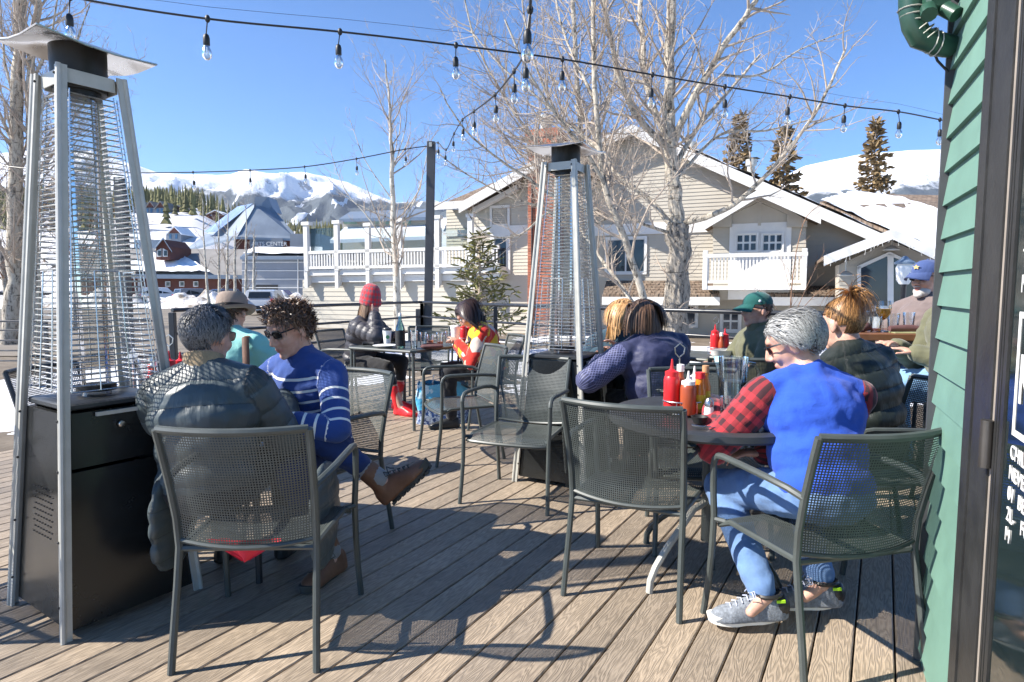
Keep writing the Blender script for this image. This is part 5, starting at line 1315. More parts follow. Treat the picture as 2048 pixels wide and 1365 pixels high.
HAIR = {
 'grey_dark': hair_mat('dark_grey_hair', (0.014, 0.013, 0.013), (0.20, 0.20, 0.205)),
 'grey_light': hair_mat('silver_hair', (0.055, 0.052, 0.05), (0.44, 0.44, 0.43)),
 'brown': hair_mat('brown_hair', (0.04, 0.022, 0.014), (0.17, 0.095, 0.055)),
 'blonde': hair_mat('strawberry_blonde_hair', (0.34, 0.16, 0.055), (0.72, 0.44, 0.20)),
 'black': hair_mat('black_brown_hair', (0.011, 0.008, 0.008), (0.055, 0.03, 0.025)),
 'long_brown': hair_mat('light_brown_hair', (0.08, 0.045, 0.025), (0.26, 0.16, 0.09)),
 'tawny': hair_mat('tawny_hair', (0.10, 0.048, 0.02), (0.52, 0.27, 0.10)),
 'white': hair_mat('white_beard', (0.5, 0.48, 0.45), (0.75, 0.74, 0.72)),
}
MT['lens'] = simple('dark_lens', (0.012, 0.011, 0.012), 0.08, 0, 0.1)
MT['lens_amber'] = simple('amber_lens', (0.42, 0.14, 0.02), 0.1, 0, 0.1)
MT['lens_green'] = simple('mirrored_green_lens', (0.08, 0.35, 0.06), 0.1, 0.3, 0.1)
MT['spec'] = simple('black_acetate', (0.012, 0.012, 0.013), 0.3)
MT['eye'] = simple('eye_white', (0.7, 0.68, 0.65), 0.25, 0, 0.05)

def ik(a, b, l1, l2, pole):
    a = Vector(a); b = Vector(b); d = b - a; D = d.length
    if D > (l1 + l2) * .995: b = a + d * ((l1 + l2) * .995 / D); d = b - a; D = d.length
    x = (l1 * l1 - l2 * l2 + D * D) / (2 * D); h = math.sqrt(max(0, l1 * l1 - x * x))
    u = d / D; p = Vector(pole); p = p - u * p.dot(u); p.normalize()
    return a + u * x + p * h, b

def remesh(mb, voxel, smooth=4, fac=0.5):
    me = mb.mesh('tmp', False); o = bpy.data.objects.new('tmp', me); COL.objects.link(o)
    r = o.modifiers.new('r', 'REMESH'); r.mode = 'VOXEL'; r.voxel_size = voxel
    s = o.modifiers.new('s', 'SMOOTH'); s.iterations = smooth; s.factor = fac
    dg = bpy.context.evaluated_depsgraph_get(); dg.update()
    out = bpy.data.meshes.new_from_object(o.evaluated_get(dg))
    bpy.data.objects.remove(o); bpy.data.meshes.remove(me)
    out.polygons.foreach_set('use_smooth', [True] * len(out.polygons)); return out

def co_of(me):
    a = np.empty(len(me.vertices) * 3, np.float32); me.vertices.foreach_get('co', a); return a.reshape(-1, 3)
def no_of(me):
    a = np.empty(len(me.vertices) * 3, np.float32); me.vertices.foreach_get('normal', a); return a.reshape(-1, 3)

def paint_cl(me, bones):
    """bones: (p0, p1, radius, region, offset) -> vector attribute (around metres, along metres, region)"""
    co = co_of(me); best = np.full(len(co), 1e9); out = np.zeros((len(co), 3), np.float32)
    for p0, p1, r, reg, off in bones:
        p0 = np.array(p0); p1 = np.array(p1); d = p1 - p0; L = np.linalg.norm(d); d = d / L
        rel = co - p0; t = np.clip(rel @ d, 0 if reg else -.3, L if reg else L + .3); q = rel - np.outer(t, d); dist = np.linalg.norm(q, axis=1) / r * (1.22 if reg and len(bones) > 4 else 1.0)
        a, b = frame_from(Vector(d)); ang = np.arctan2(q @ np.array(b), q @ np.array(a))
        k = dist < best; best[k] = dist[k]
        out[k] = np.stack([ang * r, t + off, np.full(len(t), reg)], 1)[k]
    at_ = me.attributes.new('cl', 'FLOAT_VECTOR', 'POINT'); at_.data.foreach_set('vector', out.ravel()); return out

def crease(me, amp=0.005, scale=9.0, cl=None, quilt=None, seed=0.0):
    co = co_of(me).copy(); no = no_of(me); h = np.zeros(len(co), np.float32)
    for i in range(len(co)):
        p = co[i]
        n1 = mnoise.noise(Vector((p[0] * scale + seed, p[1] * scale, p[2] * scale * 1.6)))
        n2 = mnoise.noise(Vector((p[0] * scale * 2.6, p[1] * scale * 2.6 + seed, p[2] * scale * 3.4)))
        h[i] = (1 - 2 * abs(n1)) * .7 + n2 * .5
    dsp = h * amp
    if quilt:
        per, qa = quilt; ph = cl[:, 1] / per
        w = np.abs(np.sin(np.pi * ph)) ** .32
        n3 = np.array([mnoise.noise(Vector((c[0] * 60, c[1] * 5 + seed, c[2]))) for c in cl], np.float32)
        dsp = dsp + (w - .85) * qa + n3 * (.2 + (1 - w)) * .005
    co += no * dsp[:, None]
    me.vertices.foreach_set('co', co.ravel()); me.update()

def hand_shapes(mb, wrist, d, nrm, side, curl=0.5, scale=1.0, finger_r=.0085):
    """palm, four fingers and a thumb leaving the side of the palm; side=+1 right hand"""
    d = Vector(d).normalized(); nrm = Vector(nrm); nrm = (nrm - d * nrm.dot(d)).normalized()
    lat = d.cross(nrm) * side                                  # towards the thumb
    w = Vector(wrist); S = scale
    M = Matrix((lat, d, nrm)).transposed()
    mb.ball(w + d * .045 * S, (.040 * S, .052 * S, .016 * S), 12, 8, M)
    mb.capsule(w - d * .02, .024 * S, w + d * .02 * S, .024 * S, 10, .75)
    for i, (off, L) in enumerate(((.028, .92), (.0095, 1.0), (-.0095, .94), (-.027, .76))):
        p = w + d * (.085 - .004 * abs(i - 1)) * S + lat * off * S; a = curl * .35 + .1 * i * curl
        dd = (d * math.cos(a) - nrm * math.sin(a)) + lat * off * 1.5; dd.normalize(); r = finger_r * S * (1 if i < 3 else .88)
        for seg, rr in ((.042, .95), (.027, .88), (.021, .8)):
            q = p + dd * seg * L * S; mb.capsule(p, r, q, r * rr, 8); p = q; r *= rr
            a += curl * .75; dd = d * math.cos(a) - nrm * math.sin(a) + lat * off; dd.normalize()
    p = w + d * .018 * S + lat * .026 * S; dd = (lat * .75 + d * .75 - nrm * .25).normalized(); r = finger_r * 1.25 * S
    for seg in (.036, .030, .024):
        q = p + dd * seg * S; mb.capsule(p, r, q, r * .9, 8); p = q; r *= .9; dd = (dd + d * .35 - nrm * .2 * curl).normalized()

def shoe(mb_u, mb_s, ankle, heel_dir, up, kind, shin=None):
    """ankle: joint; heel_dir: toe direction; up: shin direction upwards"""
    f = Vector(heel_dir).normalized(); u = Vector(up); u = (u - f * u.dot(f)).normalized(); s = f.cross(u)
    M = Matrix((s, f, u)).transposed(); a = Vector(ankle); g = a - u * .085
    V = []; nr = 14; T = np.linspace(0, 1, 15)
    for t in T:
        y = -.078 + .285 * t; w = float(np.interp(t, [0, .06, .2, .45, .72, .9, 1], [.012, .034, .040, .037, .048, .038, .010]))
        hh = float(np.interp(t, [0, .06, .25, .45, .7, .9, 1], [.05, .085, .088, .082, .055, .042, .022]))
        for j in range(nr):
            th = 2 * PI * j / nr; cz = math.sin(th)
            V.append(g + f * y + s * w * math.copysign(abs(math.cos(th)) ** .7, math.cos(th)) + u * (.012 + (hh * (cz if cz > 0 else cz * .12))))
    F = [(i * nr + j, i * nr + (j + 1) % nr, (i + 1) * nr + (j + 1) % nr, (i + 1) * nr + j) for i in range(14) for j in range(nr)] + [tuple(range(nr - 1, -1, -1)), tuple(14 * nr + j for j in range(nr))]
    mb_u.add(V, F)
    h = .06 if kind == 'low' else .15 if kind == 'boot' else .26
    mb_u.capsule(g - f * .02 + u * .055, .038, (a + u * (h - .085) - f * .015) if kind == 'low' else (a + shin * (h - .07)), .050 if kind != 'low' else .036, 12)
    def S(t, k):
        n = 22; th = 2 * PI * t
        y = .085 + .125 * math.sin(th); wd = (.036 + .012 * max(0, math.sin(th))) * (1 - .12 * (1 if -.4 < math.sin(th) < .2 else 0))
        return g + f * y + s * (wd * math.cos(th) * (1.0 + .0 * k)) + u * (-.004 + .03 * k + (.012 * max(0, math.sin(th)) ** 3))
    ring0 = [S(i / 24, 0) for i in range(24)]; ring1 = [S(i / 24, 1) + (S(i / 24, 1) - g - f * .085).normalized() * .006 for i in range(24)]
    mb_s.add(ring0 + ring1, [tuple(range(23, -1, -1)), tuple(range(24, 48))] + [(i, (i + 1) % 24, 24 + (i + 1) % 24, 24 + i) for i in range(24)])
    if kind != 'low':
        for i in range(8):
            for sd in (-1, 1): mb_s.box(g + f * (-.02 + i * .029) + s * sd * .026 - u * .008, (.03, .017, .012), M.to_3x3())

# hair in head space: forward +Y, up +Z, origin at the head's middle
CR_C = Vector((0, -.012, .03)); CR_R = Vector((.078, .098, .093))
def in_face(n):
    """direction n from the cranium's centre lies below the hair line"""
    if n.y > 0.0: return n.z < 0.52 + .15 * (1 - abs(n.x)) * 0 - (0.55 * (1 - n.y) if n.y < .62 else 0)
    return n.z < -0.82 if (abs(n.x) < .6 and n.y < -.25) else n.z < -.40
def hair(style, matname, parent, Mh, head, down, seed, n=1500, L=.05, wid=.0035, curl=0.0, lift=.5, cap=True, under=False):
    rnd = random.Random(seed); mb = MB(); st = []
    dl = (Mh.transposed() @ Vector((0, 0, -1)))                # world down in head space
    if cap:
        b = MB(); b.ball((0, 0, 0), (1, 1, 1), 28, 20); V = []
        for v in b.v:
            q = Vector(v); k = .80 if in_face(q) else 1.035 + .03 * mnoise.noise(q * 5)
            V.append(CR_C + Vector((q.x * CR_R.x * k, q.y * CR_R.y * k, q.z * CR_R.z * k)))
        mb.add(V, b.f); st += [(rnd.random() * .25, 0, 0) for _ in V]
    for i in range(n):
        while True:
            q = Vector((rnd.gauss(0, 1), rnd.gauss(0, 1), rnd.gauss(0, 1))).normalized()
            if not in_face(q) and not (under and q.z > .25): break
        if style == 'pony' and q.z < -.2 and q.y > -.2: continue
        p = CR_C + Vector((q.x * CR_R.x, q.y * CR_R.y, q.z * CR_R.z)) * 1.0
        nrm = Vector((q.x / CR_R.x, q.y / CR_R.y, q.z / CR_R.z)).normalized()
        ln = L * rnd.uniform(.6, 1.15); steps = 5 if ln < .12 else 8
        if style in ('short', 'curly'):
            cd = Vector((q.x * .5 + .15, .7, .1)) if (q.z > .55 and q.y > -.3) else Vector((q.x * .35, -.35, -.8))
            cd = cd + Vector((rnd.uniform(-.5, .5), rnd.uniform(-.5, .5), rnd.uniform(-.3, .3)))
        elif style == 'wavy': cd = Vector((q.x * .8 + .15, -.75, -.35)) + Vector((rnd.uniform(-.3, .3), rnd.uniform(-.3, .3), rnd.uniform(-.2, .3)))
        elif style in ('bob', 'long'): cd = Vector((q.x * 1.0 + (.3 if q.x > .0 else -.3), -.5, -.1)) if q.z > .3 else Vector((q.x * .3, q.y * .2, -1))
        else:
            tgt = Vector((0, -.06, .135)); cd = (tgt - p)
        d = (nrm * lift * (.35 if style in ('bob', 'long', 'pony') else 1) + cd.normalized()).normalized()
        r0 = rnd.random(); pts = [p.copy()]; ph = rnd.uniform(0, 6.28); seg = ln / steps
        for s in range(steps):
            if style == 'pony':
                d = ((tgt - p).normalized() + nrm * .25).normalized() if (tgt - p).length > .02 else d
                seg = min(seg, max(.006, (tgt - p).length / 2)) if False else seg
            elif style in ('bob', 'long'): d = (d + dl * (.28 if s < 2 else .6)).normalized()
            else: d = (d + dl * .10 + Vector((math.sin(ph + s * 1.5), math.cos(ph + s * 1.9), math.sin(ph * 2 + s))) * curl).normalized()
            p = p + d * seg
            if style == 'pony' and (p - tgt).length < .022: pts.append(tgt.copy()); break
            e = p - CR_C; k = math.sqrt((e.x / CR_R.x) ** 2 + (e.y / CR_R.y) ** 2 + (e.z / CR_R.z) ** 2)
            lim = 1.03 + (.07 if style != 'curly' else .16) * rnd.random()
            top_ = 1.2 if style == 'short' else 1.32
            if style in ('short', 'wavy') and k > top_: p = CR_C + e * (top_ / k); e = p - CR_C; k = top_
            if k < lim and not (e.y > .07 and e.z < 0): p = CR_C + e * (lim / k)
            if style in ('bob', 'long') and p.y > .045: p.y = .045 - .02 * rnd.random(); p.x = math.copysign(max(abs(p.x), .074), p.x if p.x else 1)
            if style in ('bob', 'long') and s >= 3:             # lies over neck and shoulders
                if abs(p.x) < .062 and p.y > -.075: p.x = math.copysign(.062 + .02 * rnd.random(), p.x if p.x else 1)
            pts.append(p.copy())
        V = []
        for s, c in enumerate(pts):
            t = (pts[min(s + 1, len(pts) - 1)] - pts[max(s - 1, 0)]).normalized()
            o_ = (c - CR_C).normalized(); sd = t.cross(o_)
            if sd.length < 1e-3: sd = Vector((1, 0, 0))
            w = wid * (1.0 - .75 * s / (len(pts) - 1)); sd = sd.normalized() * w
            V += [c - sd, c + sd]; st += [(r0, s / len(pts), 0)] * 2
        mb.add(V, [(2 * s, 2 * s + 1, 2 * s + 3, 2 * s + 2) for s in range(len(pts) - 1)])
    if style == 'pony':
        tgt = Vector((0, -.06, .135))
        for i in range(420):
            d = Vector((.25 + rnd.gauss(0, .38), -.55 + rnd.gauss(0, .3), .75 + rnd.gauss(0, .25))).normalized(); p = tgt.copy(); V = []; r0 = rnd.random(); pts = [p.copy()]
            ln = rnd.uniform(.06, .20)
            for s in range(7):
                d = (d + dl * .50).normalized(); p = p + d * ln / 7; e = p - CR_C; k = math.sqrt((e.x / CR_R.x) ** 2 + (e.y / CR_R.y) ** 2 + (e.z / CR_R.z) ** 2)
                if k < 1.14: p = CR_C + e * (1.14 / k)
                pts.append(p.copy())
            for s, c in enumerate(pts):
                t = (pts[min(s + 1, 7)] - pts[max(s - 1, 0)]).normalized(); sd = t.cross(Vector((rnd.random() - .5, 1, .2))).normalized() * wid * (1.1 - .9 * s / 7)
                V += [c - sd, c + sd]; st += [(r0 * .7 + .3, s / 8, 0)] * 2
            mb.add(V, [(2 * s, 2 * s + 1, 2 * s + 3, 2 * s + 2) for s in range(len(pts) - 1)])
    mb.v = [tuple(Mh @ Vector(v) + head) for v in mb.v]
    me = mb.mesh('hair'); at_ = me.attributes.new('strand', 'FLOAT_VECTOR', 'POINT'); at_.data.foreach_set('vector', np.array(st, np.float32).ravel())
    me.polygons.foreach_set('use_smooth', [True] * len(me.polygons))
    return link('hair', me, HAIR[matname], parent)

def person(label, pos, face, seat=.42, lean=10, roll=0, head=(0, 0, 0), hands=None, elbows=None, feet=None, knees=None, toes=None,
           top='navy', bottom='denim', shoes=('shoe_black', 'boot_sole', 'low'), hairs=None, build=1.0, fat=1.0, puff=0.0, quilt=None, sleeve=None,
           fine=False, hat=None, glasses=None, curl=(.6, .6), palm=None, extra=None, crop_sleeve=0.98, twist=0, beard=False, stature=1.0, hem=0.0, collar=None):
    vb = .0065 if fine else .0085; vg = (.0075 if top == 'stripe' else .010) if fine else .013
    rz = math.atan2(-face[0], face[1]); W = Matrix.Translation((pos[0], pos[1], 0)) @ Matrix.Rotation(rz, 4, 'Z')
    K = stature
    P = Vector((0, 0, seat + .10)); S = Matrix.Rotation(R(roll), 3, 'Y') @ Matrix.Rotation(R(-lean), 3, 'X')
    Tw = S @ Matrix.Rotation(R(twist), 3, 'Z')
    up = S @ Vector((0, 0, 1)); rt = Tw @ Vector((1, 0, 0)); fw = Tw @ Vector((0, 1, 0))
    def tp(x, y, z): return P + rt * x + fw * y + up * z * K
    neck = tp(0, -.012, .455); C7 = tp(0, -.02, .425)
    Mh = Matrix.Rotation(R(-head[0]), 3, 'Z') @ Matrix.Rotation(R(-head[1]), 3, 'X') @ Matrix.Rotation(R(head[2]), 3, 'Y')
    Hc = neck + (up * .35 + Mh @ Vector((0, .2, 1)) * .65).normalized() * .125
    sh = {s: tp(s * .172 * build, 0, .365) for s in (-1, 1)}
    hands = hands or {-1: (-.12, .36, .72), 1: (.12, .36, .72)}
    el = {}; wr = {}
    for s in (-1, 1):
        pole = (elbows or {}).get(s, (s * .7, -.3, -.8))
        el[s], wr[s] = ik(sh[s], hands[s], .285 * K, .255 * K, pole)
    hip = {s: P + Vector((s * .088, .02, -.01)) for s in (-1, 1)}
    feet = feet or {-1: (-.13, .42, .085), 1: (.13, .42, .085)}
    kn = {}; an = {}
    for s in (-1, 1):
        if knees and s in knees: kn[s] = Vector(knees[s]); an[s] = Vector(feet[s])
        else: kn[s], an[s] = ik(hip[s], feet[s], .43 * K, .42 * K, (s * .15, .8, .6))
    td = {s: Vector((toes or {}).get(s, (s * .12, 1, 0))) for s in (-1, 1)}
    # ---------------- body: one continuous surface
    b = MB(); f = .84 * fat
    Ms = Matrix((rt, fw, up)).transposed()
    b.ball(P + up * .02, (.150 * f, .115 * f, .12), 14, 10, Ms); b.ball(tp(0, .01, .15), (.135 * f, .11 * f, .15), 14, 10, Ms)
    b.ball(tp(0, .005, .30), (.155 * build * .92, .105 * f, .15), 14, 10, Ms); [b.capsule(tp(s_ * .02, -.01, .42), .045, sh[s_], .048, 12) for s_ in (-1, 1)]
    b.capsule(C7 - up * .04, .06, Hc + Mh @ Vector((0, -.02, -.05)), .052, 14)
    for s in (-1, 1):
        b.capsule(sh[s], .047, el[s], .037); b.capsule(el[s], .037, wr[s], .025)
        hd = (wr[s] - el[s]).normalized(); pn = Vector((palm or {}).get(s, (0, 0, 1)))
        hand_shapes(b, wr[s], hd + Vector((0, 0, -.1)), pn, s, curl[0 if s < 0 else 1], 1.0)
        b.capsule(hip[s], .08, kn[s], .055); b.capsule(kn[s], .055, an[s], .034)
        b.capsule(an[s], .031, an[s] + td[s].normalized() * .07 - (kn[s] - an[s]).normalized() * .05, .020)
    H = MB()
    H.ball(CR_C, (.075, .095, .09), 20, 14); H.ball((0, .03, -.015), (.060, .058, .085), 18, 12); H.ball((0, .034, -.066), (.050, .050, .048), 16, 10)
    H.ball((0, .074, -.096), (.024, .019, .018)); H.ball((0, .070, .040), (.048, .022, .018))
    for s in (-1, 1):
        H.ball((s * .032, .062, -.022), (.026, .026, .03)); H.ball((s * .078, -.010, -.006), (.011, .020, .032)); H.ball((s * .0115, .098, -.030), (.0095, .010, .008))
    H.capsule((0, .088, .022), .0095, (0, .108, -.022), .013, 10)
    H.ball((0, .089, -.0545), (.023, .0095, .0065)); H.ball((0, .087, -.067), (.020, .0095, .0075))
    b.add([Mh @ Vector(v) + Hc for v in H.v], H.f)
    me = remesh(b, vb, 3, .4)
    co = co_of(me); mp = np.array(Mh @ Vector((0, .094, -.061)) + Hc); d = co - mp
    hx = np.array(Mh @ Vector((1, 0, 0))); hz = np.array(Mh @ Vector((0, 0, 1)))
    lip = np.clip(1.3 - np.sqrt(((d @ hx) / .024) ** 2 + ((d @ hz) / .012) ** 2 + (np.linalg.norm(d, axis=1) / .05) ** 4), 0, 1)
    a = me.attributes.new('lip', 'FLOAT', 'POINT'); a.data.foreach_set('value', lip.astype(np.float32))
    o = link('person', me, MT['skin']); o.matrix_world = W; tag(o, label, 'person')
    # ---------------- top garment
    g = MB(); q = puff
    g.ball(P + up * (.02 - hem * .5) + fw * .0, (.160 * fat + q * .7, .13 * fat + q * .7, .115 + hem * .5), 16, 10, Ms)
    g.ball(tp(0, .012, .14), (.158 * fat + q, .135 * fat + q, .17), 16, 10, Ms)
    g.ball(tp(0, .0, .29), (.178 * build + q * .8, .128 * fat + q, .165), 16, 10, Ms)
    [g.capsule(tp(s_ * .03, -.012, .425), .060 + q * .6, sh[s_], .060 + q * .7, 14) for s_ in (-1, 1)]; g.capsule(tp(0, -.012, .36), .085 + q, tp(0, -.012, .44), .070 + q * .5, 14)
    if quilt: g.ball(tp(0, -.02, .26), (.195 * build + q * .6, .112 * fat + q, .14), 16, 10, Ms)
    bones = [(tuple(P - up * .1), tuple(tp(0, 0, .5)), .17 * fat + q, 0, 0.0)]
    sl = sleeve or top
    arms = g if sl == top else MB()
    for s in (-1, 1):
        we = el[s] + (wr[s] - el[s]) * crop_sleeve
        arms.capsule(sh[s], .060 + q, el[s], .052 + q, 14); arms.capsule(el[s], .052 + q, we, .039 + q * .7, 14)
        bones += [(tuple(sh[s]), tuple(el[s]), .075 + q, 1 if s < 0 else 2, 0.0), (tuple(el[s]), tuple(we), .065 + q, 1 if s < 0 else 2, (el[s] - sh[s]).length)]
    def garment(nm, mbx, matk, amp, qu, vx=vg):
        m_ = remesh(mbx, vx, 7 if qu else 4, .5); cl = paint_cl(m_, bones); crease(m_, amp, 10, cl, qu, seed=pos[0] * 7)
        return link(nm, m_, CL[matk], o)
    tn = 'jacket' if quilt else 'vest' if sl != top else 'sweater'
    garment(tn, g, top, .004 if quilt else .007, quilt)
    if arms is not g: garment('shirt_sleeves', arms, sl, .007, None)
    # ---------------- trousers
    t = MB(); bones = []
    t.ball(P - Vector((0, 0, .01)), (.166 * fat, .135 * fat, .105), 14, 10)
    for s in (-1, 1):
        he = an[s] + (kn[s] - an[s]).normalized() * (.035 if shoes[2] == 'low' else .13 if shoes[2] == 'boot' else .25)
        t.capsule(hip[s], .092 * (.6 + .4 * fat), kn[s], .068, 14); t.capsule(kn[s], .068, he, .052, 14)
        bones += [(tuple(hip[s]), tuple(kn[s]), .09, 1, 0.), (tuple(kn[s]), tuple(he), .07, 1, .43)]
    garment('trousers', t, bottom, .008, None)
    # ---------------- shoes
    for s in (-1, 1):
        mu, ms = MB(), MB(); shin = (kn[s] - an[s]).normalized(); upv = Vector((0, 0, 1)) if abs(td[s].normalized().z) < .3 else shin
        shoe(mu, ms, an[s], td[s], upv, shoes[2], shin)
        so = link('shoe', remesh(mu, .007, 4, .5), CL[shoes[0]], o); ms.build('sole', CL[shoes[1]], so)
        fd = td[s].normalized(); uu = (upv - fd * upv.dot(fd)).normalized(); ss = fd.cross(uu); gg = an[s] - uu * .085
        if fine and shoes[2] != 'tall':
            la = MB()
            for k in range(5):
                q0 = gg + fd * (.045 + .021 * k) + uu * (.100 - .0085 * k)
                la.tube([q0 - ss * .022 - uu * .006, q0 + uu * .004, q0 + ss * .022 - uu * .006 + fd * .008], .0028, 5)
            q0 = gg + fd * .045 + uu * .105
            for e in (-1, 1): la.tube([q0, q0 + ss * e * .03 + uu * .018, q0 + ss * e * .045 + uu * .0, q0 + ss * e * .03 - uu * .01 + fd * .02], .0022, 5)
            la.build('laces', CL['shoe_lace' if shoes[2] == 'low' else 'boot_sole'], so)
            if shoes[2] == 'low' and shoes[0] == 'shoe_grey':
                hq = MB(); hq.ball(gg - fd * .050 + uu * .055, (.036, .036, .048), 14, 10, Matrix((ss, fd, uu)).transposed()); hq.build('heel_counter', CL['shoe_black'], so)
                for e in (-1, 1): MB().box(gg - fd * .045 + uu * .082 + ss * e * .034, (.006, .03, .010), Matrix((ss, fd, uu)).transposed()).build('lime_tag', CL['lime'], so)
                MB().tube([gg + uu * .098 + fd * (.006 + .044 * math.cos(a_)) + ss * .036 * math.sin(a_) - fd * .018 for a_ in np.linspace(0, 2 * PI, 16, endpoint=False)], .008, 6, closed=True).build('ankle_collar', CL['shoe_black'], so)
        if shoes[2] == 'boot':
            sk = MB(); sk.capsule(an[s] + shin * .02, .043, an[s] + shin * .17, .047, 14); sk.build('sock', CL['sock'], o)
            for e in (-1, 1): pass
    # ---------------- hair, hat, glasses
    def hm(mb): mb.v = [tuple(Mh @ Vector(v) + Hc) for v in mb.v]; return mb
    if hairs:
        kw = dict(hairs); st = kw.pop('style'); mt = kw.pop('mat'); hair(st, mt, o, Mh, Hc, None, int(pos[0] * 1000) + 5, **kw)
    if beard:
        bm_ = MB()
        bm_.ball((0, .045, -.078), (.054, .048, .040), 16, 10); bm_.ball((0, .080, -.100), (.03, .022, .022)); bm_.ball((0, .094, -.044), (.026, .010, .005))
        x = hm(bm_).mesh('beard'); a = x.attributes.new('strand', 'FLOAT_VECTOR', 'POINT'); link('beard', x, HAIR['white'], o)
    if glasses:
        kind, lensm = glasses; gm = MB(); lm = MB()
        for s in (-1, 1):
            ring = [Vector((s * .033 + .026 * math.copysign(abs(math.cos(t_)) ** .7, math.cos(t_)), .094 - .010 * abs(s * .033 + .026 * math.cos(t_)) / .06, .016 + .019 * math.copysign(abs(math.sin(t_)) ** .8, math.sin(t_)))) for t_ in np.linspace(0, 2 * PI, 20, endpoint=False)]
            gm.tube(ring, .0026 if kind == 'sun' else .0018, 6, closed=True)
            c = sum(ring, Vector()) / 20
            lm.add(ring + [c + Vector((0, .004, 0))], [(i, (i + 1) % 20, 20) for i in range(20)])
            lm.add([p - Vector((0, .003, 0)) for p in ring] + [c], [((i + 1) % 20, i, 20) for i in range(20)])
            gm.tube([(s * .060, .084, .026), (s * .074, .06, .026), (s * .083, -.015, .020), (s * .081, -.035, .002)], .0034 if kind == 'sun' else .002, 6)
        gm.tube([(-.010, .098, .020), (0, .102, .024), (.010, .098, .020)], .0028, 6)
        go = hm(gm).build('sunglasses' if kind == 'sun' else 'glasses', MT['spec'], o); hm(lm).build('lens', MT[lensm] if lensm in MT else lensm, go)
    else:
        em = MB()
        for s in (-1, 1): em.ball((s * .031, .076, .014), .0115, 10, 8)
        hm(em).build('eyes', MT['eye'], o)
    if hat: hat(o, hm, Mh, Hc)
    if collar:
        cm = MB(); ax = (neck - C7).normalized()
        def Sc(u, v):
            t_ = 2 * PI * u; return C7 + up * (.0 + .075 * v - .012 * math.cos(t_ - PI / 2)) + rt * (.085 - .010 * v) * math.cos(t_) + fw * ((.085 - .008 * v) * math.sin(t_) + .012)
        cm.sheet(Sc, 24, 4); cm.sheet(lambda u, v: Sc(u, v) + (C7 - Sc(u, v)).normalized() * .008, 24, 4)
        cm.build('collar', CL[collar], o)
    if extra: extra(o, dict(P=P, up=up, rt=rt, fw=fw, tp=tp, Hc=Hc, Mh=Mh, hm=hm, wr=wr, el=el, sh=sh, kn=kn, an=an, C7=C7))
    return o

# ---- hats
def cap_hat(matk, badge=None):
    def f(o, hm, Mh, Hc):
        m = MB()
        def S(u, v):
            t = 2 * PI * u; p = PI / 2 * v; r = math.cos(p) ** .85
            return Vector((.088 * r * math.cos(t), -.008 + .108 * r * math.sin(t), .048 + .088 * math.sin(p) ** .9))
        m.sheet(S, 28, 9)
        c = hm(m).build('cap', CL[matk], o)
        b = MB()
        def B(u, v):
            a = (u - .5) * 2.3; return Vector((.086 * math.sin(a) * (1 + .02 * v), -.008 + (.104 + .075 * v * math.cos(a * .68)) * math.cos(a * .9) + .012, .050 - .028 * v - .02 * abs(a) * v ))
        b.sheet(B, 16, 5); b.sheet(lambda u, v: B(u, v) - Vector((0, 0, .005)), 16, 5)
        hm(b).build('brim', CL[matk], c)
        k = MB().ball((0, -.008, .137), (.008, .008, .005)); hm(k).build('button', CL[matk], c)
        if badge: badge(c, hm)
    return f
def star_badge(c, hm):
    b = MB(); ring = []
    for i in range(10):
        a = PI / 2 + i * PI / 5; r = .022 if i % 2 == 0 else .010; ring.append(Vector((r * math.cos(a) * 1.2, .099, .087 + r * math.sin(a) * .8)))
    b.prism(ring, (0, .006, 0)); hm(b).build('emblem', simple('gold_thread', (0.6, 0.45, 0.2), 0.8), c, False)
def dot_badge(c, hm):
    b = MB().ball((-.082, .02, .072), (.006, .010, .010)); hm(b).build('emblem', MT['white_plastic'], c)
def beanie_hat(o, hm, Mh, Hc):
    m = MB()
    def S(u, v):
        t = 2 * PI * u
        if v < .3: k = v / .3; r = .106 + .006 * math.sin(k * PI); z = .02 + .065 * k
        else:
            k = (v - .3) / .7; r = .104 * math.cos(k * PI / 2) ** .75; z = .085 + .155 * math.sin(k * PI / 2)
        r *= 1 + .03 * math.sin(t * 3 + v * 9)
        return Vector((r * .92 * math.cos(t), -.012 - .03 * max(0, v - .5) + r * 1.08 * math.sin(t), z))
    m.sheet(S, 36, 16); hm(m); me = m.mesh('beanie')
    cl = np.array([(2 * PI * (i % 37) / 36 * .09, (i // 37) / 16 * .2, 0) for i in range(len(me.vertices))], np.float32)
    a = me.attributes.new('cl', 'FLOAT_VECTOR', 'POINT'); a.data.foreach_set('vector', cl.ravel())
    link('beanie', me, CL['beanie'], o)
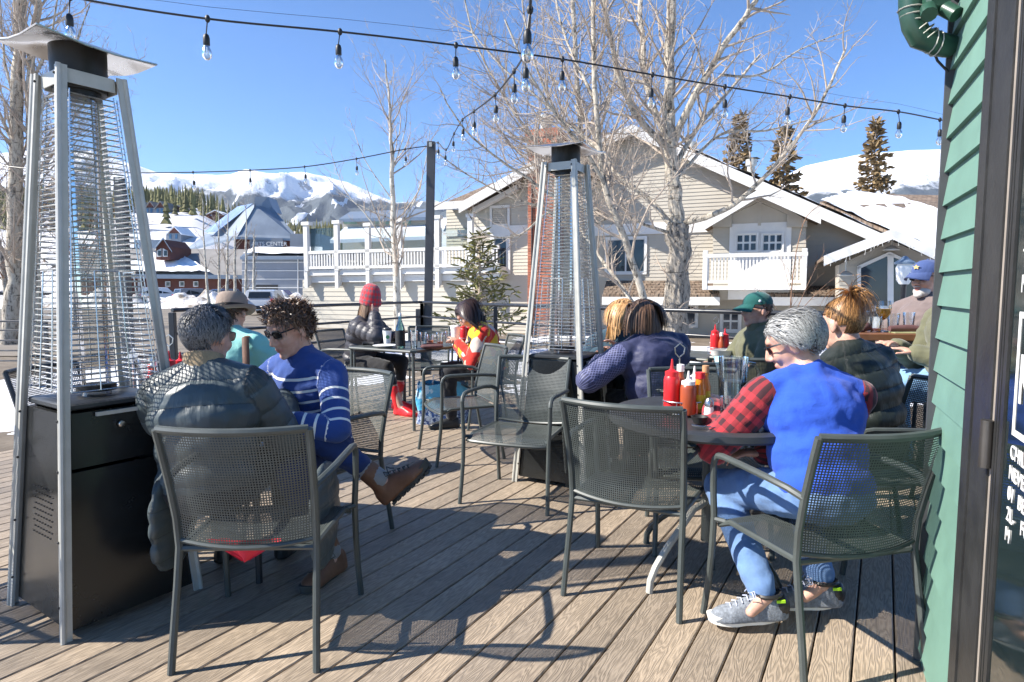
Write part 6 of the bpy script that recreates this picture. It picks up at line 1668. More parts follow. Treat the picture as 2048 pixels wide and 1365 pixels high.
def felt_hat(o, hm, Mh, Hc):
    m = MB(); prof = [(.148, .028), (.142, .018), (.118, .02), (.099, .032), (.098, .07), (.092, .115), (.075, .138), (.035, .140), (.001, .130)]
    m.lathe(prof, 32, capb=False, capt=False); m.lathe([(.099, .03), (.118, .012), (.140, .011), (.148, .024)], 32, capb=False, capt=False)
    m.v = [(x, y * 1.12 - .01, z + .02 * (x / .14) ** 2 * (1 if x * x + y * y > .0105 else 0)) for x, y, z in m.v]
    c = hm(m).build('felt_hat', CL['felt'], o)
    b = MB().lathe([(.1005, .034), (.1005, .058)], 32, capb=False, capt=False); b.v = [(x, y * 1.12 - .01, z) for x, y, z in b.v]
    hm(b).build('hat_band', CL['black'], c)
    fm = MB(); rnd = random.Random(3)
    for i in range(40):
        p = Vector((-.10, -.03 + rnd.uniform(-.02, .02), .04)); d = Vector((-.5 + rnd.uniform(-.5, .4), rnd.uniform(-1, .4), rnd.uniform(-.6, .7))).normalized()
        fm.tube([p, p + d * .03, p + d * .055 + Vector((0, 0, -.008))], [.002, .0016, .0004], 3)
    hm(fm).build('feather_sprig', simple('green_feather', (0.05, 0.32, 0.16), 0.7), c)
# ---- the diners
def x1(o, d):
    m = MB()                                                   # zipped hem panels hanging beside the chair
    for s in (-1, 1):
        m2 = MB(); c = d['P'] + Vector((-.13 if s < 0 else .45, .0, -.15)); m2.ball(c + Vector((0, 0, .05)), (.034, .18, .19), 16, 12); m2.ball(c + Vector((0, -.02, -.06)), (.03, .15, .11), 16, 12)
        me = remesh(m2, .012, 3, .5); cl = paint_cl(me, [(tuple(c - Vector((0, 0, .2))), tuple(c + Vector((0, 0, .3))), .1, 0, 0.)]); crease(me, .004, 10, cl, (.085, .012), 3.0 + s)
        link('jacket_skirt', me, CL['puffer_grey'], o)
person('man with dark grey hair and glasses in a slate puffer jacket, back to the viewer', (-1.18, 2.45), (-.02, 1.0), seat=.40, lean=13, roll=-5,
       head=(16, 14, -3), hands={-1: (-.22, .40, .755), 1: (.16, .42, .755)}, elbows={-1: (-.5, -.35, -.9), 1: (.4, -.3, -.9)},
       feet={-1: (-.15, .46, .085), 1: (.12, .50, .085)}, top='puffer_grey', bottom='black', shoes=('shoe_black', 'boot_sole', 'low'), puff=.026, fat=1.06, build=1.02,
       quilt=(.098, .007), fine=True, hairs=dict(style='short', mat='grey_dark', n=4600, L=.055, wid=.0018, curl=.22, lift=.2), glasses=('clear', 'clear'), extra=x1, collar='collar')
def x2(o, d):
    pass
person('man in a blue sweater with white stripes, sunglasses, legs crossed', (-.92, 3.06), (-.45, -.89), lean=17, roll=0, head=(8, 22, 0),
       hands={-1: (-.10, .37, .70), 1: (.08, .38, .72)}, elbows={-1: (-1, -.2, -.6), 1: (1, -.1, -.6)},
       feet={-1: (-.26, .22, .085), 1: (-.455, .105, .41)}, knees={-1: (-.17, .36, .47), 1: (-.18, .27, .65)}, toes={-1: (-.1, 1, 0), 1: (-.685, -.235, .68)},
       top='stripe', bottom='denim_dark', shoes=('boot_brown', 'boot_sole', 'boot'), fine=True, build=1.0, fat=.98, puff=.006,
       hairs=dict(style='curly', mat='brown', n=2600, L=.055, wid=.0036, curl=.7, lift=.35), glasses=('sun', 'lens'))
def x10(o, d): pass
person('grey-haired man in a bright blue fleece vest over a red plaid shirt', (1.135, 2.30), (-.04, 1.0), lean=24, roll=2, head=(-58, 26, -4),
       hands={-1: (-.27, .38, .755), 1: (-.12, .24, .60)}, elbows={-1: (-.6, -.6, -.8), 1: (1, 0, -.6)},
       feet={-1: (-.205, .0, .125), 1: (.055, .09, .125)}, knees={-1: (-.25, .335, .435), 1: (.10, .40, .44)}, toes={-1: (-1, .12, -.10), 1: (-1, .18, -.06)},
       top='vest_blue', sleeve='plaid_red', bottom='denim', shoes=('shoe_grey', 'shoe_sole', 'low'), fine=True, fat=1.06, build=1.04, puff=.012,
       hairs=dict(style='wavy', mat='grey_light', n=3000, L=.095, wid=.003, curl=.2, lift=.12), glasses=('sun', 'lens_amber'), stature=.98)
person('woman with a tawny ponytail in a black puffer jacket beside the blue vest', (1.70, 2.99), (-.35, .93), lean=12, roll=-9, head=(-6, 10, 0),
       hands={-1: (-.1, .42, .78), 1: (.1, .40, .76)}, top='puffer_black', bottom='black', puff=.035, quilt=(.09, .014), fat=1.05, fine=True,
       hairs=dict(style='pony', mat='tawny', n=2200, L=.20, wid=.0026, lift=.2), extra=lambda o, d: d['hm'](MB().tube([(.018 * math.cos(a), -.06 + .018 * math.sin(a), .135) for a in np.linspace(0, 6.28, 12)], .007, 6)).build('hair_tie', CL['black'], o))
person('brown-haired woman in a navy jacket with a checked sleeve, back to the viewer', (.985, 4.0), (-.42, .90), lean=20, roll=-6, head=(-8, 18, 0),
       hands={-1: (-.30, .30, .78), 1: (.05, .42, .80)}, elbows={-1: (-1, 0, -.6), 1: (1, -.2, -.5)}, top='navy', bottom='black', fat=1.32, build=1.24, puff=.03,
       hairs=dict(style='bob', mat='brown', n=2300, L=.20, wid=.0045, lift=.4))
person('strawberry blonde woman in a dark teal fleece leaning over nachos', (.86, 4.93), (-.28, -.96), lean=24, head=(-70, 14, 0),
       hands={-1: (-.04, .44, .83), 1: (.12, .46, .80)}, top='slate', bottom='black', puff=.015,
       hairs=dict(style='bob', mat='blonde', n=2000, L=.17, wid=.0045, lift=.35))
person('man in a dark green cap and olive fleece, looking left', (1.80, 4.62), (-.97, -.12), lean=2, head=(0, 2, 0), top='olive', bottom='black', puff=.012,
       hands={-1: (-.1, .33, .72), 1: (.1, .33, .70)}, hat=cap_hat('cap_green', dot_badge), glasses=('sun', 'lens_green'), collar='olive',
       hairs=dict(style='short', mat='brown', n=500, L=.02, wid=.003))
def x4(o, d): pass
person('woman in a red plaid beanie and charcoal puffer, hand to her face', (-1.62, 6.62), (.93, -.36), lean=17, head=(6, 12, 0),
       hands={-1: (-.05, .42, .77), 1: (.10, .28, .99)}, elbows={-1: (-.5, .5, -.9), 1: (.5, .5, -.9)}, palm={-1: (0, -1, 0), 1: (0, -1, .0)}, top='puffer_char', bottom='black',
       shoes=('boot_red', 'boot_red', 'tall'), feet={-1: (-.10, .42, .085), 1: (.16, .60, .085)}, puff=.035, quilt=(.075, .012), hat=beanie_hat,
       hairs=dict(style='long', mat='long_brown', n=1300, L=.40, wid=.006, lift=.2, under=True))
person('dark-haired woman in a red, yellow and black sweater looking at a phone', (-.16, 5.88), (-.95, -.18), lean=22, head=(6, 54, 0),
       hands={-1: (-.05, .34, .755), 1: (.06, .34, .745)}, top='patch', bottom='black', puff=.018,
       hairs=dict(style='long', mat='black', n=1500, L=.36, wid=.006, lift=.3))
def x3(o, d):
    tp = d['tp']; MB().tube([tp(.15, -.02, .42), tp(.18, -.10, .40), tp(.205, -.13, .25), tp(.20, -.14, .08)], .022, 8, squash=.35).build('shoulder_strap', CL['boot_brown'], o)
person('man in a taupe felt hat and mint green top, back to the viewer', (-1.80, 4.12), (.30, .95), lean=7, roll=-7, head=(-18, 12, -4), top='teal', bottom='denim', puff=.02, fat=1.12,
       hat=felt_hat, hairs=dict(style='short', mat='brown', n=500, L=.03, wid=.003), extra=x3)
person('man in a navy cap, sunglasses and white beard at the high wooden table', (2.83, 4.36), (-.93, -.36), seat=.64, lean=0, head=(0, 2, 0), top='mauve', bottom='denim_pale', puff=.015, beard=True,
       hands={-1: (-.1, .34, .96), 1: (.12, .30, .80)}, feet={-1: (-.12, .38, .26), 1: (.12, .38, .26)}, hat=cap_hat('cap_blue', star_badge), glasses=('sun', 'lens'),
       hairs=dict(style='short', mat='white', n=300, L=.02, wid=.003), fine=True)
person('person in an olive jacket and pale jeans half hidden behind the green wall', (2.55, 3.62), (-1.0, .05), seat=.62, lean=4, head=(0, 4, 0), top='olive', bottom='denim_pale', puff=.015,
       hands={-1: (-.10, .30, .90), 1: (.10, .30, .92)}, elbows={-1: (-.5, -.7, -.6), 1: (.5, -.7, -.6)}, feet={-1: (-.13, .36, .30), 1: (.08, .40, .28)},
       hairs=dict(style='short', mat='brown', n=500, L=.03, wid=.003), fine=True)

def stool(x, y, z, label):
    t = thing('bar_stool', label, 'stool', (x, y, 0), 0, 'bar stools')
    MB().lathe([(.17, z - .035), (.178, z - .02), (.175, z - .004), (.15, z)], 24).build('seat', MT['chair_dark'], t)
    for i in range(4):
        a = PI / 4 + i * PI / 2; MB().tube([(.13 * math.cos(a), .13 * math.sin(a), z - .03), (.2 * math.cos(a), .2 * math.sin(a), 0)], .013, 8).build('leg', MT['chair_dark'], t)
    MB().tube([(.18 * math.cos(a), .18 * math.sin(a), .22) for a in np.linspace(0, 2 * PI, 20, endpoint=False)], .009, 6, closed=True).build('foot_ring', MT['chair_dark'], t)
stool(2.83, 4.36, .64, 'bar stool under the bearded man in the navy cap')
stool(2.55, 3.62, .62, 'bar stool under the person in pale jeans by the green wall')
# ============================================================ tables
MT['wood_top'] = simple('stained_oak', (0.17, 0.075, 0.035), 0.4, 0, 0.3, 6, 0.1, 30)
MT['table_black'] = simple('black_table_mesh', (0.035, 0.038, 0.042), 0.4, 0, 0.2, 12)
def perforated_disc(r, z, n=46):
    V = []; F = []; s = 2 * r / n
    for i in range(n):
        for j in range(n):
            x, y = -r + (i + .5) * s, -r + (j + .5) * s
            if x * x + y * y > (r - s) ** 2: continue
            b = len(V); h = s * .5; k = s * .27
            V += [(x - h, y - h, z), (x + h, y - h, z), (x + h, y + h, z), (x - h, y + h, z), (x - k, y - k, z), (x + k, y - k, z), (x + k, y + k, z), (x - k, y + k, z)]
            F += [(b + q, b + (q + 1) % 4, b + 4 + (q + 1) % 4, b + 4 + q) for q in range(4)]
    m = MB(); m.add(V, F); return m
def table_round(x, y, r, z, label):
    t = thing('round_cafe_table', label, 'table', (x, y, 0))
    o = MB().lathe([(r - .05, z - .006), (r - .02, z - .002), (r, z - .012), (r + .003, z - .035), (r - .008, z - .045), (r - .05, z - .012)], 48, capb=False, capt=False).build('rim', MT['table_black'], t)
    MB().lathe([(r - .03, z - .005), (.001, z - .005)], 48, capb=False, capt=False).build('tabletop', MT['table_black'], t)
    MB().tube([(0, 0, z - .02), (0, 0, .14)], .03, 12).build('column', MT['chair'], t)
    for k in range(4):
        a = k * PI / 2 + .6; c, s = math.cos(a), math.sin(a)
        MB().tube([(0, 0, .32), (.10 * c, .10 * s, .30), (.27 * c, .27 * s, .16), (.33 * c, .33 * s, .10), (.36 * c, .36 * s, .05), (.365 * c, .365 * s, 0)], .015, 8).build('foot', MT['steel'] if k == 2 else MT['chair'], t)
        MB().tube([(0, 0, .55), (.16 * c, .16 * s, .64), (.32 * c, .32 * s, z - .02)], .012, 6).build('brace', MT['chair'], t)
    return t
def table_square(x, y, hx, hy, z, rz, label, mat='chair', wood=False, one=False):
    t = thing('bar_table' if wood else 'square_cafe_table', label, 'table', (x, y, 0), rz)
    if wood:
        MB().box((0, 0, z - .022), (2 * hx, 2 * hy, .045), bev=.005).build('tabletop', MT['wood_top'], t)
        MB().tube([(-.05, 0, z - .05), (-.05, 0, .04)], .035, 12).build('column', MT['chair_dark'], t); MB().lathe([(.26, 0), (.26, .02), (.05, .05)], 24, (-.05, 0, 0)).build('base', MT['chair_dark'], t); return t
    MB().box((0, 0, z - .008), (2 * hx - .02, 2 * hy - .02, .006)).build('tabletop', MT[mat], t)
    MB().tube([(hx - .03, -hy, z - .014), (hx, -hy + .03, z - .014), (hx, hy - .03, z - .014), (hx - .03, hy, z - .014), (-hx + .03, hy, z - .014), (-hx, hy - .03, z - .014), (-hx, -hy + .03, z - .014), (-hx + .03, -hy, z - .014)], .014, 8, closed=True).build('rim', MT[mat], t)
    for sx in (-1, 1):
        for sy in (-1, 1): MB().tube([(sx * (hx - .025), sy * (hy - .025), z - .02), (sx * (hx - .02), sy * (hy - .02), 0)], .014, 8).build('leg', MT[mat], t)
    for a, b in (((-hx + .03, 0, z - .03), (hx - .03, 0, z - .03)), ((0, -hy + .03, z - .03), (0, hy - .03, z - .03))): MB().tube([a, b], .010, 6).build('stretcher', MT[mat], t)
    return t
table_square(-1.50, 3.10, .52, .36, .72, R(-12), 'dark mesh table between the puffer jacket man and the striped sweater man', 'chair_dark')
table_square(-1.00, 6.08, .40, .40, .72, R(-31), 'square metal table covered with drinks, in front of the woman in the beanie')
table_round(.87, 2.78, .44, .72, 'round black mesh table with condiments beside the blue vest')
table_square(.60, 4.45, .36, .36, .74, R(10), 'dark table with the plate of nachos by the navy jacket', 'chair_dark')
table_square(1.50, 5.02, .30, .26, .74, R(-40), 'small table against the railing beside the green cap')
table_square(2.38, 4.14, .44, .30, .985, R(-6), 'high wooden table with the mimosa by the green wall', wood=True)

# ============================================================ things on the tables
MT['water'] = glassy('water', (.86, .93, .95), .9, .10); MT['ketchup'] = MT['red_plastic']
MT['bbq'] = simple('brown_sauce', (0.36, 0.07, 0.025), 0.35); MT['amber'] = simple('orange_sauce', (0.70, 0.22, 0.02), 0.25); MT['yellow'] = simple('yellow_label', (0.75, 0.50, 0.03), 0.5)
MT['oj'] = simple('orange_juice', (0.85, 0.42, 0.02), 0.25); MT['pink'] = simple('pinkish_drink', (0.75, 0.25, 0.15), 0.3); MT['paper'] = simple('white_paper', (0.80, 0.80, 0.78), 0.7, 0, 0.05)
MT['cork'] = simple('wooden_cap', (0.45, 0.25, 0.12), 0.7); MT['napkin'] = simple('maroon_napkin', (0.11, 0.05, 0.05), 0.9, 0, 0.2, 20, 0.3, 90); MT['green_glass'] = glassy('green_glass', (.62, .86, .76), .9, .14)
MT['chalk'] = simple('black_chalk_label', (0.015, 0.016, 0.018), 0.7, 0, 0.8, 60); MT['ceramic'] = simple('white_ceramic', (0.80, 0.79, 0.76), 0.25, 0, 0.03)
MT['nacho'] = simple('tortilla_chips', (0.62, 0.30, 0.07), 0.7, 0, 0.35, 30); MT['lettuce'] = simple('lettuce', (0.16, 0.36, 0.05), 0.6, 0, 0.4, 40); MT['menu'] = simple('green_menu', (0.42, 0.42, 0.20), 0.6, 0, 0.3, 12)
MT['logo_green'] = simple('green_logo', (0.02, 0.14, 0.07), 0.6)
def squeeze(x, y, z, label, body, cap, h=.185, r=.034, tip=None):
    t = thing('squeeze_bottle', label, 'bottle', (x, y, z))
    MB().lathe([(r * .9, 0), (r, .01), (r, h * .68), (r * .93, h * .74), (r * .8, h * .78)], 20).build('bottle', MT[body], t)
    MB().lathe([(r * .86, h * .77), (r * .86, h * .86), (r * .5, h * .88), (r * .24, h * .92), (r * .10, h * 1.12)], 18).build('nozzle_cap', MT[cap], t); return t
def jar(x, y, z, label, body, cap, h=.16, r=.026, lab=None, neck=.5):
    t = thing('sauce_bottle', label, 'bottle', (x, y, z))
    MB().lathe([(r * .92, 0), (r, .008), (r, h * .55), (r * .8, h * .64), (r * neck, h * .74), (r * neck, h * .86)], 18).build('bottle', MT[body], t)
    MB().lathe([(r * (neck + .12), h * .85), (r * (neck + .12), h), (r * neck * .6, h * 1.01)], 16).build('cap', MT[cap], t)
    if lab: MB().lathe([(r * 1.02, h * .12), (r * 1.02, h * .46)], 18, capb=False, capt=False).build('label', MT[lab], t)
    return t
def caddy(x, y, z, label, r=.085):
    t = thing('condiment_caddy', label, 'caddy', (x, y, z))
    m = MB()
    for zz in (.006, .055): m.tube([(r * math.cos(a), r * .8 * math.sin(a), zz) for a in np.linspace(0, 2 * PI, 24, endpoint=False)], .0028, 5, closed=True)
    for a in np.linspace(0, 2 * PI, 6, endpoint=False): m.tube([(r * math.cos(a), r * .8 * math.sin(a), 0), (r * math.cos(a), r * .8 * math.sin(a), .055)], .0024, 5)
    m.build('basket', MT['wire'], t)
    MB().tube([(0, r * .8, .05), (0, r * .8, .23), (-.018, r * .8, .25), (-.022, r * .8, .275), (0, r * .8, .295), (.022, r * .8, .275), (.018, r * .8, .25), (0, r * .8, .235)], .003, 5).build('handle', MT['wire'], t); return t
def tumbler(x, y, z, label, h=.12, r=.036, liquid=None, level=.5, straw=False, group=None):
    t = thing('tumbler', label, 'glass', (x, y, z), 0, group)
    MB().lathe([(r * .8, 0), (r * .82, .006), (r, h)], 20, capt=False).build('glass', MT['clear'], t)
    if liquid: MB().lathe([(r * .76, .008), (r * (.80 + .16 * level), h * level)], 20).build('drink', MT[liquid], t)
    if straw: MB().tube([(0, 0, .01), (.02, .01, h * 1.25)], .0035, 6).build('straw', MT['white_plastic'], t)
    return t
def pitcher(x, y, z, label, level=.5, h=.215, r=.066, rz=0):
    t = thing('water_pitcher', label, 'pitcher', (x, y, z), rz); n = 32; V = []
    prof = [(.86, 0), (.9, .01), (.97, h * .5), (1.04, h)]
    for k, zz in prof:
        for j in range(n):
            a = 2 * PI * j / n; q = r * k * (1 + (.03 if j % 2 else -.015)) + (.018 if zz == h and abs(a - PI) < .3 else 0); V.append((q * math.cos(a), q * math.sin(a), zz))
    m = MB(); m.add(V, [(i * n + j, i * n + (j + 1) % n, (i + 1) * n + (j + 1) % n, (i + 1) * n + j) for i in range(3) for j in range(n)] + [tuple(range(n - 1, -1, -1))]); m.build('jug', MT['clear'], t)
    MB().tube([(r * 1.0, 0, h * .88), (r * 1.45, 0, h * .86), (r * 1.7, 0, h * .7), (r * 1.6, 0, h * .4), (r * .95, 0, h * .28)], .008, 8).build('handle', MT['clear'], t)
    if level: MB().lathe([(r * .8, .008), (r * .9, h * level)], 24).build('water', MT['water'], t)
    return t
def plate(x, y, z, label, r=.12):
    t = thing('plate', label, 'plate', (x, y, z)); MB().lathe([(r * .6, 0), (r * .65, .004), (r, .018), (r, .022), (r * .66, .009), (.001, .008)], 32, capt=False).build('dish', MT['ceramic'], t); return t
TZ = .7215
# round table
caddy(.735, 2.735, TZ, 'chrome wire condiment caddy on the round table')
squeeze(.685, 2.735, TZ + .004, 'red ketchup squeeze bottle on the round table', 'ketchup', 'ketchup', .205, .034)
squeeze(.742, 2.685, TZ + .004, 'squeeze bottle of brown sauce with white nozzle on the round table', 'bbq', 'white_plastic', .165, .033)
jar(.735, 2.785, TZ + .004, 'dark sauce bottle with white cap behind the squeeze bottles', 'bbq', 'white_plastic', .20, .026, 'paper')
squeeze(.79, 2.765, TZ + .004, 'red sauce bottle with white lid on the round table', 'red_plastic', 'white_plastic', .175, .030)
jar(.800, 2.715, TZ + .004, 'yellow-labelled hot sauce with red cap on the round table', 'amber', 'red_plastic', .175, .024, 'yellow', .75)
jar(.832, 2.745, TZ + .004, 'hot sauce with wooden cap on the round table', 'amber', 'cork', .20, .022, 'yellow', .55)
t = thing('salt_shaker', 'glass salt shaker with steel top on the round table', 'shaker', (.80, 2.585, TZ))
MB().lathe([(.022, 0), (.023, .005), (.017, .06)], 12).build('glass', MT['ceramic'], t); MB().lathe([(.019, .058), (.019, .078), (.012, .09), (.004, .093)], 14).build('top', MT['steel_bright'], t)
t = thing('dip_cup', 'small black ramekin beside the fork', 'bowl', (.745, 2.53, TZ)); MB().lathe([(.022, 0), (.034, .028), (.032, .028), (.020, .004)], 20, capt=False).build('cup', MT['rubber'], t)
pitcher(1.035, 2.985, TZ, 'clear ribbed water pitcher on the round table', .48, .215, .066, R(-10))
tumbler(.86, 2.53, TZ, 'clear tumbler next to the salt shaker', .105, .036)
def fork(x, y, z, rz, label):
    t = thing('fork', label, 'fork', (x, y, z), rz); m = MB()
    m.tube([(0, 0, .003), (.05, 0, .003), (.10, 0, .006), (.125, 0, .009)], [.005, .004, .003, .0035], 6, squash=.5); m.build('handle', MT['steel_bright'], t)
    for k in range(4): MB().tube([(.122, -.003 + .002 * k, .008), (.135, -.009 + .006 * k, .006), (.175, -.0075 + .005 * k, .010)], .0014, 5).build('tine', MT['steel_bright'], t)
fork(.86, 2.405, TZ, R(165), 'steel fork at the edge of the round table')
# left table
caddy(-1.80, 3.28, TZ, 'wire condiment caddy on the table behind the tall heater')
squeeze(-1.76, 3.27, TZ + .004, 'red ketchup bottle beside the puffer jacket shoulder', 'ketchup', 'ketchup', .19)
jar(-1.83, 3.25, TZ + .004, 'sauce bottle with white cap on the left table', 'bbq', 'white_plastic', .16, .024)
squeeze(-1.74, 3.34, TZ + .004, 'clear squeeze bottle with red nozzle on the left table', 'ceramic', 'red_plastic', .18)
jar(-1.87, 3.29, TZ + .004, 'small red hot sauce bottle on the left table', 'red_plastic', 'red_plastic', .14, .02)
t = thing('table_number_stand', 'small white card in a wire stand on the left table', 'card holder', (-1.92, 3.22, TZ)); MB().tube([(0, 0, 0), (0, 0, .2)], .0025, 5).build('wire', MT['wire'], t); q = MB(); q.prism([(-.03, 0, .19), (.0, 0, .16), (.035, 0, .2), (.005, 0, .235)], (0, .002, 0)); q.build('card', MT['paper'], t, False)
tumbler(-1.95, 3.38, TZ, 'tall clear plastic cup on the left table', .17, .042, group=None)
tumbler(-1.72, 3.46, TZ, 'stemmed clear glass behind the ketchup on the left table', .15, .042, 'water', .4)
t = thing('menu_sheet', 'white folded sheet on the table in front of the striped sweater', 'paper', (-1.06, 2.93, TZ), R(20)); q = MB(); q.prism([(-.1, -.07, 0), (.1, -.07, .0), (.1, .07, .0), (-.1, .07, .0)], (0, 0, .003)); q.build('sheet', MT['paper'], t, False)
# far table
def on2(px_, Y): return ((px_ - 1024) / FPX * Y, Y)
x, y = on2(803, 5.75); t = thing('water_bottle', 'green glass swing-top water bottle with black chalk label', 'bottle', (x, y, TZ)); MB().lathe([(.042, 0), (.044, .01), (.044, .17), (.036, .2), (.016, .25), (.014, .29)], 20).build('glass', MT['green_glass'], t)
MB().lathe([(.0452, .02), (.0452, .16)], 20, capb=False, capt=False).build('label', MT['chalk'], t); MB().lathe([(.016, .29), (.016, .31), (.008, .32)], 12).build('stopper', MT['ceramic'], t)
x, y = on2(777, 6.05); t = thing('paper_cup', 'white paper coffee cup with round green logo', 'cup', (x, y, TZ)); MB().lathe([(.03, 0), (.043, .145)], 20).build('cup', MT['paper'], t); MB().lathe([(.045, .142), (.045, .155), (.038, .165)], 20).build('lid', MT['chair_dark'], t)
MB().lathe([(.018, -.001), (.018, .001)], 20, (.012, -.0385, .08), M=Matrix.Rotation(PI / 2, 3, 'X')).build('logo', MT['logo_green'], t)
x, y = on2(912, 6.05); t = thing('paper_cup', 'tall white takeaway cup near the phone', 'cup', (x, y, TZ)); MB().lathe([(.032, 0), (.045, .165)], 20).build('cup', MT['paper'], t); MB().lathe([(.047, .162), (.047, .178), (.036, .19)], 20).build('lid', MT['white_plastic'], t)
for k, (px_, Y, liq, lv, st, h, lab) in enumerate(((830, 5.72, 'water', .15, True, .16, 'tall clear glass with straw by the water bottle'), (848, 6.1, None, 0, False, .12, 'empty tumbler behind the straw glass'), (862, 5.95, 'pink', .5, False, .11, 'tumbler with orange drink on the far table'), (881, 6.1, 'pink', .25, False, .12, 'tumbler with a little red drink on the far table'), (898, 6.25, None, 0, False, .12, 'empty tumbler beside the takeaway cup'))):
    x, y = on2(px_, Y); tumbler(x, y, TZ, lab, h, .036, liq, lv, st)
x, y = on2(930, 6.25); caddy(x, y, TZ, 'wire condiment caddy on the far table'); 
x, y = on2(928, 6.23); squeeze(x, y, TZ + .004, 'red ketchup bottle in the far caddy', 'ketchup', 'ketchup', .19)
x, y = on2(938, 6.27); squeeze(x, y, TZ + .004, 'second red squeeze bottle at the right of the far caddy', 'red_plastic', 'red_plastic', .17)
x, y = on2(772, 5.82); plate(x, y, TZ, 'white plate near the left corner of the far table', .11); x, y = on2(930, 5.95); plate(x, y, TZ, 'white plate in front of the woman with the phone', .09)
x, y = on2(865, 5.72); t = thing('leather_purse', 'maroon leather purse lying on the far table', 'purse', (x, y, TZ), R(20)); MB().box((0, 0, .018), (.2, .09, .036), bev=.014).build('body', MT['napkin'], t); MB().tube([(-.09, .02, .03), (0, .05, .045), (.09, .02, .03)], .006, 6).build('strap', MT['napkin'], t)
x, y = on2(742, 5.98); t = thing('camera_strap', 'black rolled strap on the left corner of the far table', 'strap', (x, y, TZ)); MB().tube([(-.07, 0, .02), (-.02, .02, .022), (.04, 0, .02), (.09, .03, .018)], .018, 8).build('roll', MT['rubber'], t)
x, y = on2(938, 5.79); t = thing('phone', 'phone held by the woman in the patterned sweater', 'phone', (x, y, .775), R(60)); t.rotation_euler = (R(35), 0, R(-80)); MB().box((0, 0, 0), (.072, .148, .009), bev=.003).build('case', MT['spec'], t); MB().box((0, 0, .0052), (.064, .135, .001)).build('screen', MT['pane_blue'], t)
# blue shopping bag
def bag_mat():
    t = NT('printed_blue_bag'); g = t.n('TexCoord').outputs['Object']; s = t.n('SeparateXYZ'); t.l(g, s.inputs[0]); n = t.noise(g, 9, 4, .6); k = t.noise(g, 38, 4, .7)
    up = t.mix(t.math('GREATER_THAN', n, .58), (0.09, 0.42, 0.66), (0.45, 0.66, 0.78)); lo = t.mix(t.math('GREATER_THAN', k, .5), (0.02, 0.05, 0.16), (0.35, 0.42, 0.52))
    c = t.mix(t.math('LESS_THAN', t.math('ADD', s.outputs[2], t.math('MULTIPLY', n, .1)), .19), up, lo); t.bsdf(c, .3, 0, t.bump(n, .5, .03)); return t.m
t = thing('shopping_bag', 'light blue printed plastic shopping bag under the far table', 'bag', (-.66, 5.93, 0), R(8)); m = MB()
def SB(u, v):
    a = 2 * PI * u; c, s = math.cos(a), math.sin(a); q = .24 * math.copysign(abs(c) ** .35, c); w = .105 * math.copysign(abs(s) ** .35, s) * (1 - .35 * v)
    return Vector((q * (1 + .04 * math.sin(9 * v + 5 * u)), w + .018 * math.sin(14 * u + 6 * v), .38 * v + .02 * math.sin(8 * a) * v))
m.sheet(SB, 40, 14); m.add([SB(u / 40, 0) for u in range(40)], [tuple(range(40))]); m.build('sack', bag_mat(), t)
for s in (-1, 1): MB().tube([(-.09, s * .06, .36), (-.08, s * .07, .44), (.08, s * .07, .44), (.09, s * .06, .36)], .008, 6, squash=.4).build('handle', MT['white_plastic'], t)
# nachos
t = plate(.66, 4.27, .742, 'white plate under the nachos', .15); rnd = random.Random(6)
t = thing('nachos', 'heap of nachos topped with lettuce on the plate', 'food', (.66, 4.27, .76)); a, b = MB(), MB()
for i in range(90):
    r_ = .115 * rnd.random() ** .6; th = rnd.uniform(0, 6.28); z = .055 * (1 - r_ / .12) * rnd.random() + .006; p = Vector((r_ * math.cos(th), r_ * math.sin(th), z)); q = Matrix.Rotation(rnd.uniform(0, 6), 3, 'Z') @ Matrix.Rotation(rnd.uniform(-.7, .7), 3, 'X')
    tri = [p + q @ Vector((.03 * math.cos(k * 2.09), .03 * math.sin(k * 2.09), 0)) for k in range(3)]; a.prism(tri, q @ Vector((0, 0, .003)))
for i in range(70):
    r_ = .07 * rnd.random(); th = rnd.uniform(0, 6.28); p = Vector((r_ * math.cos(th), r_ * math.sin(th), .06 + .012 * rnd.random())); q = Matrix.Rotation(rnd.uniform(0, 6), 3, 'Z') @ Matrix.Rotation(rnd.uniform(-1, 1), 3, 'X'); b.add([p + q @ Vector(v) for v in ((-.016, -.004, 0), (.016, -.005, .004), (.015, .006, 0), (-.014, .005, .004))], [(0, 1, 2, 3)])
tag(a.build('chips', MT['nacho'], t, False), kind='stuff'); tag(b.build('lettuce', MT['lettuce'], t, False), kind='stuff')
tumbler(.80, 4.45, .742, 'water tumbler behind the nachos', .12, .036, 'water', .6)
# railing table
x, y = on2(1432, 4.98); caddy(x, y, .742, 'wire condiment caddy on the table by the railing'); squeeze(x - .03, y, .746, 'red ketchup bottle on the table by the railing', 'ketchup', 'ketchup', .21); squeeze(x + .045, y - .01, .746, 'second red squeeze bottle on the table by the railing', 'red_plastic', 'red_plastic', .18); jar(x + .008, y - .04, .746, 'dark sauce bottle with white cap on the table by the railing', 'bbq', 'white_plastic', .17, .022)
x, y = on2(1442, 4.83); t = thing('serving_dish', 'white oblong dish on the table by the railing', 'dish', (x, y, .742), R(30)); MB().lathe([(.08, 0), (.10, .05), (.105, .052), (.09, .01), (.001, .008)], 28, capt=False, M=Matrix.Diagonal((1.2, .7, 1))).build('dish', MT['ceramic'], t)
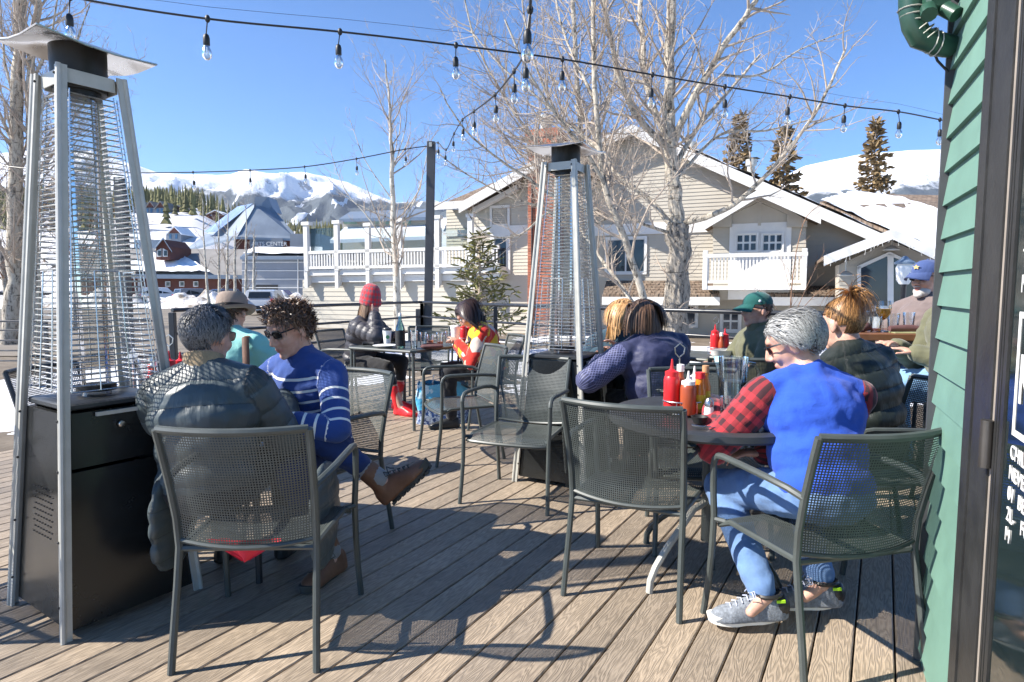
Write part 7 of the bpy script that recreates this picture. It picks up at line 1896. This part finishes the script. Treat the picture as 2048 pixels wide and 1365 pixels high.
# high table
HZ = .9865
pitcher(2.235, 4.12, HZ, 'clear water pitcher on the high wooden table', .3, .21, .062, R(170))
x, y = on2(1752, 4.0); t = thing('mimosa_glass', 'stemmed glass of orange mimosa on the high wooden table', 'glass', (x, y, HZ)); MB().lathe([(.036, 0), (.034, .004), (.005, .01), (.004, .075), (.02, .085), (.042, .12), (.044, .15), (.038, .195)], 24, capt=False).build('glass', MT['clear'], t); MB().lathe([(.004, .08), (.02, .088), (.0405, .121), (.0425, .145)], 24).build('mimosa', MT['oj'], t)
for px_, Y, lab in ((1738, 3.98, 'short tumbler in front of the pitcher on the high table'), (1772, 4.02, 'tumbler right of the mimosa on the high table'), (1803, 4.22, 'tumbler behind the rolled napkin on the high table')):
    x, y = on2(px_, Y); tumbler(x, y, HZ, lab, .115, .036, 'pink' if px_ == 1738 else None, .2)
x, y = on2(1800, 3.93); t = thing('menu_card', 'green menu card lying on the high table', 'menu', (x + .03, y, HZ), R(-8)); q = MB(); q.prism([(-.13, -.08, 0), (.13, -.08, 0), (.13, .08, .0), (-.13, .08, 0)], (0, 0, .004)); q.build('card', MT['menu'], t, False)
t = thing('rolled_napkin', 'maroon rolled napkin on the menu card', 'napkin', (x - .01, y - .01, HZ + .0045), R(-6)); MB().tube([(-.10, 0, .02), (-.04, .004, .022), (.03, 0, .024), (.10, -.004, .016)], [.018, .021, .022, .015], 10).build('roll', MT['napkin'], t)
x, y = on2(1712, 3.98); t = thing('crumpled_napkin', 'crumpled maroon napkin at the left end of the high table', 'napkin', (x + .01, y, HZ)); m = MB(); m.ball((0, 0, .028), (.05, .035, .03), 14, 10); m.v = [(a + .012 * math.sin(60 * b), b, max(0, c + .008 * math.sin(70 * a))) for a, b, c in m.v]; m.build('cloth', MT['napkin'], t)

# red cloth caught under the near chair's seat
t = thing('red_cloth', 'corner of a red cloth hanging below the seat of the near left chair', 'cloth', (-.89, 2.12, .40)); m = MB()
m.sheet(lambda u, v: Vector(((u - .5) * .26 * (1 - v * .92) - .01, .01 * math.sin(9 * u), -.075 * v + .012)), 12, 6); m.sheet(lambda u, v: Vector(((u - .5) * .26 * (1 - v * .92) - .01, .004 + .01 * math.sin(9 * u), -.075 * v + .012)), 12, 6)
m.build('fold', simple('red_cotton', (0.62, 0.03, 0.05), .9), t)

# ============================================================ mountain air
hz = MB().box((0, 6200, 800 + GZ - 2), (18400, 12800, 1604))
ho = hz.build('haze', None, None, False); tag(ho, kind='stuff')
hm_ = bpy.data.materials.new('mountain_air'); hm_.use_nodes = True; nt_ = hm_.node_tree
for n in list(nt_.nodes): nt_.nodes.remove(n)
ou = nt_.nodes.new('ShaderNodeOutputMaterial'); pv = nt_.nodes.new('ShaderNodeVolumePrincipled'); pv.inputs['Density'].default_value = 4.0e-5; pv.inputs['Color'].default_value = (.72, .82, 1.0, 1); pv.inputs['Anisotropy'].default_value = .2
nt_.links.new(pv.outputs[0], ou.inputs['Volume']); ho.data.materials.append(hm_)
